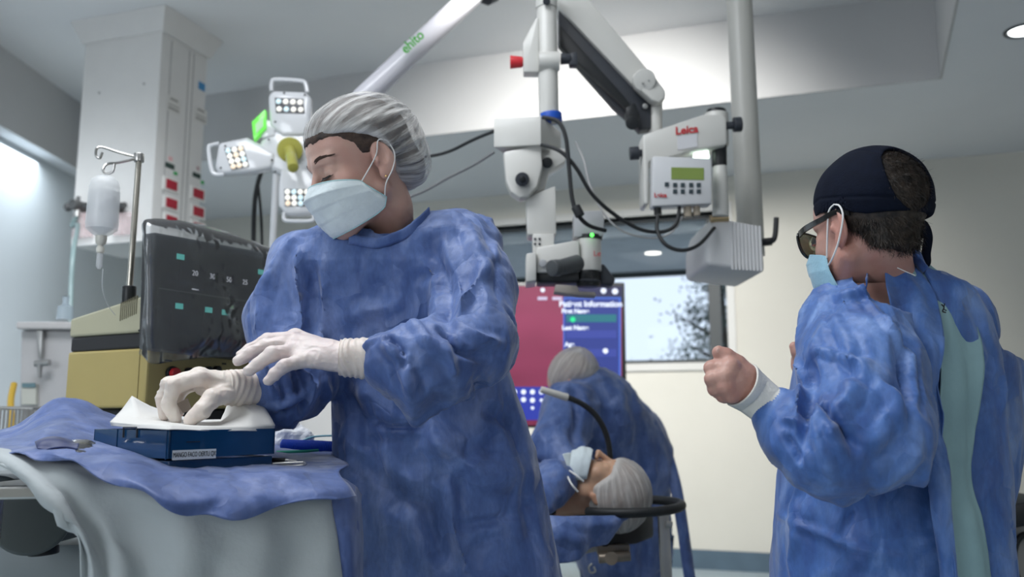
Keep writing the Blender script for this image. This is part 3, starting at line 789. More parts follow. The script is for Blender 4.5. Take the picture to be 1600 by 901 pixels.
# rolled rim ring and wrinkled wrist of each glove, worn over the knitted cuff
def cuff_sleeve(pts, rs, n, amp, name, m, par, seg=48, fold=None, irregular=.5, open_end=True):
    path = smooth_path(pts, 24); L = len(path); V = []; up = None; rnd = random.Random(4)
    ph = [rnd.uniform(0, 6.28) for _ in range(40)]
    for i, p in enumerate(path):
        t = i / (L - 1); tan = (path[min(i + 1, L - 1)] - path[max(i - 1, 0)]).normalized()
        if up is None: up = tan.orthogonal().normalized()
        up = (up - tan * up.dot(tan)).normalized(); w = tan.cross(up)
        r0 = np.interp(t, np.linspace(0, 1, len(rs)), rs)
        for k in range(seg):
            a = 2 * math.pi * k / seg
            wob = amp * math.sin(2 * math.pi * n * t + irregular * 2.5 * math.sin(a + ph[1]) + irregular * 1.5 * math.sin(2 * a + ph[2] + 5 * t))
            wob = abs(wob) ** .8 * math.copysign(1, wob) * amp ** .2
            r = r0 + wob + amp * .4 * math.sin(3 * a + 7 * t)
            V.append(p + (up * math.cos(a) + w * math.sin(a)) * r)
    Fc = [(i * seg + k, i * seg + (k + 1) % seg, (i + 1) * seg + (k + 1) % seg, (i + 1) * seg + k) for i in range(L - 1) for k in range(seg)]
    Fc.append(tuple(range(seg))[::-1]); Fc.append(tuple(range((L - 1) * seg, L * seg)))
    return from_data(name, V, Fc, m, par)
cuff_sleeve([P(531, 558, 1.452), P(560, 559, 1.455), P(598, 562, 1.46)], [.0295, .0325, .0325, .0350, .0355, .0355], 6, .0009, 'glove_cuff', M_glove2, nurse, irregular=1.6)
cuff_sleeve([P(347, 604, 1.462), P(372, 606, 1.485), P(409, 607, 1.54)], [.0270, .0300, .0310, .0325, .0335], 8, .0010, 'glove_cuff', M_glove2, nurse, irregular=1.2)
# ---- gown
g_rarm = limb_pts([(474, 426, 1.72, .080), (446, 500, 1.70, .074), (455, 588, 1.64, .078), (432, 612, 1.575, .066), (412, 604, 1.535, .043)])
g_larm = limb_pts([(712, 398, 1.68, .083), (736, 450, 1.62, .080), (736, 535, 1.53, .078), (690, 564, 1.475, .070), (640, 568, 1.46, .068), (602, 562, 1.455, .044)])
g_zs, g_cx, g_cy, g_rx, g_ry = loftpx([(352, 520, 700, 1.72, .075), (372, 480, 740, 1.71, .105), (420, 458, 752, 1.71, .125), (500, 476, 770, 1.74, .135), (560, 505, 792, 1.76, .14), (600, 517, 806, 1.77, .145), (700, 522, 838, 1.79, .165), (800, 533, 858, 1.81, .18), (900, 556, 878, 1.82, .19), (1080, 570, 905, 1.83, .2)])
def gown_sdf(X):
    d = loft(X, g_zs, g_cx, g_cy, g_rx, g_ry, 2.4)
    d = smin(d, cap_(X, P(478, 418, 1.71), P(722, 392, 1.69), .072, .078), .05)
    e = smin(chain(X, *g_rarm, .03), chain(X, *g_larm, .03), .01)
    d = smin(d, e, .028)
    nk = chain(X, [hl(0, -.03, -.10), neck_base + Vector((-.004, -.015, .0)), neck_base + Vector((-.004, -.015, -.05))], [.070, .068, .045], .0)
    d = smax(d, -nk, .006)
    return d
lo, hi = bounds(g_rarm[0], g_larm[0], [Vector((P(570, 901, 1.82).x, 1.6, .50)), Vector((P(905, 901, 1.82).x, 2.05, .5))], pad=.10); lo[2] = .44
Vg, Qg = sdf_mesh(gown_sdf, lo, hi, .0052)
Ng = normals(Vg, Qg)
def gline(pix, w, d, sh=1.0):
    global Vg
    Vg = crease(Vg, Ng, pix, w * .85, d * 1.35, sh)
# large hanging folds and creases seen in the photograph
for pix, w, d, sh in [
  ([(700, 520), (690, 440), (668, 380)], .030, -.014, 1), ([(735, 345), (752, 400), (760, 470)], .030, .012, 1),
  ([(770, 400), (735, 450), (690, 505)], .022, .013, 1), ([(700, 500), (740, 520), (785, 535)], .018, .012, 1),
  ([(688, 512), (720, 545), (768, 560)], .014, -.012, 1), ([(640, 500), (665, 530), (708, 560)], .018, .010, 1),
  ([(700, 540), (707, 570), (712, 590)], .014, .010, 1), ([(655, 575), (660, 600), (650, 620)], .020, -.008, 1),
  ([(596, 530), (625, 560), (640, 600), (650, 622)], .018, .013, 1), ([(610, 525), (625, 545), (630, 575)], .012, -.012, 1),
  ([(420, 420), (405, 470), (395, 530)], .030, .010, 1), ([(478, 400), (485, 470), (495, 540)], .025, -.016, 1),
  ([(462, 385), (472, 450), (480, 520)], .020, .014, 1), ([(425, 640), (462, 625), (500, 600)], .016, .008, 1),
  ([(440, 590), (446, 620), (440, 655)], .010, -.008, 1), ([(462, 580), (470, 610), (476, 650)], .011, -.010, 1),
  ([(480, 575), (492, 600), (480, 640)], .012, .010, 1), ([(405, 545), (420, 580), (428, 620)], .012, .010, 1),
  ([(560, 650), (610, 665), (662, 664)], .010, -.009, 1), ([(630, 610), (690, 690), (760, 740), (830, 735)], .050, .018, 1),
  ([(560, 600), (600, 640), (660, 670)], .040, .012, 1), ([(540, 610), (580, 700), (600, 760)], .030, -.012, 1),
  ([(705, 750), (712, 820), (735, 900)], .022, .014, 1), ([(720, 822), (780, 812), (840, 785)], .014, -.009, 1),
  ([(545, 660), (548, 740), (562, 850)], .030, .012, 1), ([(790, 600), (815, 700), (840, 850)], .030, -.010, 1),
  ([(590, 760), (660, 790), (700, 900)], .045, -.016, 1), ([(800, 640), (768, 700), (700, 720)], .030, -.010, 1),
  ([(530, 500), (600, 480), (680, 470)], .030, .008, 1), ([(500, 450), (505, 520), (510, 560)], .022, .010, 1),
  ([(585, 400), (600, 460), (598, 530)], .035, -.006, 1), ([(745, 600), (770, 640), (800, 660)], .025, -.015, 1),
  ([(515, 600), (530, 690), (545, 780)], .02, .01, 1), ([(640, 640), (640, 760), (650, 880)], .035, .010, 1)]:
    gline(pix, w, d, sh)
c_, s_ = math.cos(PITCH), math.sin(PITCH)
arm_d = np.minimum(chain(Vg.astype(np.float32), *g_rarm, 0), chain(Vg.astype(np.float32), *g_larm, 0))
stretch = 1.02 + .045 * np.clip(1 - arm_d / .03, 0, 1)
Vg = buckle(Vg, Qg, stretch, iters=70, goal=.030, bend=.06, noise_amp=.004, nscale=14)
Vg = crumple(Vg, Qg, 1 + .6 * np.clip(1 - arm_d / .03, 0, 1), a=(.0045, .0022, .0005))
arm_d = np.minimum(chain(Vg.astype(np.float32), *g_rarm, 0), chain(Vg.astype(np.float32), *g_larm, 0))
Vg = random_creases(Vg, Qg, 34, 11, region=(arm_d < .03) & (Vg[:, 1] < 1.75), axis=(.8, 0, .3), depth=.008, width=.013, length=(.06, .13))
Vg = random_creases(Vg, Qg, 26, 12, region=(arm_d > .03) & (Vg[:, 1] < 1.8), axis=(0, 0, 1), depth=.006, width=.013, length=(.12, .30))
gown = mesh_obj('gown', Vg, Qg, M_gown, nurse)
# collar band following the neck opening
def band(name, pix, V, wdt, m, par, off=.003, up=None, sub=6, rad=9):
    pts = [Vector(pick(V, a, b, rad)) for a, b in pix]; pts = smooth_path(pts, sub); n = len(pts); VV = []; Fc = []
    cen = sum(pts, Vector()) / n
    for i, p in enumerate(pts):
        t = (pts[min(i + 1, n - 1)] - pts[max(i - 1, 0)]).normalized(); v = Vector((0, -.25, 1)); v = (v - t * v.dot(t)).normalized()
        o = Vector((0, -off, 0)); r = random.Random(i).uniform(-.0005, .0005)
        for k in range(5): VV.append(p + o * (1 + .5 * math.sin(k / 4 * 3.14)) + v * (wdt * (k / 4 - .5) + r))
    for i in range(n - 1):
        for k in range(4): a = i * 5 + k; Fc.append((a, a + 1, a + 6, a + 5))
    ob = from_data(name, VV, Fc, m, par); md = ob.modifiers.new('s', 'SOLIDIFY'); md.thickness = .0025; return ob
band('collar', [(545, 366), (575, 374), (602, 372), (628, 358), (650, 340), (663, 325)], Vg, .019, M_gown, nurse, off=.004)
# ---- hair, cap, brows, lashes
M_lash = mat('lash', (.01, .007, .006), .6)
def nhair(X):
    L = to_local(X, HO, HF, SN)
    d = ell(L, (0, -.016, .040), (.0785, .090, .084))
    d = smin(d, ell(L, (0, -.075, -.02), (.055, .04, .05)), .02)
    d = smin(d, ell(L, (0, .037, .044), (.0625, .0525, .0570)), .012)
    face = L[:, 2] - np.interp(L[:, 1], [-.2, -.012, .010, .028, .050, .09], [-.07, -.05, -.012, .028, .049, .055]).astype(np.float32) + .0035 * vnoise(L * np.array([1, 1, .3]), 130, 3) + .003 * vnoise(L, 50, 6)
    low = -(L[:, 2] + .070)
    ear = -ell(L, (.078, .018, -.03), (.03, .035, .045)); ear2 = -ell(L, (-.078, .018, -.03), (.03, .035, .045))
    d = smax(d, -face, .006); d = smax(d, low, .01); d = smax(d, ear, .006); d = smax(d, ear2, .006)
    return d * SN
Vh, Qh = sdf_mesh(nhair, *bounds([hl(0, 0, 0)], pad=.16), .003)
Lh = ((Vh - np.array(HO)) @ np.array(HF)); Nh = normals(Vh, Qh)
az = np.arctan2(Lh[:, 0], Lh[:, 2] - .02)
Vh = Vh + Nh * (.0012 * np.abs(vnoise(np.stack([az * 40, Lh[:, 1] * 22, Lh[:, 2] * 8], 1), 1.0, 4)))[:, None]
mesh_obj('hair', Vh, Qh, M_hair, nurse)
bouffant(nurse, HO, HF, SN, (0, -.018, .043), (.089, .110, .085), (0, 1, -.25), [(-.2, -.075), (-.07, -.068), (-.045, -.055), (-.028, .0), (-.01, .028), (.03, .050), (.08, .060), (.12, .060)], M_bouf, puff=[((0, -.078, -.010), (.072, .048, .060))], amp=.0042, nf=7)
# elastic rim of the cap
hair_brow(nurse, HO, HF, SN, 1, drop=.0); hair_brow(nurse, HO, HF, SN, -1, drop=.0)
for s in (1, -1):
    mb = MB(); pts = []
    for i in range(9):
        a = i / 8; pts.append(hl(s * (.0175 + .0265 * a), .0845 - .010 * a * a + .0035 * math.sin(a * 3.14), -.0065 - .0025 * math.sin(a * 3.14) - .0 * a))
    mb.tube(pts, .0016, seg=6, sub=2)
    for i in range(26):
        a = i / 25; p = hl(s * (.0185 + .0262 * a), .0850 - .010 * a * a + .0035 * math.sin(a * 3.14), -.0070 - .0025 * math.sin(a * 3.14))
        q = p + HF @ Vector((s * (.001 + .004 * a), .0065, -.0045)) 
        mb.cyl(p, q, .0005, .00012, seg=4)
    mb.build('eyelashes', M_lash, nurse)
# ---- mask
mk, mv = mask_mesh(nurse, HO, HF, SN, M_mask, [
  (0, -.014, .107, .0670, .040, -.034), (.22, -.034, .119, .0705, .036, -.042), (.5, -.058, .113, .072, .026, -.053),
  (.8, -.088, .104, .070, .014, -.064), (1, -.110, .092, .066, .004, -.072)])
nu = 48
def mrow(j, side): return mv[j * 49 + (48 if side > 0 else 0)]
mb = MB(); mb.tube([v for v in mv[0:49]], .0014, seg=6, sub=1); mb.tube([mv[j * 49 + 48] for j in range(37)], .0013, seg=6, sub=1); mb.tube([mv[36 * 49 + i] for i in range(49)], .0012, seg=6, sub=1)
mb.build('mask_edge', M_maskedge, nurse)
for s in (1, -1):
    mb = MB(); a = mrow(1, s); b = mrow(34, s)
    mb.tube([a, hl(s * .080, .004, .0), hl(s * .0835, -.008, .024), hl(s * .081, -.026, .020)], .0013, seg=6)
    mb.tube([b, hl(s * .079, .002, -.050), hl(s * .0835, -.018, -.028), hl(s * .083, -.030, -.004), hl(s * .081, -.026, .020)], .0013, seg=6)
    mb.build('ear_loop', M_loop, nurse)
mb = MB(); mb.sph(hl(.0790, -.002, -.0385), .0024); mb.build('earring', mat('gold', (.8, .55, .25), .25, metal=1), nurse)
# trousers and clogs under the gown, standing on the floor
for s in (-1, 1):
    hx = P(700, 900, 1.84); x = hx.x + s * .09
    mb = MB(); mb.lathe([(.095, .62), (.075, .40), (.062, .12), (.060, .05)], (x, 1.86, 0), seg=28); mb.build('trouser_leg', M_cloth_dk, nurse)
    mb = MB(); mb.sph((x, 1.80, .045), .05, (.95, 2.5, .9)); mb.build('clog', M_shoe, nurse)
# ================================================================== SURGEON WITH THE DARK SKULL CAP
man = empty('person', (P(1400, 800, 1.55).x, 1.55, 0), 'man seen from behind in blue gown, dark tie-back cap and safety glasses, hands raised', 'person')
SM = .985
MF = head_frame((-.42, .90, -.13), (-.06, .10, 1.0))
MO = P(1311, 350, 1.40) - MF @ (Vector((.0765, -.010, -.004)) * SM)
def ml(x, y, z): return MO + MF @ (Vector((x, y, z)) * SM)
mneck = P(1382, 436, 1.48)
def mhead(X):
    d = head_sdf(to_local(X, MO, MF, SM), fem=False) * SM
    return smin(d, chain(X, [ml(0, -.018, -.03), mneck, mneck + Vector((.01, .02, -.12))], [.050, .047, .075], .015), .015)
m_larm = limb_pts([(1335, 512, 1.45, .050), (1345, 590, 1.375, .045), (1345, 672, 1.315, .042), (1300, 700, 1.30, .034), (1248, 672, 1.325, .028), (1205, 636, 1.352, .026), (1172, 608, 1.36, .026)])
m_rarm = limb_pts([(1500, 520, 1.62, .055), (1490, 640, 1.72, .048), (1440, 680, 1.78, .042), (1330, 620, 1.74, .034), (1262, 578, 1.70, .028)])
mlh = dict(
 palm=[(P(1182, 612, 1.36), .025), (P(1166, 603, 1.352), .028), (P(1150, 596, 1.345), .028)],
 knuck=[(1142, 573, 1.335, .0125), (1134, 588, 1.33, .0128), (1135, 604, 1.33, .0122), (1143, 617, 1.335, .0112)],
 fingers=[[(1142, 574, 1.335, .0122), (1112, 575, 1.350, .0108), (1117, 585, 1.375, .0095), (1132, 590, 1.385, .0085)],
          [(1134, 588, 1.33, .0122), (1113, 592, 1.340, .0108), (1116, 600, 1.370, .0095), (1132, 603, 1.38, .0085)],
          [(1135, 604, 1.33, .0118), (1117, 607, 1.345, .0102), (1122, 613, 1.370, .009), (1136, 613, 1.38, .008)],
          [(1143, 617, 1.335, .0108), (1129, 618, 1.350, .0092), (1132, 621, 1.372, .0082), (1142, 619, 1.38, .0075)],
          [(1168, 583, 1.350, .015), (1152, 568, 1.352, .0135), (1135, 556, 1.350, .0122), (1123, 550, 1.350, .0102)]])
mrh = dict(
 palm=[(P(1262, 578, 1.70), .026), (P(1256, 570, 1.70), .027), (P(1254, 562, 1.70), .025)],
 knuck=[(1250, 556, 1.69, .012), (1252, 560, 1.71, .012), (1256, 566, 1.72, .0115), (1260, 572, 1.73, .0105)],
 fingers=[[(1250, 556, 1.69, .0115), (1252, 548, 1.70, .0105), (1258, 552, 1.72, .0095), (1262, 558, 1.72, .0085)],
          [(1252, 560, 1.71, .0115), (1254, 553, 1.72, .0105), (1260, 556, 1.73, .0095), (1264, 562, 1.73, .0085)],
          [(1256, 566, 1.72, .011), (1257, 560, 1.74, .010), (1262, 562, 1.75, .009), (1265, 568, 1.75, .008)],
          [(1260, 572, 1.73, .0105), (1260, 566, 1.75, .0092), (1264, 568, 1.76, .0082), (1267, 573, 1.76, .0075)],
          [(1262, 568, 1.69, .014), (1252, 557, 1.68, .0125), (1245, 548, 1.68, .0115), (1241, 541, 1.68, .0095)]])
def mbody(X):
    d = mhead(X)
    zs, cx, cy, rx, rr_ = loftpx([(455, 1325, 1500, 1.53, .085), (540, 1285, 1515, 1.54, .10), (660, 1270, 1530, 1.55, .105), (800, 1262, 1540, 1.56, .12), (900, 1260, 1540, 1.56, .13)])
    d = smin(d, loft(X, zs, cx, cy, rx, rr_), .05)
    d = smin(d, cap_(X, P(1345, 505, 1.46), P(1480, 500, 1.60), .055, .055), .04)
    for pts, rs in (m_larm, m_rarm): d = smin(d, chain(X, pts, rs, .02), .03)
    for s in (-1, 1):
        hx = P(1400, 900, 1.56); a = Vector((hx.x + s * .09, 1.56 + s * .03, .80)); d = smin(d, chain(X, [a, Vector((a.x, a.y, .46)), Vector((a.x, a.y + .03, .09))], [.09, .06, .042], .02), .03)
    return d
hx = P(1400, 900, 1.56).x
V1, Q1 = sdf_mesh(mbody, (P(1180, 600, 1.3).x - .05, 1.15, .02), (P(1530, 500, 1.7).x + .1, 1.95, 1.68), .010)
V2, Q2 = sdf_mesh(mhead, *bounds([ml(-.1, -.12, -.16), ml(.1, .12, .14), mneck + Vector((0, 0, -.02))], pad=.06), .0024)
lh = lambda X: hand_sdf(X, mlh); V3, Q3 = sdf_mesh(lh, *hbounds(mlh), .0020)
rh = lambda X: hand_sdf(X, mrh); V4, Q4 = sdf_mesh(rh, *hbounds(mrh), .0022)
zc = P(1390, 452, 1.5).z; xw = P(1195, 620, 1.36).x
n3 = lambda V, s: V + normals(V, s)* (0.0005 * np.abs(vnoise(V, 160, 3)))[:, None]
Va, Qa = cut(V1, Q1, lambda V: (V[:, 2] < zc + .004)); Vb, Qb = cut(V2, Q2, lambda V: V[:, 2] > zc - .012)
wr = np.array(P(1190, 616, 1.36)); hand_n = np.array((P(1150, 596, 1.345) - P(1190, 616, 1.36)).normalized())
Va, Qa = cut(Va, Qa, lambda V: ~(((V - wr) @ hand_n > .0) & (np.linalg.norm(V - wr, axis=1) < .15)))
mesh_obj('body', *join_vq([(Va, Qa), (Vb, Qb), (n3(V3, Q3), Q3), (V4, Q4)]), M_skinM, man)
# finger nails of the raised thumbs
M_nail = mat('nail', (.62, .38, .32), .3)
mb = MB(); p = P(1125, 548, 1.343); mb.sph(p, .0062, (1.1, .35, .85), Matrix.Rotation(R(20), 3, 'Z')); mb.build('thumbnail', M_nail, man)
# knitted cuffs
def knit_cuff(pts, rs, name, par):
    path = smooth_path(pts, 14); L = len(path); seg = 90; V = []; up = None
    for i, p in enumerate(path):
        t = i / (L - 1); tan = (path[min(i + 1, L - 1)] - path[max(i - 1, 0)]).normalized()
        if up is None: up = tan.orthogonal().normalized()
        up = (up - tan * up.dot(tan)).normalized(); w = tan.cross(up); r0 = np.interp(t, np.linspace(0, 1, len(rs)), rs)
        for k in range(seg):
            a = 2 * math.pi * k / seg; r = r0 + .0006 * (1 if k % 2 else -1) + .0015 * math.sin(3 * a + 4 * t)
            V.append(p + (up * math.cos(a) + w * math.sin(a)) * r)
    Fc = [(i * seg + k, i * seg + (k + 1) % seg, (i + 1) * seg + (k + 1) % seg, (i + 1) * seg + k) for i in range(L - 1) for k in range(seg)]
    o = from_data(name, V, Fc, M_cuff, par); md = o.modifiers.new('s', 'SOLIDIFY'); md.thickness = .003; md.offset = -1; return o
knit_cuff([P(1160, 602, 1.352), P(1178, 614, 1.357), P(1200, 632, 1.352), P(1216, 642, 1.345)], [.0375, .0335, .0315, .034], 'cuff', man)
knit_cuff([P(1262, 576, 1.70), P(1274, 586, 1.705), P(1295, 600, 1.715)], [.034, .031, .034], 'cuff', man)
# ---- gown
gm_l = limb_pts([(1335, 512, 1.45, .088), (1345, 590, 1.375, .092), (1352, 672, 1.315, .088), (1300, 705, 1.30, .072), (1248, 676, 1.325, .055), (1213, 645, 1.35, .040)])
gm_r = limb_pts([(1492, 512, 1.62, .072), (1490, 640, 1.72, .070), (1430, 680, 1.77, .062), (1330, 628, 1.74, .05), (1296, 604, 1.715, .040)])
mz, mcx, mcy, mrx, mry = loftpx([(432, 1345, 1462, 1.51, .075), (452, 1312, 1500, 1.52, .105), (500, 1272, 1530, 1.53, .125), (560, 1248, 1545, 1.54, .135), (640, 1238, 1552, 1.55, .14), (740, 1222, 1560, 1.56, .15), (820, 1214, 1562, 1.56, .16), (900, 1212, 1565, 1.56, .165), (1080, 1200, 1580, 1.57, .175)])
def mgown(X):
    d = loft(X, mz, mcx, mcy, mrx, mry, 2.4)
    d = smin(d, cap_(X, P(1345, 500, 1.46), P(1490, 497, 1.60), .078, .068), .045)
    e = smin(chain(X, *gm_l, .03), chain(X, *gm_r, .03), .01)
    d = smin(d, e, .022)
    nk = chain(X, [ml(0, -.04, -.10), mneck + Vector((-.002, .002, .0)), mneck + Vector((-.004, .0, -.05))], [.062, .0545, .045], .0)
    d = smin(d, chain(X, [mneck + Vector((-.004, .004, -.05)), mneck + Vector((.004, -.004, .016))], [.075, .060], 0), .02)
    return smax(d, -nk, .006)
Vg, Qg = sdf_mesh(mgown, (P(1180, 650, 1.3).x, 1.12, .40), (P(1565, 600, 1.6).x + .12, 1.92, P(1390, 395, 1.5).z + .06), .0052)
Ng = normals(Vg, Qg)
for pix, w, d, sh in [
  ([(1295, 480), (1330, 560), (1400, 620), (1412, 660)], .016, .012, 1), ([(1268, 545), (1320, 560), (1345, 572)], .010, .009, 1),
  ([(1345, 560), (1325, 620), (1300, 650)], .020, .012, 1), ([(1270, 625), (1300, 680), (1320, 715)], .012, .014, 1),
  ([(1285, 625), (1310, 660), (1335, 700)], .010, -.014, 1), ([(1262, 640), (1285, 700), (1300, 750)], .016, .010, 1),
  ([(1410, 500), (1418, 560), (1405, 700)], .030, -.018, 1), ([(1385, 500), (1412, 560), (1425, 640)], .014, .012, 1),
  ([(1265, 560), (1262, 640), (1250, 700)], .014, -.014, 1), ([(1240, 560), (1248, 620), (1240, 650)], .010, .010, 1),
  ([(1360, 765), (1400, 740), (1440, 690)], .035, .012, 1), ([(1212, 802), (1260, 825), (1310, 845), (1400, 870)], .010, .007, 1),
  ([(1310, 840), (1325, 800), (1365, 770)], .010, -.008, 1), ([(1430, 640), (1440, 740), (1455, 860)], .024, .014, 1),
  ([(1290, 450), (1300, 520), (1345, 600)], .020, -.008, 1), ([(1345, 440), (1385, 500), (1400, 540)], .012, .008, 1),
  ([(1250, 720), (1245, 800), (1240, 890)], .03, .008, 1), ([(1355, 700), (1380, 680), (1405, 640)], .02, .008, 1),
  ([(1225, 680), (1235, 700), (1250, 720)], .008, -.008, 1), ([(1218, 650), (1240, 660), (1262, 690)], .009, .009, 1)]:
    Vg = crease(Vg, Ng, pix, w, d * 1.25, sh)
arm_d = np.minimum(chain(Vg.astype(np.float32), *gm_l, 0), chain(Vg.astype(np.float32), *gm_r, 0))
Vg = buckle(Vg, Qg, 1.02 + .045 * np.clip(1 - arm_d / .03, 0, 1), iters=70, goal=.03, bend=.06, noise_amp=.004, nscale=14, seed=8.1)
Vg = crumple(Vg, Qg, 1 + .6 * np.clip(1 - arm_d / .03, 0, 1), a=(.0045, .0022, .0005), seed=5.2)
arm_d = np.minimum(chain(Vg.astype(np.float32), *gm_l, 0), chain(Vg.astype(np.float32), *gm_r, 0))
Vg = random_creases(Vg, Qg, 34, 21, region=(arm_d < .03) & (Vg[:, 1] < 1.5), axis=(.5, 0, -.7), depth=.008, width=.013, length=(.05, .12))
Vg = random_creases(Vg, Qg, 24, 22, region=(arm_d > .03) & (Vg[:, 1] < 1.6), axis=(.2, 0, 1), depth=.006, width=.013, length=(.08, .2))
mesh_obj('gown', Vg, Qg, M_gown2, man)
VgM = Vg
# open back of the gown: pale inner garment between two hanging panels
M_scrub = mat('pale_teal_scrub', (.30, .47, .50), .7, col2=(.25, .40, .44), vscale=12, bump=.4, bscale=25)
def sheet(name, rows, m, par, amp=.004, fr_=6, th=.0022, nu=26, nv=60, seed=1, crump=1.0, rough_edge=0.0):
    """hanging cloth: rows of (left point, right point) from top to bottom, with gentle vertical folds"""
    n = len(rows); A_ = smooth_path([r[0] for r in rows], 12); B_ = smooth_path([r[1] for r in rows], 12); M_ = len(A_); V = []
    C_ = smooth_path([r[2] if len(r) > 2 else (r[0] + r[1]) / 2 for r in rows], 12)
    for j in range(M_):
        a, b, c = A_[j], B_[j], C_[j]; t = j / (M_ - 1)
        for i in range(nu + 1):
            u = i / nu; p = a * ((1 - u) * (1 - 2 * u)) + c * (4 * u * (1 - u)) + b * (u * (2 * u - 1))
            V.append(p)
    V = np.array([list(v) for v in V]); idx = np.arange(len(V)); u = (idx % (nu + 1)) / nu; t = (idx // (nu + 1)) / (M_ - 1)
    Q = np.array([(j * (nu + 1) + i, j * (nu + 1) + i + 1, (j + 1) * (nu + 1) + i + 1, (j + 1) * (nu + 1) + i) for j in range(M_ - 1) for i in range(nu)])
    N = normals(V, Q)
    V = V + N * (amp * np.sin(fr_ * u * 2 * np.pi + 1.5 * np.sin(3 * t + seed)))[:, None]
    V = crumple(V, Q, crump, a=(.006, .003, .0008), seed=seed)
    if rough_edge: V[:, 0] += rough_edge * vnoise(V, 18, seed) * ((u == 0) | (u == 1))
    o = mesh_obj(name, V, Q, m, par); md = o.modifiers.new('s', 'SOLIDIFY'); md.thickness = th; md.offset = 0
    return o
sheet('scrub_back', [(P(1415, 408, 1.46), P(1440, 412, 1.50)), (P(1425, 440, 1.41), P(1478, 440, 1.47)), (P(1455, 500, 1.385), P(1515, 485, 1.44)), (P(1462, 580, 1.375), P(1532, 540, 1.42)), (P(1462, 680, 1.365), P(1532, 640, 1.41)),
                     (P(1478, 760, 1.36), P(1518, 740, 1.40)), (P(1485, 820, 1.355), P(1535, 815, 1.40)), (P(1490, 905, 1.355), P(1552, 905, 1.40)), (P(1490, 1040, 1.36), P(1565, 1040, 1.41))], M_scrub, man, amp=.003, fr_=1.5, seed=2)
sheet('gown_panel', [(P(1380, 425, 1.42), P(1428, 415, 1.445)), (P(1388, 470, 1.385), P(1462, 455, 1.40)), (P(1400, 520, 1.375), P(1475, 520, 1.375)), (P(1425, 560, 1.37), P(1472, 565, 1.365)), (P(1440, 620, 1.37), P(1468, 620, 1.355)),
                     (P(1442, 700, 1.365), P(1480, 700, 1.350)), (P(1455, 800, 1.36), P(1490, 800, 1.345)), (P(1470, 905, 1.36), P(1502, 905, 1.345)), (P(1475, 1040, 1.37), P(1510, 1040, 1.35))], M_gown2, man, amp=.004, fr_=1.6, seed=4, crump=1.3, rough_edge=.006)
sheet('gown_panel', [(P(1462, 434, 1.50), P(1476, 437, 1.56)), (P(1490, 452, 1.48), P(1524, 470, 1.56)), (P(1512, 500, 1.45), P(1542, 505, 1.56)), (P(1524, 560, 1.43), P(1562, 548, 1.56), P(1548, 555, 1.50)), (P(1526, 575, 1.43), P(1600, 565, 1.60), P(1560, 570, 1.52)),
                     (P(1524, 640, 1.42), P(1612, 640, 1.62), P(1565, 640, 1.53)), (P(1508, 740, 1.42), P(1598, 740, 1.60), P(1560, 740, 1.53)), (P(1520, 800, 1.42), P(1582, 800, 1.58), P(1552, 800, 1.52)), (P(1545, 905, 1.43), P(1568, 905, 1.56), P(1558, 905, 1.50)), (P(1555, 1040, 1.45), P(1585, 1040, 1.56))], M_gown2, man, amp=.004, fr_=2.2, seed=6)
band('collar', [(1345, 437), (1362, 425), (1382, 410), (1400, 402), (1420, 410), (1436, 422)], Vg, .016, M_gown2, man, off=.004)
mb = MB(); mb.tube([P(1402, 418, 1.395), P(1415, 424, 1.395), P(1430, 430, 1.395)], .0008, seg=6); mb.build('stitching', M_loop, man)
# little woven mark on the pale inner garment
mb = MB(); mb.tube([P(1471, 475, 1.372), P(1475, 480, 1.371), P(1473, 486, 1.371), P(1478, 488, 1.371)], .0012, seg=5); mb.tube([P(1476, 474, 1.372), P(1475, 482, 1.371), P(1479, 485, 1.371)], .0010, seg=5); mb.build('dark_mark', M_black, man)
# ---- hair: short, showing in the cap opening and at the nape
def mhair(X):
    L = to_local(X, MO, MF, SM)
    d = ell(L, (0, -.020, .040), (.0790, .0975, .0865)); d = smin(d, ell(L, (0, -.045, -.040), (.048, .038, .040)), .02)
    d = smax(d, -(L[:, 2] + .062 - .25 * np.abs(L[:, 0])), .008)
    d = smax(d, L[:, 1] - np.interp(L[:, 2], [-.06, -.01, .02, .05], [-.045, -.012, .02, .045]).astype(np.float32), .006)
    for s in (-1, 1):
        d = smax(d, -ell(L, (s * .084, .012, -.032), (.022, .046, .036)), .006)
    return d * SM
Vh, Qh = sdf_mesh(mhair, *bounds([ml(0, 0, 0)], pad=.17), .0030); Nh = normals(Vh, Qh)
Vh = Vh + Nh * (.0016 * np.abs(vnoise(Vh * np.array([1, 1, .25]), 150, 4)))[:, None]
hairm = mesh_obj('hair', Vh, Qh, M_hairm, man)
# short strands breaking the surface of the hair
rnd = np.random.RandomState(3); Lh = ((Vh - np.array(MO)) @ np.array(MF)) / SM
hq = ((Lh - np.array((.010, -.108, .052))) / np.array((.040, .072, .055))) ** 2
cand = np.where((Lh[:, 1] < .01) & (Lh[:, 2] > -.075) & ((hq.sum(1) < 1) | (Lh[:, 2] < np.interp(Lh[:, 1], [-.12, -.06, .0], [-.016, -.008, .010]))))[0]; ch = rnd.choice(cand, 7000)
down = np.array(MF @ Vector((0, -.25, -1))); SV = []; SF = []
for i in ch:
    n_ = Nh[i]; dn = down - n_ * (down @ n_) + rnd.normal(0, .35, 3); dn /= np.linalg.norm(dn); ln = .010 + .008 * rnd.rand()
    a = Vh[i] - n_ * .001; b = a + dn * ln * .6 + n_ * .0032; c = a + dn * ln + n_ * .0030; sd_ = np.cross(dn, n_) * .00042
    k = len(SV); SV += [a - sd_, a + sd_, b + sd_, b - sd_, c]; SF += [(k, k + 1, k + 2, k + 3), (k + 3, k + 2, k + 4)]
from_data('hair_strands', SV, SF, M_hairm, hairm, False)
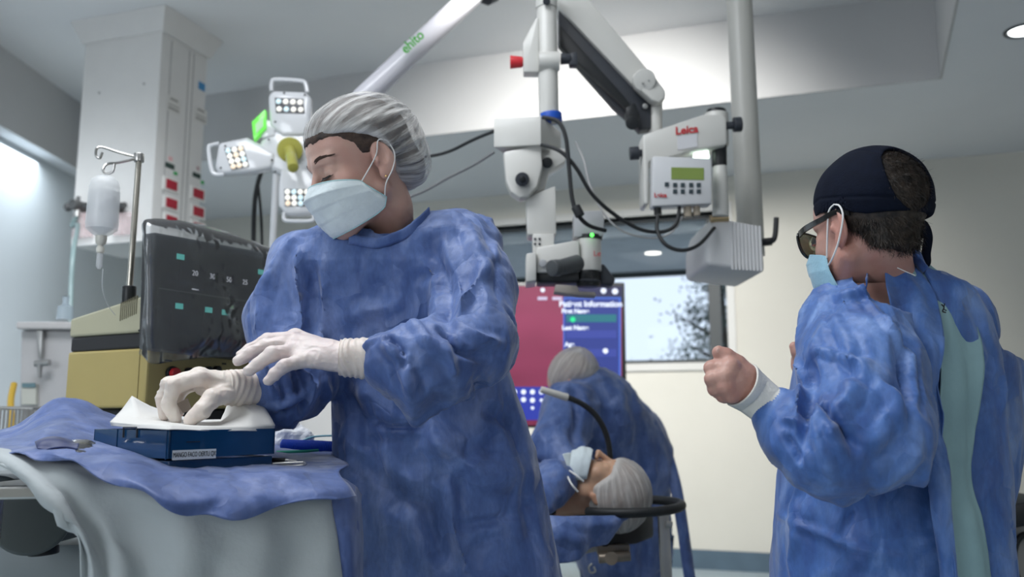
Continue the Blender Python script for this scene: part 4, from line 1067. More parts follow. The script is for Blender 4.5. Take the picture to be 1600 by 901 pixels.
# ---- skull cap: two panels, band and opening at the back
M_navy = mat('navy_cotton', (.004, .007, .018), .9, var=.25, vscale=60, bump=.15, bscale=300, spec=.2)
def mcap(X):
    L = to_local(X, MO, MF, SM)
    d = ell(L, (0, -.016, .046), (.0845, .1010, .0905)); d = smin(d, ell(L, (0, -.062, .030), (.068, .050, .066)), .03)
    inner = ell(L, (0, -.017, .040), (.0815, .0985, .0875))
    rim = L[:, 2] - np.interp(L[:, 1], [-.12, -.06, .0, .03, .10], [-.010, -.002, .018, .028, .034]).astype(np.float32)
    hole = ell(L, (.010, -.108, .052), (.042, .075, .058))
    d = smax(d, -inner, .002); d = smax(d, -rim, .004); d = smax(d, -hole, .004)
    return d * SM
Vc, Qc = sdf_mesh(mcap, *bounds([ml(0, 0, .03)], pad=.16), .0022); Nc = normals(Vc, Qc); Lc = ((Vc - np.array(MO)) @ np.array(MF)) / SM
seam = np.exp(-((Lc[:, 2] - np.interp(Lc[:, 1], [-.12, .02, .10], [.008, .052, .060])) / .0022) ** 2); seam2 = np.exp(-((np.abs(Lc[:, 0]) - .042) / .0022) ** 2) * (Lc[:, 2] > .055)
Vc = Vc + Nc * (-.0016 * np.maximum(seam, seam2) + .0008 * vnoise(Vc, 40, 2))[:, None]
mesh_obj('skull_cap', Vc, Qc, M_navy, man)
mb = MB(); K = P(1428, 340, 1.500)
mb.sph(K, .013, (1.2, .9, 1.0)); mb.tube([K + Vector((-.030, .0, -.002)), K + Vector((-.012, -.010, .006)), K + Vector((.006, -.008, -.004)), K + Vector((.012, .002, .008)), K + Vector((-.004, .0, .012))], .0075, seg=8)
mb.build('cap_knot', M_navy, man)
def ribbon(name, pts, wv, m, par, w=.010):
    pts = smooth_path(pts, 8); V = []; n = len(pts)
    for i, p in enumerate(pts):
        t = (pts[min(i + 1, n - 1)] - pts[max(i - 1, 0)]).normalized(); v = Vector(wv[0]).lerp(Vector(wv[1]), i / (n - 1)); v = (v - t * v.dot(t)).normalized() * w
        V += [p - v, p + v]
    o = from_data(name, V, [(2 * i, 2 * i + 1, 2 * i + 3, 2 * i + 2) for i in range(n - 1)], m, par); md = o.modifiers.new('s', 'SOLIDIFY'); md.thickness = .003; md.offset = 0; return o
ribbon('cap_tie', [P(1433, 345, 1.49), P(1444, 352, 1.485), P(1450, 370, 1.48), P(1447, 395, 1.475), P(1446, 412, 1.47), P(1430, 418, 1.47)], [(1, -.3, 0), (1, .1, .6)], M_navy, man, .0075)
ribbon('cap_tie', [P(1430, 345, 1.495), P(1440, 362, 1.49), P(1436, 372, 1.49)], [(1, 0, 0), (.6, .6, 0)], M_navy, man, .007)
# ---- glasses
gl_ = empty('safety_glasses', ml(0, .09, 0), 'black framed safety glasses worn by the man in the dark cap', 'glasses')
M_frame = mat('black_acetate', (.006, .007, .007), .18, coat=.5)
M_lens = mat('tinted_lens', (.55, .55, .38), .05, trans=.85, spec=.5)
mb = MB()
for s in (1, -1):
    rim = [ml(s * x, .104 - .30 * max(0, x - .02) ** 1.0 * .55, z) for x, z in [(.012, .010), (.030, .016), (.056, .016), (.066, .010), (.064, -.012), (.052, -.026), (.030, -.028), (.016, -.018)]]
    mb.tube(rim, .0028, seg=8, closed=True)
mb.tube([ml(-.013, .107, .009), ml(0, .109, .012), ml(.013, .107, .009)], .0028, seg=8)
mb.build('front_frame', M_frame, gl_)
for s in (1, -1):
    pts = [ml(s * .068, .090, .011), ml(s * .0795, .060, .012), ml(s * .0815, .020, .014), ml(s * .0815, -.012, .016), ml(s * .0810, -.040, .004)]
    pts = smooth_path(pts, 6); V = []
    for i, p in enumerate(pts):
        hgt = .0058 * (1 - .35 * i / len(pts)) * SM; u_ = MF @ Vector((0, 0, hgt)); o_ = MF @ Vector((s * .0017, 0, 0))
        V += [p - u_ - o_, p + u_ - o_, p + u_ + o_, p - u_ + o_]
    Fc = []
    for i in range(len(pts) - 1):
        for k in range(4): Fc.append((4 * i + k, 4 * i + (k + 1) % 4, 4 * i + 4 + (k + 1) % 4, 4 * i + 4 + k))
    Fc += [(3, 2, 1, 0), tuple(4 * (len(pts) - 1) + k for k in range(4))]
    from_data('temple_arm', V, Fc, M_frame, gl_, False)
    mb = MB(); poly = [ml(s * x, .1035 - .165 * max(0, x - .02), z) for x, z in [(.012, .010), (.030, .016), (.056, .016), (.066, .010), (.064, -.012), (.052, -.026), (.030, -.028), (.016, -.018)]]
    vs = [mb.bm.verts.new(p) for p in poly]; mb.bm.faces.new(vs); o = mb.build('lens', M_lens, gl_); md = o.modifiers.new('s', 'SOLIDIFY'); md.thickness = .0018
# ---- mask
mk2, mv2 = mask_mesh(man, MO, MF, SM, M_maskb, [
  (0, -.020, .112, .0680, .036, -.046), (.25, -.040, .122, .0700, .034, -.058), (.5, -.062, .120, .071, .032, -.072), (.8, -.096, .110, .067, .026, -.096), (1, -.120, .092, .060, .022, -.112)])
for s in (1, -1):
    mb = MB(); a = mv2[2 * 49 + (48 if s > 0 else 0)]; b = mv2[12 * 49 + (48 if s > 0 else 0)]
    mb.tube([a, ml(s * .078, .016, -.010), ml(s * .082, .002, .022), ml(s * .082, -.012, .030)], .0016, seg=6)
    mb.tube([b, ml(s * .080, .012, -.056), ml(s * .086, -.012, -.035), ml(s * .087, -.030, .0), ml(s * .083, -.024, .022), ml(s * .082, -.012, .030)], .0016, seg=6)
    mb.build('ear_loop', M_loop, man)
for s in (-1, 1):
    x = hx + s * .09; y = 1.56 + s * .03
    mb = MB(); mb.lathe([(.095, .62), (.080, .40), (.066, .12), (.062, .05)], (x, y, 0), seg=28); mb.build('trouser_leg', M_cloth_dk, man)
    mb = MB(); mb.sph((x - .03, y + .04, .045), .05, (1.5, 2.3, .9)); mb.build('clog', M_shoe, man)
# ================================================================== PATIENT AND ASSISTANT
def lin_path(pts, sub):
    return [pts[i].lerp(pts[i + 1], k / sub) for i in range(len(pts) - 1) for k in range(sub)] + [pts[-1]]
def cloth_grid(name, rows, m, par, sub=6, lin=False, amp=0.0, freq=4, th=.0022, seed=1, crump=1.0, a=(.004, .002, .0006), tidy=None):
    """cloth through a grid of control points (rows of equal length)"""
    sp_ = lin_path if lin else smooth_path
    R_ = [sp_(r, sub) for r in rows]; nc = len(R_[0]); cols = [sp_([r[i] for r in R_], sub) for i in range(nc)]
    nr = len(cols[0]); V = np.array([list(cols[i][j]) for j in range(nr) for i in range(nc)])
    Q = np.array([(j * nc + i, j * nc + i + 1, (j + 1) * nc + i + 1, (j + 1) * nc + i) for j in range(nr - 1) for i in range(nc - 1)])
    if amp:
        idx = np.arange(len(V)); u = (idx % nc) / (nc - 1); t = (idx // nc) / (nr - 1); N = normals(V, Q)
        V = V + N * (amp * np.minimum(1, t * 2) * np.sin(freq * 6.283 * u + 1.2 * np.sin(4 * t + seed)))[:, None]
    if crump: V = crumple(V, Q, crump, a=a, seed=seed)
    if tidy is not None: V = tidy(V, (np.arange(len(V)) % nc) / (nc - 1), (np.arange(len(V)) // nc) / (nr - 1))
    o = mesh_obj(name, V, Q, m, par); md = o.modifiers.new('s', 'SOLIDIFY'); md.thickness = th; md.offset = 0
    return o
# ---- patient
pat = empty('person', P(900, 800, 2.55), 'patient lying on the back with bouffant cap and mask, head on the black headrest', 'person')
PF = head_frame((.10, -.16, .97), (.97, -.12, -.08)); SP = .97
PO = P(935, 704, 2.50) - PF @ (Vector((0, .112, -.034)) * SP)
def pl_(x, y, z): return PO + PF @ (Vector((x, y, z)) * SP)
def phead(X): 
    d = head_sdf(to_local(X, PO, PF, SP), fem=False) * SP
    return smin(d, chain(X, [pl_(0, -.02, -.05), pl_(0, -.035, -.13), pl_(0, -.05, -.22)], [.055, .054, .075], .02), .025)
ptz = PO.z - .07; padz = P(980, 797, 2.5).z
BD = Vector((-.76, .65, 0)); BP = Vector((.65, .76, 0)); B0 = Vector((PO.x - .16, 2.60, 0))
def bp(t, s_, z): return B0 + BD * t + BP * s_ + Vector((0, 0, z))
BRm = np.array(Matrix((BD, BP, Vector((0, 0, 1)))).transposed())
def pbody(X):
    d = phead(X)
    d = smin(d, ell(X, bp(.28, 0, ptz + .02), (.28, .20, .12), BRm), .05)
    d = smin(d, chain(X, [bp(.5, 0, ptz), bp(.95, 0, ptz), bp(1.32, 0, ptz)], [.14, .11, .07], .05), .05)
    return smax(d, padz + .012 - X[:, 2], .01)
V1, Q1 = sdf_mesh(pbody, (PO.x - 1.6, 2.2, ptz - .25), (PO.x + .2, 3.95, ptz + .3), .012)
V2, Q2 = sdf_mesh(phead, *bounds([PO, pl_(0, 0, -.12)], pad=.15), .0036)
xc = pl_(0, 0, -.14).x
mesh_obj('body', *join_vq([cut(V1, Q1, lambda V: V[:, 0] < xc + .004), cut(V2, Q2, lambda V: V[:, 0] > xc - .012)]), M_skinP, pat)
bouffant(pat, PO, PF, SP, (0, -.010, .036), (.101, .108, .098), (0, 1, -.25), [(-.2, -.11), (-.05, -.10), (.0, -.075), (.03, -.03), (.06, .006), (.12, .020)], M_bouf2, h=.005, amp=.004)
mask_mesh(pat, PO, PF, SP, M_mask, [(0, -.050, .112, .066, .040, -.058), (.5, -.080, .118, .068, .034, -.084), (1, -.112, .100, .060, .028, -.104)], nu=24, nv=16)
# masks' flap standing up under the chin
cloth_grid('mask_flap', [[P(879, 709, 2.47), P(890, 707, 2.5), P(902, 709, 2.54)], [P(884, 722, 2.46), P(893, 722, 2.48), P(900, 716, 2.52)], [P(888, 738, 2.455), P(896, 736, 2.47), P(902, 722, 2.5)]], M_mask, pat, crump=0)
mb = MB(); mb.tube([P(890, 735, 2.44), P(900, 742, 2.41), P(912, 752, 2.41)], .0028, seg=6); mb.tube([P(886, 742, 2.44), P(893, 756, 2.40), P(903, 768, 2.40)], .0028, seg=6); mb.build('ear_loop', M_loop, pat)
hair_brow(pat, PO, PF, SP, -1, thick=.0012); hair_brow(pat, PO, PF, SP, 1, thick=.0012)
def pgown(X):
    d = ell(X, bp(.28, 0, ptz + .03), (.27, .24, .15), BRm)
    d = smin(d, chain(X, [bp(.5, 0, ptz), bp(.95, 0, ptz), bp(1.32, 0, ptz)], [.18, .15, .11], .05), .08)
    d = smin(d, chain(X, [P(868, 750, 2.48), P(835, 790, 2.40)], [.070, .06], .02), .05)
    return smax(d, padz + .006 - X[:, 2], .01)
Vp, Qp = sdf_mesh(pgown, (PO.x - 1.6, 2.1, ptz - .25), (PO.x + .1, 3.98, ptz + .32), .012)
Vp = buckle(Vp, Qp, 1.04, iters=40, goal=.03, bend=.06, noise_amp=.006, nscale=9); Vp = crumple(Vp, Qp, 1.2)
mesh_obj('gown', Vp, Qp, M_gown, pat)
# ---- operating bed with ring headrest
bed = empty('operating_bed', (PO.x - .9, 2.66, 0), 'operating bed carrying the patient, black headrest and ringed steel arm support', 'bed')
padz = P(980, 797, 2.5).z
mb = MB(); bfr = (B0 + Vector((.16, .04, padz)), BD, -BP)
mb.prism([(1.5, -.27), (.32, -.27), (.18, -.16), (-.10, -.13), (-.13, 0), (-.10, .13), (.18, .16), (.32, .27), (1.5, .27)], -.10, -.004, bfr, bevel=.012); mb.build('mattress', M_rubber, bed)
mb = MB(); mb.prism([(1.45, -.24), (.3, -.24), (.05, -.1), (.05, .1), (.3, .24), (1.45, .24)], -.145, -.101, bfr, bevel=.006); mb.build('bed_frame', M_alu, bed)
# black wrist-rest ring round the head
rc_ = P(982, 790, 2.56); mb = MB()
ring = [rc_ + Vector((.150 * math.cos(a) * (1 if math.cos(a) > 0 else 1.05), .175 * math.sin(a), .006 * math.cos(a))) for a in np.linspace(-2.5, 2.5, 22)]
mb.tube(ring, .0135, seg=12, sub=3); mb.build('wrist_rest_ring', M_rubber, bed)
mb = MB(); q = P(1036, 802, 2.50); mb.prism([(-.015, 0), (.015, 0), (.03, -.55), (-.0, -.55)], -.012, .012, (q + Vector((.0, 0, .01)), (1, 0, 0), (0, 0, 1)), bevel=.003)
mb.cyl(P(1040, 818, 2.47), P(1050, 820, 2.47), .009); mb.build('ring_post', M_alu, bed)
mb = MB(); mb.cyl(P(935, 872, 2.47), P(985, 868, 2.47), .014, bevel=.003); mb.cyl(P(955, 872, 2.45), P(955, 872, 2.50), .018); mb.box(P(958, 858, 2.5), (.09, .03, .03), bevel=.004); mb.build('clamp', mat('worn_brass_grey', (.30, .25, .20), .4, metal=.6, var=.3), bed)
mb = MB(); mb.box(bp(.85, 0, .36), (.34, .34, .64), bevel=.03); mb.box(bp(.75, 0, .04), (1.1, .5, .08), Matrix.Rotation(math.atan2(BD.y, BD.x), 3, 'Z'), bevel=.02); mb.build('pedestal', M_whitep, bed)
mb = MB(); mb.tube([P(925, 880, 2.42), P(920, 886, 2.42), P(923, 894, 2.42), P(930, 892, 2.42), P(928, 885, 2.42)], .003, seg=6); mb.build('hook', M_steel, bed)
# blue sheet hanging from the bed by the patient's shoulder
sh = cloth_grid('bed_sheet', [[P(800, 800, 2.33), P(880, 806, 2.34), P(935, 806, 2.36), P(985, 806, 2.42)], [P(800, 835, 2.31), P(880, 830, 2.32), P(930, 822, 2.34), P(978, 812, 2.40)],
     [P(800, 868, 2.30), P(880, 850, 2.31), P(925, 838, 2.335), P(965, 822, 2.39)], [P(800, 885, 2.31), P(880, 878, 2.32), P(915, 862, 2.335), P(945, 845, 2.38)]], M_gown, None, amp=.008, freq=2, crump=1.5)
tag(sh, 'crumpled blue sheet hanging from the bed edge under the patient shoulder', 'bed sheet')
# gooseneck beside the head
gn = empty('gooseneck_holder', P(955, 760, 2.62), 'black flexible gooseneck with pale tip arching over the patient face', 'gooseneck')
mb = MB(); mb.tube([P(885, 620, 2.60), P(910, 631, 2.61), P(932, 650, 2.62), P(947, 678, 2.63), P(953, 710, 2.64), P(955, 745, 2.65), P(956, 800, 2.65)], .0085, seg=12, sub=10); mb.build('flexible_arm', M_rubber, gn)
mb = MB(); mb.cyl(P(845, 608, 2.58), P(887, 621, 2.60), .0095, .0115, bevel=.002); mb.build('tip', mat('pale_plastic', (.62, .60, .55), .4), gn)
# ---- assistant bending over behind the bed
asst = empty('person', (P(970, 800, 3.4).x, 3.45, 0), 'assistant in blue gown and pale cap bending over behind the patient with back turned', 'person')
AF = head_frame((-.62, .30, -.72), (-.55, .3, .75)); SA = .93
AO = P(890, 580, 3.22) - AF @ Vector((0, -.02, .04))
def al(x, y, z): return AO + AF @ Vector((x, y, z))
def ahead(X): return smin(head_sdf(to_local(X, AO, AF, SA)), chain(X, [al(0, -.01, -.03), P(935, 672, 3.28)], [.045, .035], .02), .02)
a_arm = limb_pts([(890, 640, 3.12, .075), (868, 700, 3.02, .06), (905, 742, 2.92, .05), (930, 740, 2.86, .04)])
def agown(X):
    d = smin(ell(X, P(930, 648, 3.25), (.175, .15, .17)), ell(X, P(975, 715, 3.38), (.185, .17, .22)), .10)
    d = smin(d, chain(X, [P(975, 760, 3.42), Vector((P(975, 901, 3.45).x, 3.46, .55))], [.165, .19], 0), .06)
    d = smin(d, ell(X, P(915, 616, 3.24), (.115, .10, .10)), .06)
    d = smin(d, chain(X, *[a_arm[0], [.105, .085, .07, .05]], .03), .04)
    return d
def abody(X):
    d = ahead(X); d = smin(d, ell(X, P(930, 655, 3.26), (.12, .11, .12)), .04); d = smin(d, ell(X, P(972, 720, 3.38), (.13, .12, .16)), .06)
    d = smin(d, chain(X, a_arm[0], [.05, .04, .035, .035], .02), .03)
    for s in (-1, 1):
        x = P(978, 900, 3.45).x + s * .09; d = smin(d, chain(X, [Vector((x, 3.45, .85)), Vector((x, 3.46, .45)), Vector((x, 3.48, .09))], [.10, .06, .045], .02), .03)
    return d
gx = P(970, 800, 3.4).x
V, Q = sdf_mesh(abody, (gx - .55, 2.7, .02), (gx + .35, 3.8, 1.5), .012); mesh_obj('body', V, Q, M_skinF, asst)
V, Q = sdf_mesh(agown, (gx - .5, 2.8, .38), (gx + .45, 3.85, 1.5), .011); Nn = normals(V, Q)
for pix, w, d, s_h in [([(895, 600), (905, 650), (903, 690)], .03, -.03, 1), ([(910, 640), (940, 630), (980, 640)], .03, .012, 1), ([(985, 610), (1005, 680), (1015, 760)], .04, -.02, 1),
                       ([(905, 700), (930, 690), (960, 700)], .03, .014, 1), ([(940, 760), (950, 820), (955, 890)], .04, .02, 1), ([(1000, 780), (1010, 850), (1010, 900)], .04, -.02, 1)]:
    V = crease(V, Nn, pix, w, d, s_h)
V = buckle(V, Q, 1.03, iters=40, goal=.03, bend=.06, noise_amp=.006, nscale=9, seed=4); V = crumple(V, Q, 1.2, seed=7)
mesh_obj('gown', V, Q, M_gown, asst)
bouffant(asst, AO, AF, SA, (0, -.028, .036), (.090, .106, .086), (0, 1, -.25), [(-.2, -.06), (-.07, -.055), (-.02, -.02), (.12, .01)], M_bouf2, h=.005, amp=.004, puff=[((0, -.07, .0), (.07, .05, .06))])
mb = MB(); mb.sph(P(938, 742, 2.84), .035, (1.3, .8, .8)); 
for k in range(5): mb.tube([P(940, 742 + k * 2 - 4, 2.84), P(952, 738 + k * 4 - 6, 2.82), P(958, 742 + k * 4 - 6, 2.81)], .008, seg=8)
mb.build('glove', M_glove, asst)
ribbon('gown_tie', [P(1044, 715, 3.32), P(1056, 760, 3.30), P(1066, 820, 3.29), P(1078, 905, 3.28)], [(1, 0, 0), (1, .2, 0)], M_gown, asst, .022)
for s in (-1, 1):
    x = P(978, 900, 3.45).x + s * .09
    mb = MB(); mb.lathe([(.10, .60), (.08, .40), (.065, .12), (.06, .05)], (x, 3.46, 0)); mb.build('trouser_leg', M_cloth_dk, asst)
    mb = MB(); mb.sph((x, 3.42, .045), .05, (.95, 2.4, .9)); mb.build('clog', M_shoe, asst)
# ================================================================== EQUIPMENT
def hit(px, py, O, N):
    """point of the plane (O, N) seen at a pixel"""
    o = Vector((0, 0, CAMZ)); r = P(px, py, 1) - o; N = Vector(N); return o + r * ((Vector(O) - o).dot(N) / r.dot(N))
def pp(mb, pix, Y, t, bevel=0.0, Y2=None):
    """solid plate whose front outline is seen at these pixels at depth Y; t metres thick"""
    pts = [P(a, b, Y) for a, b in pix]; return mb.prism([(p.x, p.z) for p in pts][::-1], -t, 0, ((0, Y, 0), (1, 0, 0), (0, 0, 1)), bevel) if False else mb.prism([(p.x, p.z) for p in pts], 0, -t, ((0, Y, 0), (1, 0, 0), (0, 0, 1)), bevel)
def panel(mb, c, U, V, w, h, t, bevel=0.0):
    """box of w x h standing t proud of a face; c on the face"""
    U = Vector(U).normalized(); V = Vector(V).normalized(); N = U.cross(V)
    return mb.prism([(-w / 2, -h / 2), (w / 2, -h / 2), (w / 2, h / 2), (-w / 2, h / 2)], 0, t, (c, U, V), bevel)
Z = Vector((0, 0, 1))
# ---- ceiling service column
def at_z(px, py, z):
    o = Vector((0, 0, CAMZ)); r = P(px, py, 1) - o; return o + r * ((z - CAMZ) / r.z)
cc = at_z(257, 12, UPZ); uL = -WD; uR = WN
col_ = empty('service_column', cc, 'white ceiling service column with red sockets on its right side', 'service column')
def rect_at(c, a, b, ia=0.0): return [c + uL * (ia) + uR * (ia), c + uL * (a - ia) + uR * ia, c + uL * (a - ia) + uR * (b - ia), c + uL * ia + uR * (b - ia)]
cb = cc + uL * .03 + uR * .03; cA, cB = .53, .38
zb = hit(254, 374, cb, uR).z
def corners(c, a, b): return [c, c + uL * a, c + uL * a + uR * b, c + uR * b]
mb = MB(); q = [(v.x, v.y) for v in corners(cb, cA, cB)]; mb.prism(q, 0, UPZ - zb - .01, ((0, 0, zb), (1, 0, 0), (0, 1, 0)), bevel=.004); mb.build('column_body', M_white, col_, auto=20)
bm = bmesh.new(); top = corners(cc - uL * .03 - uR * .03, cA + .12, cB + .12); bot = corners(cb - uL * .012 - uR * .012, cA + .024, cB + .024)
vt = [bm.verts.new(v.xy.to_3d() + Z * (UPZ - .001)) for v in top]; vb = [bm.verts.new(v.xy.to_3d() + Z * (UPZ - .12)) for v in bot]
for i in range(4): bm.faces.new((vb[i], vb[(i + 1) % 4], vt[(i + 1) % 4], vt[i]))
bm.faces.new(vb[::-1]); bm.faces.new(vt); m_ = MB(); m_.bm.free(); m_.bm = bm; m_.build('ceiling_flange', M_white, col_, auto=20)
fO = cb; fN = -uL   # right-hand face: outward normal is -uL = WD
fU, fV = uR, Z      # U x V = uR x Z
def on_col(px, py): return hit(px, py, fO, WD)
mb = MB()
for x, y0, y1 in [(292, 62, 372), (299, 62, 372), (263, 52, 372)]:
    a = on_col(x + 2, y0); b = on_col(x - 8, y1); a.z = UPZ - .13
    mb.box(((a.x + b.x) / 2, (a.y + b.y) / 2, (a.z + zb) / 2), (.004, .006, a.z - zb - .02), Matrix.Rotation(math.atan2(WD.y, WD.x), 3, 'Z'))
mb.build('panel_joint', mat('grey_joint', (.38, .38, .37), .6), col_, auto=0)
MsockF = mat('socket_frame', (.78, .78, .75), .4); Mdisp = mat('dark_display', (.02, .05, .04), .3); Mgs = mat('green_sticker', (.02, .35, .08), .5); Mpk = mat('pink_sticker', (.75, .45, .45), .6)
for x, ys in [(266, (289, 318, 345)), (308, (303, 331, 356))]:
    for y in ys:
        c = on_col(x, y); mb = MB(); panel(mb, c, fU, fV, .125, .075, .008, .002) ; f = mb.build('socket_frame', MsockF, col_, auto=20)
        mb = MB(); panel(mb, c + WD * .008, fU, fV, .085, .052, .006, .002); mb.build('socket_face', M_redsock, f, auto=20)
for x, y, w, h, m, nme in [(265, 259, .072, .028, Mdisp, 'display'), (307, 274, .066, .026, Mdisp, 'display'), (274, 271, .028, .018, Mgs, 'green_indicator'), (316, 285, .026, .018, Mgs, 'green_indicator'),
                       (266, 248, .03, .022, Mpk, 'sticker'), (309, 263, .02, .02, mat('grey_pink_sticker', (.45, .3, .32), .6), 'sticker'), (315, 135, .055, .045, mat('blue_sticker', (.05, .25, .50), .5), 'sticker'),
                       (271, 164, .11, .090, mat('label_white', (.66, .65, .62), .6), 'label_plate'), (313, 180, .11, .085, mat('label_white', (.66, .65, .62), .6), 'label_plate')]:
    mb = MB(); c = on_col(x, y); panel(mb, c, fU, fV, w, h, .003); o_ = mb.build(nme, m, col_, auto=0)
    if nme == 'label_plate':
        mb = MB()
        for dz, ww, hh in [(.028, .06, .012), (-.006, .085, .006), (-.026, .085, .012)]: panel(mb, c + WD * .003 + Z * dz, fU, fV, ww, hh, .001)
        mb.build('print', mat('print_grey', (.32, .31, .29), .7), o_, auto=0)
mb = MB()
for px_, py_ in [(258, 46), (298, 66), (245, 41), (143, 64)]:
    c = hit(px_, py_, fO, WD) if px_ > 256 else hit(px_, py_, fO, uR); mb.sph(c, .012)
for px_, py_ in [(155, 145), (225, 131)]: mb.sph(hit(px_, py_, fO, uR), .007)
mb.build('screws', M_alu, col_)
# gas outlets low on the left face with a hose
def gas_outlet(px, py, label, hose):
    c = hit(px, py, fO, uR) - uR * .0
    g = empty('gas_outlet', c, label, 'gas outlet', 'gas fittings on the service column')
    mb = MB(); mb.cyl(c, c - uR * .10, .028, bevel=.003); mb.cyl(c - uR * .05 - uL * .07, c - uR * .05 + uL * .07, .016); mb.sph(c - uR * .05 + uL * .075, .024); mb.cyl(c - uR * .06, c - uR * .06 + Z * .05, .011); mb.build('valve', mat('dark_brass', (.10, .10, .10), .4, metal=.6), g)
    mb = MB(); mb.cyl(c - uR * .06, c - uR * .06 - Z * .06, .013); mb.build('nozzle', M_steel, g)
    return g, c
g1, c1 = gas_outlet(135, 325, 'dark gas valve on the column beside the hanging drip bottle, hose coming down', True)
g2, c2 = gas_outlet(190, 325, 'dark gas valve on the column right of the hanging drip bottle, no hose', False)
hs = MB(); st = c1 - uR * .06 - Z * .06
hs.tube([st, st - Z * .05 + uL * .03, P(122, 352, st.y - .05), P(115, 390, 4.2), P(111, 450, 4.15), P(110, 520, 4.1), P(108, 640, 4.1), P(106, 800, 4.1)], .012, seg=8)
tag(hs.build('gas_hose', mat('grey_green_hose', (.16, .22, .22), .4)), 'thin grey hose running down from the gas valve on the service column', 'hose')
bagm = mat('pinkish_clear_film', (.80, .62, .62), .3, alpha=.35, var=.3, vscale=14)
cloth = MB()
for k, (a, b) in enumerate([((122, 335), (152, 372)), ((185, 335), (215, 368))]):
    p0 = hit(a[0], a[1], fO, uR) - uR * .03; p1 = hit(b[0], b[1], fO, uR) - uR * .03
    cloth.box((p0 + p1) / 2, (abs(p1.x - p0.x), .02, abs(p1.z - p0.z)), Matrix.Rotation(math.atan2(uL.y, uL.x), 3, 'Z'), bevel=.008)
cloth.build('printed_film', bagm, col_)
# ---- phaco machine: two-tone cabinet with the tilted console wrapped in film
mc = P(228, 600, 2.0); mL = Vector((-.87, .493, 0)); mR = Vector((.493, .87, 0))
MY = mat('yellow_enamel', (.50, .40, .155), .45, var=.04); MI = mat('ivory_enamel', (.50, .48, .34), .45, var=.03)
mz0 = P(228, 637, 2.0).z; zB0 = P(225, 543, 2.0).z; zB1 = P(225, 518, 2.0).z; zT = P(225, 461, 2.0).z; zTl = hit(107, 498, mc, mR).z
mach = empty('surgical_console', (mc.x, mc.y, 0), 'yellow and ivory surgical console with black band behind the draped table', 'medical machine')
mc0 = Vector((mc.x, mc.y, 0)); aL, aR = .30, .42
def msolid(name, z0, z1, m, grow=0.0, slope=None, bev=.006):
    mb = MB(); c = mc0 - mL * grow - mR * grow; L = aL + 2 * grow; Rr = aR + 2 * grow
    q = [c, c + mL * L, c + mL * L + mR * Rr, c + mR * Rr]; mb.prism([(v.x, v.y) for v in q], 0, z1 - z0, ((0, 0, z0), (1, 0, 0), (0, 1, 0)), bev)
    return mb.build(name, m, mach, auto=20)
msolid('lower_body', mz0, zB0, MY); msolid('black_band', zB0, zB1, mat('charcoal_band', (.03, .03, .032), .5), -.003)
mb = MB(); mb.prism([(0, zB1), (aL, zB1), (aL, zTl), (.06, zT), (0, zT)], -aR, 0, (mc0, mL, Z), bevel=.006) if False else None
mb = MB(); mb.prism([(0, zB1), (aL, zB1), (aL, zTl), (.04, zT), (0, zT)], 0, -aR if mL.cross(Z).dot(mR) < 0 else aR, (mc0, mL, Z), bevel=.006); up_ = mb.build('upper_body', MI, mach, auto=20)
mb = MB()
for i in range(9):
    c = hit(189 + i * 3.1, 487 - i * 1.4, mc0, mR); mb.prism([(-.0012, -.022), (.0012, -.022), (.0012, .022), (-.0012, .022)], -.0015, .0015, (c, mL, Z))
mb.build('vent_slots', mat('vent_dark', (.16, .15, .10), .6), up_, auto=0)
mb = MB(); mb.sph(hit(218, 516, mc0, mR), .0032); mb.build('screw', M_black, up_)
mb = MB(); c = mc0 + mL * .02; mb.prism([(.006, mz0 + .004), (.0075, mz0 + .004), (.0075, zB0 - .002), (.006, zB0 - .002)], -.001, .001, (c, mL, Z)); mb.build('door_gap', mat('gap_dark', (.12, .09, .03), .7), mach, auto=0)
msolid('plinth', mz0 - .05, mz0 - .001, M_black, -.02)
mb = MB()
zc_ = mz0 - .052
q = [mc0 + mL * .03 + mR * .03, mc0 + mL * (aL - .03) + mR * .03, mc0 + mL * (aL - .03) + mR * (aR - .03), mc0 + mL * .03 + mR * (aR - .03)]
mb.prism([(v.x, v.y) for v in q], 0, zc_ - .12, ((0, 0, .12), (1, 0, 0), (0, 1, 0)), .01); mb.build('cart', M_whitep, mach, auto=20)
for v in q:
    mb = MB(); mb.cyl(v + Z * .04 - mL * .012, v + Z * .04 + mL * .012, .04, bevel=.006); mb.cyl(v + Z * .04, v + Z * .125, .012); mb.build('caster', M_black, mach)
# front controls
fc = lambda px, py, d=0.0: hit(px, py, mc0 - mL * d, mL)
mb = MB(); c = fc(267, 583); mb.cyl(c, c - mL * .022, .0125, bevel=.002); mb.build('red_knob', M_red, mach)
mb = MB(); mb.cyl(c, c - mL * .010, .017, bevel=.002); mb.build('knob_collar', M_black, mach)
for px_, py_ in [(292, 580), (308, 579), (322, 578), (336, 577)]:
    mb = MB(); c = fc(px_, py_); mb.cyl(c, c - mL * .016, .009, bevel=.002); mb.build('connector', M_black, mach)
mb = MB()
for px_, py_, w in [(263, 563, .02), (350, 568, .014), (259, 597, .014)]: panel(mb, fc(px_, py_), -mR if (-mR).cross(Z).dot(mL) < 0 else mR, Z, w, .004, .0006)
mb.build('panel_print', M_black, mach, auto=0)
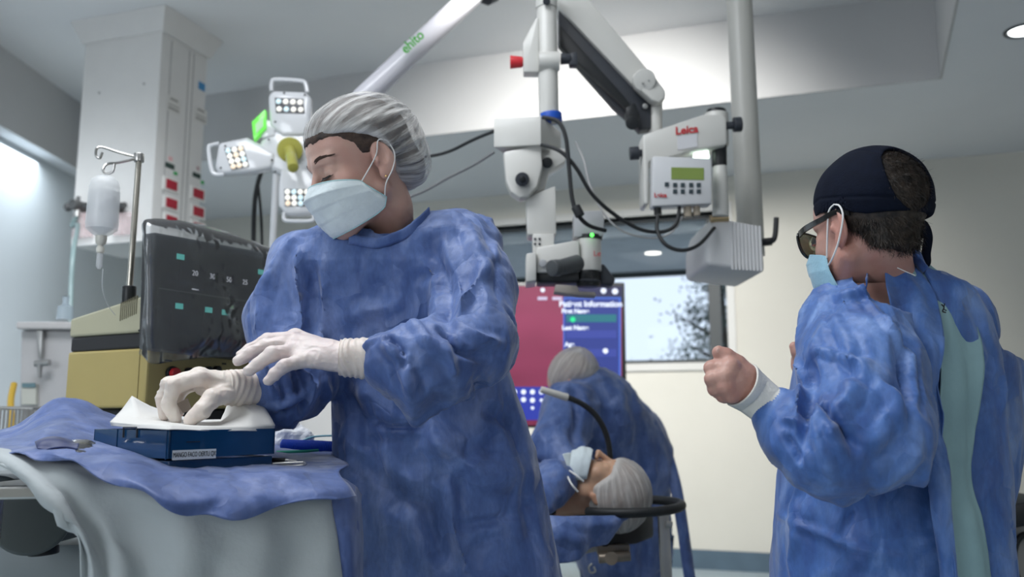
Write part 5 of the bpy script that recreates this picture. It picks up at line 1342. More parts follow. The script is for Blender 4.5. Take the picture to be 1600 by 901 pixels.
# console monitor
Mscr = mat('console_screen', (.022, .024, .026), .45, col2=(.05, .053, .055), vscale=9)
cons = lambda px, py, d=.05: hit(px, py, mc0 - mL * d, mL)
o1, o2, o3, o4 = cons(241, 362), cons(428, 396), cons(400, 552), cons(236, 545)
FU = mR; FNm = FU.cross(Z)      # outward sign check
sgn = 1 if FNm.dot(-mL) > 0 else -1
def cpt(v): w = v - mc0; return (w.dot(mR), v.z)
L0 = mc0 - mL * .05
mb = MB(); mb.prism([cpt(o1), cpt(o2), (cpt(o2)[0], cpt(o4)[1] - .012), cpt(o4)], 0, -.045 * sgn, (L0, mR, Z), bevel=.006); mon = mb.build('console_screen', Mscr, mach, auto=20)
mb = MB(); mb.prism([(.10, zB0 + .02), (.30, zB0 + .02), (.30, zT + .05), (.10, zT + .05)], .0, .055 * -sgn, (mc0 + mL * .003, mR, Z)) if False else None
def cpan(px, py, w, h, m, nme, par=mon, d=.0508, t=.0006):
    mb = MB(); c = cons(px, py, d); mb.prism([(-w / 2, -h / 2), (w / 2, -h / 2), (w / 2, h / 2), (-w / 2, h / 2)], 0, t * sgn, (c, mR, Z)); return mb.build(nme, m, par, auto=0)
Mteal = mat('teal_readout', (.10, .34, .32), .6, emit=(.08, .38, .34), estr=.6); Mtile = mat('screen_tile', (.035, .038, .044), .5); Mtxt = mat('pale_digits', (.45, .47, .5), .6, emit=(.5, .52, .56), estr=.5)
for px_, py_, w, h in [(300, 432, .075, .080), (332, 436, .040, .080), (360, 440, .040, .080), (385, 444, .040, .080), (282, 498, .055, .070), (330, 502, .050, .070), (356, 506, .045, .070)]: cpan(px_, py_, w, h, Mtile, 'screen_tile')
for px_, py_ in [(282, 401), (280, 478), (326, 484), (352, 488), (408, 425)]: cpan(px_, py_, .022, .013, Mteal, 'readout', d=.0516)
for px_, py_, tx in [(305, 427, '20'), (332, 432, '30'), (358, 437, '50'), (383, 441, '25')]: text_obj('digits', tx, .018, cons(px_, py_, .052), mR, Z, Mtxt, mon, .0004)
cpan(305, 452, .02, .003, Mtxt, 'dash', d=.0516); cpan(330, 462, .30, .0025, mat('panel_seam', (.12, .12, .12), .4), 'seam', d=.0516)
# clear film over the console
def film_mat():
    m = bpy.data.materials.new('clear_film'); m.use_nodes = True; n = m.node_tree.nodes; l = m.node_tree.links; n.clear()
    o = n.new('ShaderNodeOutputMaterial'); t = n.new('ShaderNodeBsdfTransparent'); g = n.new('ShaderNodeBsdfGlossy'); g.inputs['Roughness'].default_value = .12; d = n.new('ShaderNodeBsdfDiffuse'); d.inputs[0].default_value = (.8, .82, .84, 1)
    t.inputs[0].default_value = (.93, .94, .95, 1)
    a = n.new('ShaderNodeMixShader'); b = n.new('ShaderNodeMixShader'); f = n.new('ShaderNodeFresnel'); f.inputs[0].default_value = 1.33
    tc = n.new('ShaderNodeTexCoord'); nz = n.new('ShaderNodeTexNoise'); nz.inputs['Scale'].default_value = 38; nz.inputs['Detail'].default_value = 4; nz.noise_type = 'RIDGED_MULTIFRACTAL'
    l.new(tc.outputs['Object'], nz.inputs['Vector']); bp = n.new('ShaderNodeBump'); bp.inputs['Strength'].default_value = .7; bp.inputs['Distance'].default_value = .0025
    l.new(nz.outputs['Fac'], bp.inputs['Height']); l.new(bp.outputs[0], g.inputs['Normal']); l.new(bp.outputs[0], f.inputs['Normal'])
    b.inputs[0].default_value = .05; l.new(t.outputs[0], b.inputs[1]); l.new(d.outputs[0], b.inputs[2])
    mr = n.new('ShaderNodeMath'); mr.operation = 'MULTIPLY_ADD'; mr.inputs[1].default_value = 1.0; mr.inputs[2].default_value = .02; l.new(f.outputs[0], mr.inputs[0])
    l.new(mr.outputs[0], a.inputs[0]); l.new(b.outputs[0], a.inputs[1]); l.new(g.outputs[0], a.inputs[2]); l.new(a.outputs[0], o.inputs[0]); return m
M_film = film_mat()
cp = lambda px, py, d=.062: cons(px, py, d)
flm = cloth_grid('film_cover', [
  [cp(228, 352, .01), cp(244, 342, .00), cp(330, 355, .0), cp(436, 394, .0)],
  [cp(222, 356, .03), cp(243, 353, .065), cp(330, 365, .065), cp(437, 398, .065)],
  [cp(226, 430, .04), cp(242, 430, .068), cp(330, 435, .068), cp(432, 450, .068)],
  [cp(222, 520, .04), cp(240, 520, .070), cp(325, 515, .07), cp(420, 520, .07)],
  [cp(219, 552, .03), cp(240, 568, .065), cp(300, 560, .055), cp(405, 556, .055)]], M_film, None, sub=9, amp=.003, freq=3, th=.0004, crump=.8, a=(.004, .003, .0015))
tag(flm, 'crinkled clear plastic film draped over the console screen', 'plastic film')
# IV pole on the console with two hooks and a drip bottle
ivb = P(201, 470, 2.08); ivp = empty('drip_pole', ivb, 'thin steel drip pole with two curled hooks standing on the yellow console', 'drip pole')
mb = MB(); pt_ = P(217, 248, 2.08); mb.cyl(P(202, 455, 2.08), pt_, .0072); mb.build('pole', mat('aged_steel', (.50, .47, .41), .3, metal=1), ivp)
mb = MB(); mb.cyl(P(201, 474, 2.08), P(202, 447, 2.08), .0165, bevel=.002); mb.build('socket', M_black, ivp)
mb = MB(); mb.cyl(P(217, 253, 2.08), P(217, 240, 2.08), .0125, bevel=.002); mb.build('hub', M_steel, ivp)
for pts in [[(212, 245, 2.08), (185, 238, 2.06), (160, 230, 2.04), (151, 232, 2.03), (150, 243, 2.03), (156, 247, 2.03), (160, 238, 2.03)], [(212, 248, 2.08), (185, 254, 2.0), (168, 256, 1.97), (161, 265, 1.96), (166, 271, 1.96), (176, 268, 1.96), (179, 256, 1.96)]]:
    mb = MB(); mb.tube([P(*p) for p in pts], .0032, seg=8); mb.build('hook', M_steel, ivp)
bt = P(165, 270, 1.96); M_bott = mat('milky_plastic', (.80, .82, .83), .3, alpha=.48, spec=.5)
bot = empty('drip_bottle', bt, 'translucent white drip bottle hanging from the lower hook of the drip pole', 'drip bottle')
pz = lambda py: P(165, py, 1.96).z - bt.z
mb = MB(); mb.lathe([(.004, pz(275)), (.020, pz(277)), (.030, pz(283)), (.0335, pz(293)), (.0345, pz(310)), (.0355, pz(350)), (.034, pz(358)), (.022, pz(365)), (.012, pz(369)), (.010, pz(378))], bt); mb.build('bottle_body', M_bott, bot)
mb = MB(); mb.lathe([(.029, pz(299)), (.032, pz(300)), (.0325, pz(350)), (.018, pz(361)), (.006, pz(366))], bt); mb.build('liquid', mat('clear_liquid', (.55, .58, .62), .1, alpha=.45), bot)
mb = MB(); mb.lathe([(.012, pz(367)), (.013, pz(372)), (.011, pz(380)), (.006, pz(384)), (.009, pz(388)), (.008, pz(394)), (.005, pz(396))], bt); mb.build('cap', mat('ivory_plastic', (.72, .70, .62), .4), bot)
mb = MB(); mb.lathe([(.0065, pz(396)), (.0068, pz(398)), (.0068, pz(416)), (.003, pz(420))], bt); mb.build('drip_chamber', M_bott, bot)
mb = MB(); mb.tube([bt + Z * pz(275), bt + Z * .002], .002, sub=1); mb.build('hanger', M_bott, bot)
mb = MB(); mb.tube([P(161, 420, 1.96), P(160, 450, 1.97), P(168, 475, 2.0), P(180, 492, 2.04)], .0012, seg=5); mb.build('tubing', M_bott, bot)

# ---- draped instrument table
M_wcl = mat('white_drape', (.46, .50, .51), .8, var=.05, vscale=6, bump=.2, bscale=120, sheen=.2)
tz = P(300, 742, 1.27).z - .012
tb = empty('instrument_table', (-.5, 1.6, 0), 'steel instrument table hidden under the white and blue drapes', 'table')
TP = [(-.80, 1.26), (-.30, 1.40), (-.41, 1.96), (-.74, 1.90)]
mb = MB(); mb.prism(TP, 0, .02, ((0, 0, tz - .024), (1, 0, 0), (0, 1, 0)), bevel=.004); mb.build('table_top', M_steel, tb, auto=20)
for x, y in TP:
    d = Vector((-.53, 1.67, 0)) - Vector((x, y, 0)); q = Vector((x, y, 0)) + d * .12; mb = MB(); mb.cyl(q + Z * .0, q + Z * (tz - .024), .014); mb.build('leg', M_steel, tb)
wd = cloth_grid('white_drape', [
  [P(-70, 698, 1.36), P(40, 705, 1.32), P(140, 718, 1.30), P(300, 752, 1.29), P(430, 752, 1.35), P(518, 748, 1.38)],
  [P(-60, 704, 1.30), P(30, 722, 1.26), P(150, 752, 1.262), P(300, 792, 1.270), P(430, 790, 1.33), P(518, 778, 1.375)],
  [P(8, 722, 1.255), P(68, 765, 1.235), P(170, 800, 1.262), P(310, 830, 1.268), P(430, 830, 1.325), P(526, 820, 1.372)],
  [P(78, 778, 1.235), P(112, 812, 1.235), P(190, 845, 1.265), P(315, 870, 1.266), P(435, 870, 1.325), P(536, 870, 1.370)],
  [P(125, 860, 1.235), P(155, 885, 1.245), P(215, 905, 1.268), P(320, 925, 1.266), P(440, 925, 1.325), P(545, 920, 1.370)],
  [P(118, 1040, 1.26), P(155, 1060, 1.26), P(220, 1080, 1.275), P(325, 1080, 1.27), P(445, 1080, 1.33), P(560, 1070, 1.372)]], M_wcl, None, sub=10, amp=.010, freq=5.2, crump=1.0, a=(.007, .003, .0006), seed=3)
tag(wd, 'white cloth hanging in folds down the front of the instrument table', 'drape')
bdm = gown_mat('blue_drape_fabric', (.075, .125, .32), (.05, .09, .25), (.16, .21, .42), .8)
TB = [
  [P(-80, 688, 1.60), P(20, 668, 1.62), P(100, 621, 1.64), P(188, 652, 1.74), P(270, 678, 1.88), P(370, 690, 1.98), P(455, 693, 2.02), P(530, 697, 2.05)],
  [P(-80, 697, 1.46), P(20, 684, 1.50), P(98, 655, 1.54), P(188, 680, 1.56), P(270, 700, 1.62), P(370, 704, 1.68), P(450, 709, 1.72), P(520, 712, 1.75)],
  [P(-80, 703, 1.34), P(20, 700, 1.34), P(95, 698, 1.33), P(180, 712, 1.30), P(275, 733, 1.31), P(370, 731, 1.40), P(470, 728, 1.46), P(545, 727, 1.48)],
  [P(-80, 705, 1.31), P(25, 706, 1.29), P(95, 710, 1.26), P(175, 722, 1.245), P(275, 748, 1.25), P(370, 744, 1.31), P(460, 740, 1.36), P(530, 737, 1.40)],
  [P(-80, 706, 1.305), P(30, 708, 1.275), P(95, 713, 1.245), P(175, 738, 1.215), P(270, 774, 1.20), P(370, 772, 1.26), P(458, 768, 1.31), P(545, 756, 1.365)],
  [P(-80, 707, 1.302), P(35, 709, 1.270), P(100, 716, 1.240), P(185, 750, 1.205), P(262, 786, 1.195), P(335, 806, 1.225), P(425, 792, 1.28), P(555, 768, 1.36)]]
def hem(V, u, t):
    w = np.clip((t - .62) / .38, 0, 1); k = np.sin(u * 6.283 * 5.2 + .6)
    V = V.copy(); V[:, 2] -= w * (.005 * k + .004); V[:, 1] -= w * .008 * np.sin(u * 6.283 * 5.2 + 2.0); return V
bd = cloth_grid('blue_drape', TB, bdm, None, sub=10, crump=.8, a=(.005, .003, .0008), seed=5, tidy=hem)
tag(bd, 'blue cloth covering the instrument table top with a scalloped front edge', 'drape')
bs = cloth_grid('blue_drape', [
  [P(505, 750, 1.385), P(530, 745, 1.39), P(552, 758, 1.42), P(566, 772, 1.50)],
  [P(512, 780, 1.375), P(532, 772, 1.378), P(553, 778, 1.40), P(565, 790, 1.48)],
  [P(522, 830, 1.372), P(538, 830, 1.370), P(554, 832, 1.39), P(566, 840, 1.47)],
  [P(530, 905, 1.372), P(545, 905, 1.370), P(556, 905, 1.39), P(566, 905, 1.47)],
  [P(534, 1060, 1.38), P(550, 1060, 1.37), P(560, 1060, 1.40), P(572, 1060, 1.48)]], bdm, None, sub=8, crump=.8, a=(.004, .002, .0005))
tag(bs, 'blue cloth falling down the table corner next to the woman in the blue gown', 'drape')
# ---- blue instrument box
M_box = mat('blue_acrylic', (.004, .050, .135), .12, coat=.6, var=.25, vscale=3); M_boxd = mat('dark_blue_base', (.003, .035, .10), .2, coat=.4)
b0 = P(262, 741, 1.30); bL = Vector((-.83, .557, 0)); bR = Vector((.557, .83, 0)); bz = b0.z + .003; bh = P(265, 672, 1.30).z - bz; A_, B_ = .2, .2
bx = empty('instrument_box', (b0.x, b0.y, bz), 'dark blue open instrument box with a white name label', 'box')
mb = MB(); c = Vector((b0.x, b0.y, bz)); t = .004
inw = lambda a, b, k: [c + bL * k + bR * k, c + bL * (a - k) + bR * k, c + bL * (a - k) + bR * (b - k), c + bL * k + bR * (b - k)]
mb.prism([(v.x, v.y) for v in inw(A_, B_, .002)], 0, .0165, ((0, 0, bz), (1, 0, 0), (0, 1, 0)), bevel=.002); mb.build('base_tray', M_boxd, bx, auto=20)
mb = MB()
zz = bz + .0195
for p, d, Ln, nd in [(c, bL, A_, bR), (c, bR, B_, bL), (c + bR * B_, bL, A_, -bR), (c + bL * A_, bR, B_, -bL)]:
    q = [p, p + d * Ln, p + d * Ln + nd * t, p + nd * t]; mb.prism([(v.x, v.y) for v in q], 0, bh - .0195, ((0, 0, zz), (1, 0, 0), (0, 1, 0)), bevel=.0008)
mb.prism([(v.x, v.y) for v in inw(A_, B_, t)], 0, .003, ((0, 0, zz), (1, 0, 0), (0, 1, 0)))
mb.build('box_walls', M_box, bx, auto=20)
onR = lambda px, py, d=0: hit(px, py, c - bL * d, bL); onL = lambda px, py, d=0: hit(px, py, c - bR * d, bR)
mb = MB(); q = onR(304, 709.5); mb.prism([(-.0385, -.0072), (.0385, -.0072), (.0385, .0072), (-.0385, .0072)], 0, -.0008 if bR.cross(Z).dot(bL) > 0 else .0008, (q, bR, Z)); lb = mb.build('label', mat('label_paper', (.72, .75, .76), .6), bx, auto=0)
text_obj('lettering', 'MANGO FACO OERTLI QX', .0105, q - bL * .0012, bR, Z, M_black, lb, .0002, sx=.60)
mb = MB()
for px_ in (193, 214): p = onL(px_, 671, .002); mb.box(p - Z * .004, (.002, .002, .016), Matrix.Rotation(math.atan2(bL.y, bL.x), 3, 'Z'))
mb.cyl(onL(193, 667.5, .002), onL(214, 667.5, .002), .0012); mb.build('wire_latch', M_charc, bx)
mb = MB()
for px_, w in [(182, .0018), (260, .002)]: p = onL(px_, 693, .0004); mb.box(p, (.002, .0014, .046), Matrix.Rotation(math.atan2(bL.y, bL.x), 3, 'Z'))
mb.build('corner_line', M_boxd, bx, auto=0)
mb = MB(); mb.prism([(-.012, -.0006), (.012, -.0006), (.012, .0006), (-.012, .0006)], -.0006, .0006, (onR(302, 690), bR, Z)); mb.build('scratch', M_black, bx, auto=0)
wp = cloth_grid('wrapping_paper', [
 [P(190, 640, 1.52), P(206, 618, 1.52), P(235, 634, 1.56), P(300, 654, 1.60), P(345, 655, 1.58), P(362, 617, 1.50), P(405, 626, 1.52)],
 [P(180, 652, 1.44), P(215, 652, 1.44), P(250, 655, 1.46), P(300, 662, 1.46), P(345, 660, 1.46), P(392, 648, 1.46), P(416, 640, 1.50)],
 [P(172, 659, 1.395), P(215, 663, 1.345), P(262, 666, 1.30), P(300, 666, 1.34), P(345, 667, 1.38), P(390, 667, 1.42), P(430, 664, 1.475)],
 [P(174, 665, 1.392), P(216, 669, 1.340), P(262, 672, 1.292), P(302, 672, 1.332), P(347, 673, 1.378), P(392, 673, 1.42), P(428, 673, 1.475)]], mat('white_paper', (.70, .69, .66), .75, var=.04, bump=.15, bscale=120), None, sub=6, lin=True, crump=.35, a=(.004, .003, .0008), th=.0006)
tag(wp, 'creased white wrapping paper lying open over the blue instrument box', 'paper')
mb = MB(); pp(mb, [(276, 630), (293, 622), (300, 640), (286, 645)], 1.47, .002); tag(mb.build('paper_pouch', mat('kraft', (.42, .36, .31), .8), auto=0), 'small brownish paper pouch between the gloved fingers in the box', 'pouch')
# ---- things on the right of the table
mb = MB(); tubep = [P(442, 695, 1.86), P(470, 696, 1.85), P(500, 697, 1.84), P(530, 699, 1.83)]
pth = smooth_path([tubep[0], tubep[1], tubep[2], tubep[3]], 14)
for i in range(0, len(pth) - 1):
    mb.cyl(pth[i], pth[i].lerp(pth[i + 1], .55), .0125, seg=16, bevel=.001)
mb.cyl(pth[0], pth[-1], .0085); tag(mb.build('corrugated_tube', mat('bright_blue_plastic', (.01, .06, .42), .35)), 'bright blue ribbed tube lying at the back of the draped table', 'tube')
mb = MB()
for k, (px_, py_, rr_) in enumerate([(440, 660, .028), (452, 676, .03), (438, 688, .028), (466, 684, .026)]):
    mb.sph(P(px_, py_, 1.93), rr_, (1.4, .8, .62))
V_ = mb.build('towel', mat('white_towel', (.70, .71, .73), .85, bump=.6, bscale=30)); tag(V_, 'crumpled white towels heaped behind the blue instrument box', 'towel')
md = V_.modifiers.new('r', 'REMESH'); md.mode = 'VOXEL'; md.voxel_size = .006; tx = bpy.data.textures.new('n', 'CLOUDS'); tx.noise_scale = .02; d_ = V_.modifiers.new('d', 'DISPLACE'); d_.texture = tx; d_.strength = .012; d_.mid_level = .5
mb = MB(); mb.tube([P(432, 706, 1.72), P(470, 705, 1.73), P(497, 703, 1.76)], .003, seg=6); tag(mb.build('green_tube', mat('green_tubing', (.05, .4, .25), .4)), 'thin green tube lying in front of the ribbed blue tube', 'tube')
mb = MB(); mb.tube([P(466, 692, 1.9), P(490, 682, 1.92), P(530, 680, 1.92)], .0022, seg=6); tag(mb.build('thin_tube', mat('teal_tubing', (.08, .25, .3), .4)), 'thin dark teal tube arching behind the ribbed blue tube', 'tube')
ins = empty('handpiece', P(450, 720, 1.48), 'black and steel surgical handpiece lying beside the blue box', 'surgical instrument')
mb = MB(); mb.cyl(P(424, 719, 1.50), P(446, 719, 1.50), .0045, bevel=.001); mb.build('grip', M_black, ins); mb = MB(); mb.cyl(P(446, 719, 1.50), P(464, 720, 1.50), .0032, .0012); mb.build('tip', M_steel, ins)
mb = MB()
for a, b in [((420, 724), (474, 722)), ((420, 727), (470, 728)), ((430, 731), (474, 726))]: mb.cyl(P(*a, 1.47), P(*b, 1.47), .0022)
mb.tube([P(474, 722, 1.47), P(478, 724, 1.47), P(474, 726, 1.47)], .0018, seg=6); tag(mb.build('forceps', M_steel), 'steel forceps lying on the blue cloth in front of the handpiece', 'surgical instrument')
fb = cloth_grid('folded_blue_cloth', [[P(60, 700, 1.33), P(90, 694, 1.35), P(118, 697, 1.35)], [P(58, 706, 1.31), P(88, 701, 1.315), P(122, 704, 1.32)], [P(60, 710, 1.285), P(88, 708, 1.285), P(120, 711, 1.285)]], gown_mat('navy_wrap', (.012, .028, .13), (.008, .018, .09), (.03, .06, .2)), None, sub=8, crump=1.3, a=(.006, .006, .002))
tag(fb, 'small dark blue folded cloth at the front left of the draped table', 'cloth')
cfb = cloth_grid('plastic_pouch', [[P(112, 692, 1.345), P(135, 686, 1.36), P(150, 690, 1.37)], [P(116, 704, 1.30), P(136, 702, 1.31), P(148, 704, 1.33)], [P(118, 711, 1.275), P(134, 711, 1.28), P(146, 712, 1.30)]], M_film, None, sub=6, crump=1, a=(.005, .004, .002), th=.0003)
tag(cfb, 'clear plastic pouch beside the small dark blue folded cloth', 'pouch')
# ---- grey-green machine under the drape at the left edge
M_og = mat('grey_green_housing', (.085, .10, .10), .45, var=.1); gm = empty('foot_machine', P(40, 820, 1.55), 'dark grey machine with round motor housings under the table drape', 'machine')
gm.location.z = 0
mb = MB(); mb.cyl(P(50, 808, 1.44), P(50, 808, 1.56), .060, seg=48, bevel=.006); mb.build('round_housing', M_og, gm)
mb = MB(); mb.cyl(P(-12, 800, 1.42), P(-12, 800, 1.54), .058, seg=48, bevel=.006); mb.build('round_housing', M_og, gm)
mb = MB(); pp(mb, [(48, 758), (98, 772), (100, 845), (60, 852), (20, 852)], 1.50, .10, .004); mb.build('side_block', M_og, gm)
mb = MB(); mb.cyl(P(68, 853, 1.53), P(68, 866, 1.53), .0245, bevel=.002); mb.build('black_foot', M_black, gm)
mb = MB(); pp(mb, [(-80, 744), (56, 748), (57, 772), (-80, 768)], 1.54, .2, .004); mb.build('top_plate', mat('mid_grey_plate', (.20, .22, .225), .5), gm)
mb = MB(); pp(mb, [(-80, 855), (135, 850), (135, 930), (-80, 930)], 1.66, .2, .004); a_ = P(30, 900, 1.7); mb.box((a_.x, 1.76, (a_.z) / 2), (.28, .2, a_.z), bevel=.01); mb.build('cabinet', mat('grey_cabinet', (.22, .25, .26), .5), gm)
# ---- white cabinet, basket, far left
cab = empty('cabinet', (P(65, 600, 3.3).x, 3.4, 0), 'pale grey cabinet with overhanging top by the left wall', 'cabinet')
mb = MB(); pp(mb, [(33, 516), (112, 516), (112, 640), (30, 640)], 3.3, .35, .006); q0 = P(30, 640, 3.3); q1 = P(112, 640, 3.3); mb.box(((q0.x + q1.x) / 2, 3.475, q0.z / 2), (q1.x - q0.x - .02, .34, q0.z), bevel=.004); mb.build('body', mat('pale_grey_enamel', (.55, .54, .54), .45, var=.08), cab, auto=20)
mb = MB(); pp(mb, [(24, 502), (118, 502), (118, 514), (24, 514)], 3.26, .42, .008); mb.build('top', mat('light_pinkish_top', (.60, .58, .57), .4), cab, auto=20)
mb = MB(); pp(mb, [(56, 516), (66, 516), (64, 560), (60, 560)], 3.27, .02, .002); mb.cyl(P(62, 565, 3.25), P(62, 590, 3.25), .012, .006); mb.cyl(P(55, 568, 3.25), P(78, 566, 3.25), .012); mb.build('tap_fitting', M_alu, cab)
mb = MB(); pp(mb, [(33, 600), (56, 600), (56, 632), (33, 632)], 3.28, .02, .003); mb.build('paper_tag', mat('tag_cream', (.62, .62, .55), .6), cab, auto=20); mb = MB(); pp(mb, [(34, 598), (55, 598), (55, 605), (34, 605)], 3.275, .004); mb.build('tag_print', mat('tag_teal', (.15, .25, .28), .6), cab, auto=0)
mb = MB(); mb.lathe([(.03, 0), (.028, .05), (.012, .06), (.012, .09), (.016, .09)], P(101, 499, 3.35)); tag(mb.build('small_bottle', mat('clear_blue_plastic', (.55, .65, .72), .2, alpha=.6)), 'small clear bottle standing on the pale grey cabinet top', 'bottle')
bk = empty('wire_basket', P(10, 660, 2.6), 'low grey wire basket at the left edge in front of the cabinet', 'basket'); bk.location.z = 0
mb = MB()
bz0, bz1 = P(10, 690, 2.55).z, P(10, 637, 2.55).z; x0, x1 = P(-60, 640, 2.55).x, P(50, 640, 2.55).x
for k in range(19): x = x0 + (x1 - x0) * k / 18; mb.cyl((x, 2.55, bz0), (x, 2.55, bz1), .0028, seg=6); mb.cyl((x, 2.85, bz0), (x, 2.85, bz1), .0028, seg=6)
for z_ in (bz0, bz1): mb.tube([Vector((x0, 2.55, z_)), Vector((x1, 2.55, z_)), Vector((x1, 2.85, z_)), Vector((x0, 2.85, z_))], .005, seg=6, sub=1, closed=True)
mb.build('wires', M_alu, bk)
mb = MB(); [mb.cyl((x, y, 0), (x, y, bz0), .012) for x in (x0 + .02, x1 - .02) for y in (2.57, 2.83)]; mb.box(((x0 + x1) / 2, 2.7, bz0), (x1 - x0, .3, .01)); mb.build('stand', M_alu, bk)
mb = MB(); mb.tube([P(22, 600, 3.0), P(17, 625, 2.95), P(18, 660, 2.9), P(22, 720, 2.9)], .011, seg=8); tag(mb.build('yellow_hose', mat('yellow_plastic', (.62, .40, .05), .45)), 'short yellow hose hanging between the cabinet and the wire basket', 'hose')
# white cabinet far behind, glimpsed between the arm and the gown
wc = empty('storage_cabinet', (P(480, 640, 4.2).x, 4.4, 0), 'plain white storage cabinet seen between the woman\'s arm and gown', 'cabinet')
q0 = P(360, 560, 4.2); q1 = P(560, 560, 4.2); ztop = P(460, 545, 4.2).z
mb = MB(); mb.box(((q0.x + q1.x) / 2, 4.42, ztop / 2), (q1.x - q0.x, .44, ztop), bevel=.008); mb.build('body', mat('bright_white_laminate', (.78, .77, .75), .4), wc, auto=20)
mb = MB(); mb.box(((q0.x + q1.x) / 2, 4.195, ztop * .5), (.006, .012, ztop * .9)); mb.build('door_gap', M_alu, wc, auto=0)
# ---- surgical lamp with three heads
LY = 3.2
lamp = empty('surgical_lamp', P(452, 238, LY), 'white surgical lamp with three lit heads and a yellow-green handle behind the woman', 'surgical lamp')
M_gloss = mat('glossy_white_plastic', (.74, .75, .77), .16, coat=.5)
def led_mat():
    if 'led_lens' in MATS: return MATS['led_lens']
    return mat('led_lens', (.8, .8, .75), .15, emit=(1, .97, .9), estr=.55)
Mleds = [led_mat(), mat('led_lens_warm', (.8, .7, .55), .15, emit=(1, .80, .60), estr=.45), mat('led_lens_cool', (.6, .75, .8), .15, emit=(.70, .92, 1), estr=.45)]
def lamp_head(out, leds, nx, ny, neck, handle):
    mb = MB(); pp(mb, out, LY, .055, .016); h = mb.build('lamp_head', M_gloss, lamp, auto=50)
    (a, b, c_, d) = leds
    mb = MB(); pp(mb, leds, LY - .004, .02, .002); mb.build('led_window', mat('led_window', (.10, .10, .11), .25), h, auto=30)
    rnd = random.Random(int(out[0][0]))
    for i in range(nx):
        for j in range(ny):
            u = (i + .5) / nx; v = (j + .5) / ny
            x = (a[0] * (1 - u) + b[0] * u) * (1 - v) + (d[0] * (1 - u) + c_[0] * u) * v; y = (a[1] * (1 - u) + b[1] * u) * (1 - v) + (d[1] * (1 - u) + c_[1] * u) * v
            mb = MB(); mb.sph(P(x, y, LY - .006), .0105, (1, .6, 1), seg=12); mb.build('led', Mleds[rnd.choice([0, 0, 1, 2])], h)
    mb = MB(); mb.tube([P(*p, LY + .01) for p in handle], .008, seg=8); mb.build('head_handle', M_gloss, h)
lamp_head([(424, 140), (478, 142), (485, 152), (484, 190), (476, 212), (440, 212), (420, 196), (418, 150)], [(429, 152), (474, 154), (476, 177), (431, 176)], 4, 2, None, [(424, 142), (425, 128), (432, 124), (468, 126), (477, 130), (480, 144)])
lamp_head([(340, 222), (385, 213), (410, 226), (430, 238), (425, 262), (395, 268), (345, 272), (334, 262)], [(350, 232), (380, 227), (389, 260), (361, 265)], 3, 4, None, [(342, 224), (330, 227), (326, 232), (330, 262), (336, 272), (350, 272)])
lamp_head([(438, 262), (480, 262), (496, 285), (496, 320), (490, 334), (446, 336), (434, 320), (434, 285)], [(444, 295), (484, 295), (485, 322), (445, 322)], 4, 3, None, [(444, 332), (444, 342), (452, 345), (484, 345), (490, 341), (490, 330)])
mb = MB(); pp(mb, [(418, 205), (440, 198), (478, 203), (490, 225), (486, 258), (470, 272), (440, 272), (415, 262), (402, 240), (405, 220)], LY + .01, .07, .02); mb.build('hub', M_gloss, lamp, auto=50)
mb = MB(); pp(mb, [(404, 182), (428, 190), (430, 212), (408, 216)], LY + .005, .05, .006); mb.build('side_box', M_gloss, lamp, auto=50)
M_lime = mat('clear_green', (.16, .75, .10), .15, emit=(.2, .9, .1), estr=.35)
mb = MB(); pp(mb, [(393, 190), (414, 170), (415, 200), (396, 219)], LY - .01, .03, .003); gp = mb.build('green_panel', M_lime, lamp, auto=30)
mb = MB(); pp(mb, [(399, 194), (411, 182), (411, 197), (400, 209)], LY - .014, .003); mb.build('pale_logo', mat('pale_green', (.55, .85, .5), .3), gp, auto=0)
M_olive = mat('olive_yellow_plastic', (.42, .40, .08), .3, coat=.3)
mb = MB(); mb.cyl(P(453, 234, LY - .02), P(453, 234, LY - .035), .048, bevel=.004, seg=36); mb.build('handle_disc', M_olive, lamp)
mb = MB(); mb.cyl(P(453, 234, LY - .03), P(458, 262, LY - .16), .022, .020, bevel=.004); mb.build('handle_grip', M_olive, lamp)
mb = MB()
for a, b in [(430, 190), (478, 200), (420, 218), (430, 268), (352, 228), (345, 262), (425, 250), (444, 145), (476, 148)]: mb.sph(P(a, b, LY - .002), .004, seg=8)
mb.build('screws', M_black, lamp)
# yoke to the ceiling arm
mb = MB(); mb.tube([P(478, 240, LY + .04), P(520, 225, LY + .06), P(560, 185, LY + .05), P(578, 142, LY)], .022, seg=12); mb.build('yoke', M_gloss, lamp)
arm0 = P(576, 145, LY); arm1 = P(745, -14, LY + .1)
mb = MB(); mb.cyl(P(562, 158, LY), arm1, .043, seg=32, bevel=.006); ca = mb.build('ceiling_arm', mat('lilac_white_tube', (.66, .65, .70), .25, coat=.3), lamp)
mb = MB(); mb.cyl(arm1, P(765, -33, LY + .11), .050, seg=32); mb.cyl(Vector((arm1.x + .05, arm1.y, UPZ - .3)), Vector((arm1.x + .05, arm1.y, UPZ)), .06); mb.tube([P(752, -18, LY + .1), P(768, -16, LY + .12), Vector((arm1.x + .05, arm1.y, UPZ - .2))], .045, seg=10); mb.build('arm_joint', M_charc, ca)
aU = (arm1 - arm0).normalized(); aV = Vector((0, -1, 0)).cross(aU); aV = (aV if aV.z > 0 else -aV); tp = P(650, 77, LY) ; 
nv_ = (Vector((0, 0, CAMZ)) - tp).normalized(); aV = (nv_.cross(aU)).normalized(); aV = aV if aV.z > 0 else -aV
base_t = P(652, 84, LY + .045)
text_obj('logo', 'ehito', .052, base_t + aV * .012 - Vector((0, .088, 0)), aU, aV, mat('logo_green', (.06, .42, .04), .4), ca, .0008, bold=.0012)
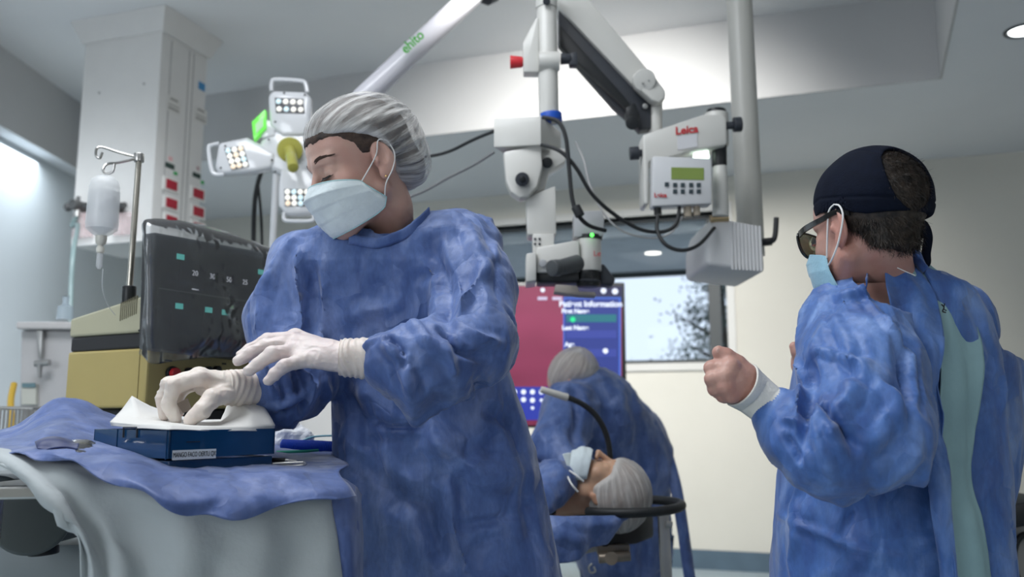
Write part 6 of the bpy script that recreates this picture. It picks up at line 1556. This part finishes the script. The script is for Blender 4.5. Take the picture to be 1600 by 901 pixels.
# floor stand pole and cables seen under the lamp
stp = empty('lamp_stand', (P(430, 380, 4.0).x, 4.0, 0), 'slim white pole standing below the surgical lamp', 'pole')
mb = MB(); a_ = P(432, 258, 4.0); mb.cyl((a_.x - .02, 4.0, .04), a_, .015); mb.build('pole', M_gloss, stp); mb = MB(); mb.cyl((a_.x - .02, 4.0, 0), (a_.x - .02, 4.0, .04), .16, bevel=.01); mb.build('base', M_alu, stp)
for pts, r_, lab in [([(412, 258), (402, 290), (397, 330), (396, 420), (396, 640), (396, 900)], .010, 'thick black cable hanging from the left lamp head to the floor'), ([(403, 285), (408, 340), (410, 420), (412, 640), (412, 900)], .006, 'thin black cable hanging beside the thicker one under the lamp')]:
    mb = MB(); mb.tube([P(x, y, 3.5) for x, y in pts], r_, seg=8); tag(mb.build('lamp_cable', M_rubber), lab, 'cable')
# ---- ceiling mounted microscope
YM = 2.6
ms = empty('surgical_microscope', P(870, 300, YM), 'cream surgical microscope hanging over the patient from its jointed arm', 'surgical microscope')
M_mw = mat('microscope_white', (.60, .595, .56), .38, coat=.15); M_mg = mat('microscope_grey', (.45, .46, .47), .4)
def mp(name, pix, Y, t, m=None, bev=.004, par=ms, auto=30):
    mb = MB(); pp(mb, pix, Y, t, bev); return mb.build(name, m or M_mw, par, auto=auto)
def cy(name, a, b, r, m=None, r2=None, par=ms, bev=.002, seg=28):
    mb = MB(); mb.cyl(P(*a), P(*b), r, r2, bevel=bev, seg=seg); return mb.build(name, m or M_mw, par)
cy('hanging_tube', (858, 190, YM + .02), (854, 14, YM + .02), .0315); cy('tube_collar', (854, 14, YM + .02), (853, -40, YM + .02), .0345); cy('collar_bolt', (854, 2, YM - .03), (854, 2, YM - .02), .012, M_charc)
cy('blue_ring', (861, 190, YM + .02), (860, 178, YM + .02), .036, mat('blue_ring', (.01, .08, .45), .4))
mp('bracket', [(817, 67), (838, 27), (842, 27), (842, 112), (818, 112)], YM, .05); cy('red_knob', (797, 97, YM + .03), (816, 97, YM + .03), .021, M_red, .017); cy('knob_stem', (812, 97, YM + .03), (826, 97, YM + .03), .014, M_red)
cy('clamp_block', (842, 96, YM + .0), (874, 96, YM + .0), .030); cy('black_knob', (876, 92, YM), (892, 92, YM), .018, M_charc, .015); mp('black_knob_head', [(889, 83), (902, 80), (903, 101), (890, 101)], YM - .01, .035, M_charc)
# diagonal balance arm: white cover and dark channel below
mp('arm_cover', [(866, -20), (905, -20), (1016, 112), (990, 134), (872, 10)], YM + .12, .09, M_mw, .006)
mp('arm_channel', [(873, 8), (989, 132), (1017, 155), (1017, 200), (1000, 203), (985, 186), (960, 165), (873, 66)], YM + .14, .05, M_charc, .003)
mp('lower_link', [(874, 38), (975, 150), (990, 170), (978, 170), (875, 72)], YM + .11, .02, M_black, .002)
cy('joint_disc', (1007, 125, YM + .08), (1007, 125, YM + .22), .036); mp('joint_link', [(988, 118), (1000, 106), (1016, 108), (1040, 140), (1041, 152), (1030, 160), (1018, 156), (992, 132)], YM + .09, .05, M_mw, .010)
mb = MB(); [mb.cyl(P(x, y, YM + .078), P(x, y, YM + .09), .0035, seg=10) for x, y in [(1000, 118), (1010, 116), (1014, 126), (1004, 130)]]; mb.build('joint_bolts', M_alu, ms)
cy('arm_end_knob', (988, 192, YM + .08), (988, 192, YM + .16), .022, M_black); mp('arm_end_bracket', [(978, 168), (992, 160), (1000, 178), (998, 190), (980, 186)], YM + .09, .05, M_black); cy('arm_pivot_bolt', (1008, 166, YM + .125), (1008, 166, YM + .14), .009, M_alu)
cy('short_post', (1024, 212, YM + .16), (1025, 150, YM + .16), .022)
# lower arm housing and control unit
YH = YM + .05
mp('arm_housing', [(1004, 210), (1100, 178), (1128, 178), (1136, 184), (1136, 226), (1075, 236), (1055, 243), (1014, 252), (1014, 320), (1006, 318)], YH, .10, M_mw, .008)
cy('housing_end', (1120, 228, YH + .05), (1119, 178, YH + .05), .038); cy('top_cap', (1119, 180, YH + .05), (1119, 172, YH + .05), .031, M_black)
cy('side_knob', (1132, 196, YH + .02), (1148, 196, YH + .02), .012, M_charc); cy('side_knob_head', (1146, 195, YH + .02), (1158, 194, YH + .02), .024, M_charc); cy('side_knob', (995, 239, YH + .02), (1006, 239, YH + .02), .012, M_charc); cy('side_knob_head', (984, 240, YH + .02), (998, 239, YH + .02), .021, M_charc)
text_obj('logo', 'Leica', .036, P(1073, 203, YH - .003), (1, 0, .12), (0, 0, 1), mat('logo_red', (.55, .04, .05), .5), ms, .0008, bold=.0008)
mp('paper_label', [(1058, 213), (1089, 209), (1090, 229), (1059, 234)], YH - .003, .002, mat('label_paper2', (.60, .60, .62), .6), 0, auto=0)
mp('lit_strip', [(1086, 236), (1106, 231), (1109, 246), (1084, 247)], YH + .03, .02, mat('lit_strip', (.8, 1, .85), .3, emit=(.8, 1, .85), estr=2.2), .001)
cy('dark_collar', (1124, 260, YH + .05), (1124, 225, YH + .05), .0235, M_black); cy('drop_tube', (1126, 338, YH + .05), (1125, 258, YH + .05), .0265, None, .0215)
cu_ = empty('control_unit', P(1067, 285, YH - .03)); cu_.parent = ms; cu_.matrix_parent_inverse = world_matrix(ms).inverted(); cu_.location = P(1067, 285, YH - .03)
mb = MB(); pp(mb, [(1020, 243), (1112, 247), (1113, 318), (1019, 322)], YH - .04, .06, .006); mb.build('case', mat('control_grey_white', (.60, .61, .62), .4), cu_, auto=30)
mb = MB(); pp(mb, [(1049, 261), (1100, 262), (1100, 281), (1049, 280)], YH - .042, .004, .001); mb.build('lcd', mat('lcd_green', (.17, .23, .06), .25, emit=(.17, .24, .05), estr=.12), cu_, auto=0)
mb = MB()
for x, y in [(1042, 288)] + [(x, y) for x in (1055, 1067, 1080, 1092) for y in (289, 299)]: pp(mb, [(x - 3.2, y - 3.6), (x + 3.2, y - 3.6), (x + 3.2, y + 3), (x - 3.2, y + 3)], YH - .044, .006, .001)
mb.build('buttons', mat('button_dark', (.03, .05, .06), .5), cu_, auto=0)
text_obj('logo', 'Leica', .019, P(1032, 305, YH - .043), (1, 0, 0), (0, 0, 1), mat('logo_red', (.55, .04, .05), .5), cu_, .0006, bold=.0005)
cy('plug', (1028, 335, YH - .01), (1027, 321, YH - .01), .012, M_black); cy('plug', (1075, 339, YH - .01), (1074, 322, YH - .01), .013, mat('tan_plug', (.40, .34, .26), .5)); cy('plug', (1089, 337, YH - .01), (1088, 322, YH - .01), .011, mat('tan_plug', (.40, .34, .26), .5))
# microscope head
near = P(845, 181, YM - .04); ux = Vector((-.985, .17, 0)); uy = Vector((.42, .907, 0))
def hbox(name, z0, z1, a, b, c0, m, bev=.003, par=ms):
    q = [c0, c0 + ux * a, c0 + ux * a + uy * b, c0 + uy * b]; mb = MB(); mb.prism([(v.x, v.y) for v in q], 0, z1 - z0, ((0, 0, z0), (1, 0, 0), (0, 1, 0)), bev); return mb.build(name, m, par, auto=30)
z1_ = near.z; z0_ = P(845, 226, YM - .04).z
hbox('head_box', z0_, z1_, .148, .17, near, M_mw)
mp('swing_plate', [(786, 236), (846, 224), (848, 260), (840, 290), (826, 306), (812, 309), (798, 300), (790, 282)], YM - .02, .06, M_mw, .010)
mp('swing_body', [(840, 226), (884, 232), (884, 252), (858, 268), (850, 295), (832, 306)], YM + .03, .07, M_mw, .006)
cy('pivot_knob', (816, 280, YM - .05), (816, 280, YM - .02), .0215, M_charc); cy('pivot_knob_centre', (816, 280, YM - .055), (816, 280, YM - .045), .009, M_black); cy('round_cover', (854, 254, YM + .01), (854, 254, YM + .035), .021, M_mw); cy('black_cover', (855, 254, YM), (855, 254, YM + .02), .017, M_black)
mp('drop_block', [(822, 308), (868, 290), (869, 366), (824, 366)], YM + .01, .10, M_mw, .004); mp('lower_block', [(832, 365), (866, 365), (866, 396), (833, 396)], YM, .09, M_mw, .004)
mb = MB(); [mb.cyl(P(x, y, YM - .004), P(x, y, YM + .002), .004, seg=8) for x in (836, 843) for y in (373, 381)]; mb.build('dots', M_charc, ms)
mp('side_plate', [(822, 396), (838, 393), (838, 438), (822, 440)], YM - .04, .14, M_mw, .004); mp('head_body', [(838, 386), (905, 374), (908, 424), (838, 426)], YM - .02, .12, M_mw, .008)
cy('objective_housing', (921, 424, YM + .02), (920, 373, YM + .02), .0375); cy('dark_ring', (921, 375, YM + .02), (921, 368, YM + .02), .0395, M_black)
mp('camera_block', [(897, 330), (940, 328), (944, 340), (944, 368), (897, 370)], YM - .01, .08, M_mg, .005)
mb = MB(); mb.sph(P(925, 367, YM - .035), .006); mb.build('green_led', mat('led_green', (.1, 1, .1), .3, emit=(.1, 1, .1), estr=2), ms)
text_obj('logo', 'Le', .024, P(933, 396, YM - .024), (1, 0, 0), (0, 0, 1), mat('logo_red', (.55, .04, .05), .5), ms, .0006)
mp('optics_body', [(838, 424), (905, 422), (905, 440), (840, 441)], YM - .01, .10, M_black, .006)
mb = MB(); mb.cyl(P(902, 411, YM - .05), P(872, 418, YM - .13), .026, .022, bevel=.003); mb.cyl(P(872, 418, YM - .13), P(862, 419, YM - .15), .025, .024, bevel=.003); mb.build('eyepiece', mat('dark_grey_plastic', (.07, .075, .08), .45), ms)
cy('lens_screw', (848, 411, YM - .03), (848, 411, YM - .02), .012, M_mg); cy('objective_lens', (919, 448, YM + .02), (919, 424, YM + .02), .036, M_black); cy('objective_lens_rim', (919, 442, YM + .02), (919, 438, YM + .02), .038, M_charc)
mp('tilt_tube', [(938, 412), (944, 412), (962, 436), (958, 446), (938, 444)], YM + .02, .07, M_charc, .006)
mp('reflector', [(868, 444), (902, 446), (905, 455), (930, 456), (932, 462), (905, 461), (866, 456)], YM - .02, .06, mat('beige_grey', (.32, .29, .26), .5), .003)
# white draped clamp and ceiling column behind it
cp_ = empty('ceiling_pole', P(1158, 200, 2.98), 'thick off-white vertical pole from the ceiling right of the microscope control unit', 'pole')
a_ = P(1172, 345, 2.98); b_ = P(1156, -5, 2.98); 
mb = MB(); mb.cyl((a_.x, 2.98, P(1170, 400, 2.98).z), (a_.x - .012, 2.98, UPZ), .046, seg=40); mb.build('tube', mat('pole_offwhite', (.48, .475, .44), .35), cp_)
mb = MB(); mb.cyl((a_.x - .012, 2.98, UPZ - .02), (a_.x - .012, 2.98, UPZ), .10, bevel=.005); mb.build('ceiling_plate', M_white, cp_)
mb = MB(); pp(mb, [(1112, 338), (1190, 352), (1196, 425), (1150, 420), (1104, 414), (1103, 372)], 2.72, .34, .014); cv = mb.build('clamp_cover', mat('ribbed_white_cover', (.70, .70, .70), .6, bump=.3, bscale=30), cp_, auto=60)
mb = MB()
for i in range(9):
    x = 1142 + i * 5.6; mb.cyl(P(x, 346 + i * .9, 2.719), P(x + 3, 421 + i * .3, 2.719), .0045, seg=8)
mb.build('cover_ribs', mat('ribbed_white_cover', (.70, .70, .70), .6), cv)
mb = MB(); mb.tube([P(1190, 378, 2.78), P(1205, 377, 2.76), P(1211, 368, 2.75), P(1213, 340, 2.75)], .0085, seg=10); mb.cyl(P(1186, 379, 2.78), P(1206, 377, 2.77), .013); mb.build('clamp_lever', M_black, cv)
mb = MB(); mb.cyl(P(1110, 342, 2.72), P(1138, 340, 2.72), .012); mb.build('brass_collar', mat('brass', (.5, .38, .22), .35, metal=1), cv)
# ---- cables
for pts, r_, m, lab in [
  ([(772, 205, 2.62), (740, 218, 2.66), (700, 237, 2.7), (661, 245, 2.72), (600, 246, 2.74), (520, 236, 2.76)], .0055, M_rubber, 'black cable running left from the microscope behind the bouffant cap, upper one'),
  ([(772, 238, 2.62), (740, 258, 2.66), (700, 278, 2.7), (655, 302, 2.72), (600, 318, 2.74), (540, 322, 2.76)], .0042, mat('grey_cable', (.16, .16, .17), .5), 'thinner grey cable running left from the microscope, below the black one'),
  ([(848, 183, 2.52), (872, 190, 2.50), (884, 215, 2.49), (889, 262, 2.49), (894, 310, 2.48), (903, 335, 2.48), (920, 352, 2.50), (946, 360, 2.54)], .0065, M_rubber, 'black cable hanging from the microscope head box to its grey camera'),
  ([(846, 226, 2.53), (875, 236, 2.50), (900, 262, 2.50), (925, 303, 2.52), (960, 335, 2.56), (1000, 358, 2.60), (1035, 362, 2.62), (1056, 350, 2.62), (1062, 322, 2.63)], .0060, M_rubber, 'black cable looping from the microscope head to the control unit'),
  ([(899, 222, 2.68), (912, 250, 2.64), (922, 290, 2.62), (945, 335, 2.60), (975, 362, 2.60), (1020, 372, 2.62), (1050, 362, 2.62), (1066, 338, 2.63)], .0032, mat('light_grey_cable', (.42, .42, .42), .5), 'thin light grey cable hanging between microscope head and control unit'),
  ([(1028, 336, 2.62), (1027, 360, 2.60), (1040, 382, 2.58), (1065, 391, 2.58), (1092, 382, 2.60), (1116, 356, 2.70)], .0060, M_rubber, 'black cable looping from the control unit plug to the ribbed white cover')]:
    mb = MB(); mb.tube([P(*p) for p in pts], r_, seg=8); 
    if 'grey camera' in lab: mb.cyl(P(899, 322, 2.48), P(907, 338, 2.48), .014, bevel=.003)
    tag(mb.build('cable', m), lab, 'cable')
# ---- big monitor behind the assistant
YS = 4.25
mn = empty('monitor', (P(810, 600, YS).x, YS + .03, 0), 'large wall-size monitor with dark red picture and blue patient form behind the assistant', 'monitor')
q0 = P(640, 440, YS); q1 = P(976, 441, YS); zb_ = P(976, 668, YS).z
mb = MB(); mb.prism([(q0.x, zb_), (q1.x, zb_), (q1.x, q1.z), (q0.x, q1.z)], 0, -.05, ((0, YS, 0), (1, 0, 0), (0, 0, 1)), bevel=.006); mb.build('bezel', M_black, mn, auto=30)
def scr(name, pix, m, d, par): mb = MB(); pp(mb, pix, YS - d, .001); return mb.build(name, m, par, auto=0)
def maroon():
    m = bpy.data.materials.new('screen_maroon'); m.use_nodes = True; n = m.node_tree.nodes; l = m.node_tree.links; b = n['Principled BSDF']
    tc = n.new('ShaderNodeTexCoord'); nz = n.new('ShaderNodeTexNoise'); nz.inputs['Scale'].default_value = 2.2; mp_ = n.new('ShaderNodeMapping'); mp_.inputs['Scale'].default_value = (.6, 1, 1.5)
    l.new(tc.outputs['Object'], mp_.inputs[0]); l.new(mp_.outputs[0], nz.inputs['Vector']); r = n.new('ShaderNodeValToRGB'); r.color_ramp.elements[0].position = .3; r.color_ramp.elements[0].color = (.09, .008, .03, 1); r.color_ramp.elements[1].position = .7; r.color_ramp.elements[1].color = (.26, .035, .10, 1)
    l.new(nz.outputs['Fac'], r.inputs[0]); l.new(r.outputs[0], b.inputs['Emission Color']); b.inputs['Emission Strength'].default_value = 1.0; b.inputs['Base Color'].default_value = (.02, .01, .01, 1); b.inputs['Roughness'].default_value = .3; return m
E_ = lambda nme, c, s=1.0: mat(nme, (.01, .01, .02), .3, emit=c, estr=s)
s_ = scr('screen', [(645, 446), (972, 447), (972, 664), (645, 664)], maroon(), .001, mn)
scr('top_bar', [(880, 447), (972, 447), (972, 472), (880, 468)], E_('scr_dark', (.01, .012, .04)), .002, s_)
pf = scr('form_panel', [(881, 466), (968, 466), (969, 664), (880, 664)], E_('scr_navy', (.018, .035, .20)), .003, s_)
scr('form_edge', [(880, 464), (970, 464), (970, 466.5), (880, 466.5)], E_('scr_edge', (.04, .12, .5)), .0035, s_); scr('form_edge', [(967, 466), (970, 466), (970, 664), (967, 664)], E_('scr_edge', (.04, .12, .5)), .0035, s_); scr('form_edge', [(880, 466), (882, 466), (882, 664), (880, 664)], E_('scr_edge', (.04, .12, .5)), .0035, s_)
for nme, pix, c in [('green_field', [(885, 491), (963, 491), (963, 503), (885, 503)], (.01, .14, .16)), ('field', [(885, 516), (963, 516), (963, 528), (885, 528)], (.03, .05, .27)), ('field', [(885, 545), (963, 545), (963, 557), (885, 557)], (.03, .05, .27)), ('keypad', [(645, 604), (856, 604), (856, 656), (645, 656)], (.02, .035, .30))]:
    scr(nme, pix, E_('scr_' + nme, c), .0045, s_)
Mw = E_('scr_white', (.75, .82, .95), 1.0); Mg = E_('scr_green', (.02, .7, .25), 1.0)
mb = MB()
for x, y, r_ in [(848, 453, .011), (870, 454, .010), (943, 454, .014), (961, 455, .015), (905, 547, .013), (946, 548, .013), (818, 612, .012), (832, 612, .012), (846, 612, .012), (818, 624, .012), (832, 625, .012), (846, 625, .008), (832, 637, .008), (804, 612, .012), (804, 624, .012)]: mb.cyl(P(x, y, YS - .006), P(x, y, YS - .004), r_, seg=16)
mb.build('icons', Mw, s_)
mb = MB(); mb.cyl(P(895, 499, YS - .006), P(895, 499, YS - .004), .013, seg=16); mb.build('green_dot', Mg, s_)
mb = MB(); [pp(mb, [(x, 463.5), (x + 15, 463.5), (x + 15, 468.5), (x, 468.5)], YS - .006, .001) for x in (840, 863)]; mb.build('icon_captions', E_('scr_pinkish', (.5, .45, .6)), s_, auto=0)
for tx, x, y, sz in [('Patient Information', 923, 475, .040), ('First Name', 899, 486, .030), ('Last Name', 899, 512, .030), ('Age', 890, 538, .030)]:
    text_obj('screen_text', tx, sz, P(x, y, YS - .006), (1, 0, 0), (0, 0, 1), Mw, s_, .0005, bold=.0012)
mb = MB(); mb.box((P(810, 600, YS).x, YS + .09, .5), (.10, .05, 1.0)); mb.box((P(810, 600, YS).x, YS + .09, .02), (.6, .5, .04), bevel=.01); mb.build('stand', M_charc, mn)
# ---- red and black cart at the lower right
ct = empty('equipment_cart', (P(1600, 850, 2.5).x, 2.6, 0), 'red and black equipment cart at the right edge behind the man', 'cart')
mb = MB(); pp(mb, [(1560, 792), (1640, 776), (1640, 815), (1560, 830)], 2.45, .35, .006); mb.build('top_tray', M_black, ct)
mb = MB(); a_ = P(1566, 822, 2.5); b_ = P(1584, 822, 2.5); mb.box(((a_.x + b_.x) / 2, 2.65, a_.z / 2 + .05), (b_.x - a_.x, .28, a_.z - .1), bevel=.005); mb.build('red_side', mat('deep_red', (.33, .01, .015), .5), ct)
mb = MB(); c0 = P(1606, 878, 2.5); mb.tube([c0 + Vector((.038 * math.cos(a), 0, .075 * math.sin(a))) for a in np.linspace(0, 6.283, 17)[:-1]], .009, closed=True, seg=8, sub=3); mb.build('handle_loop', M_black, ct)
mb = MB(); mb.box((b_.x + .16, 2.66, a_.z / 2 + .05), (.30, .26, a_.z - .1), bevel=.008); mb.build('cart_body', mat('grey_cart', (.40, .40, .38), .5), ct)
for dx in (0, .34):
    for dy in (.55, .75):
        mb = MB(); x = a_.x + dx + .01; mb.cyl((x - .012, 2.0 + dy, .05), (x + .012, 2.0 + dy, .05), .05, bevel=.006); mb.build('caster', M_black, ct)
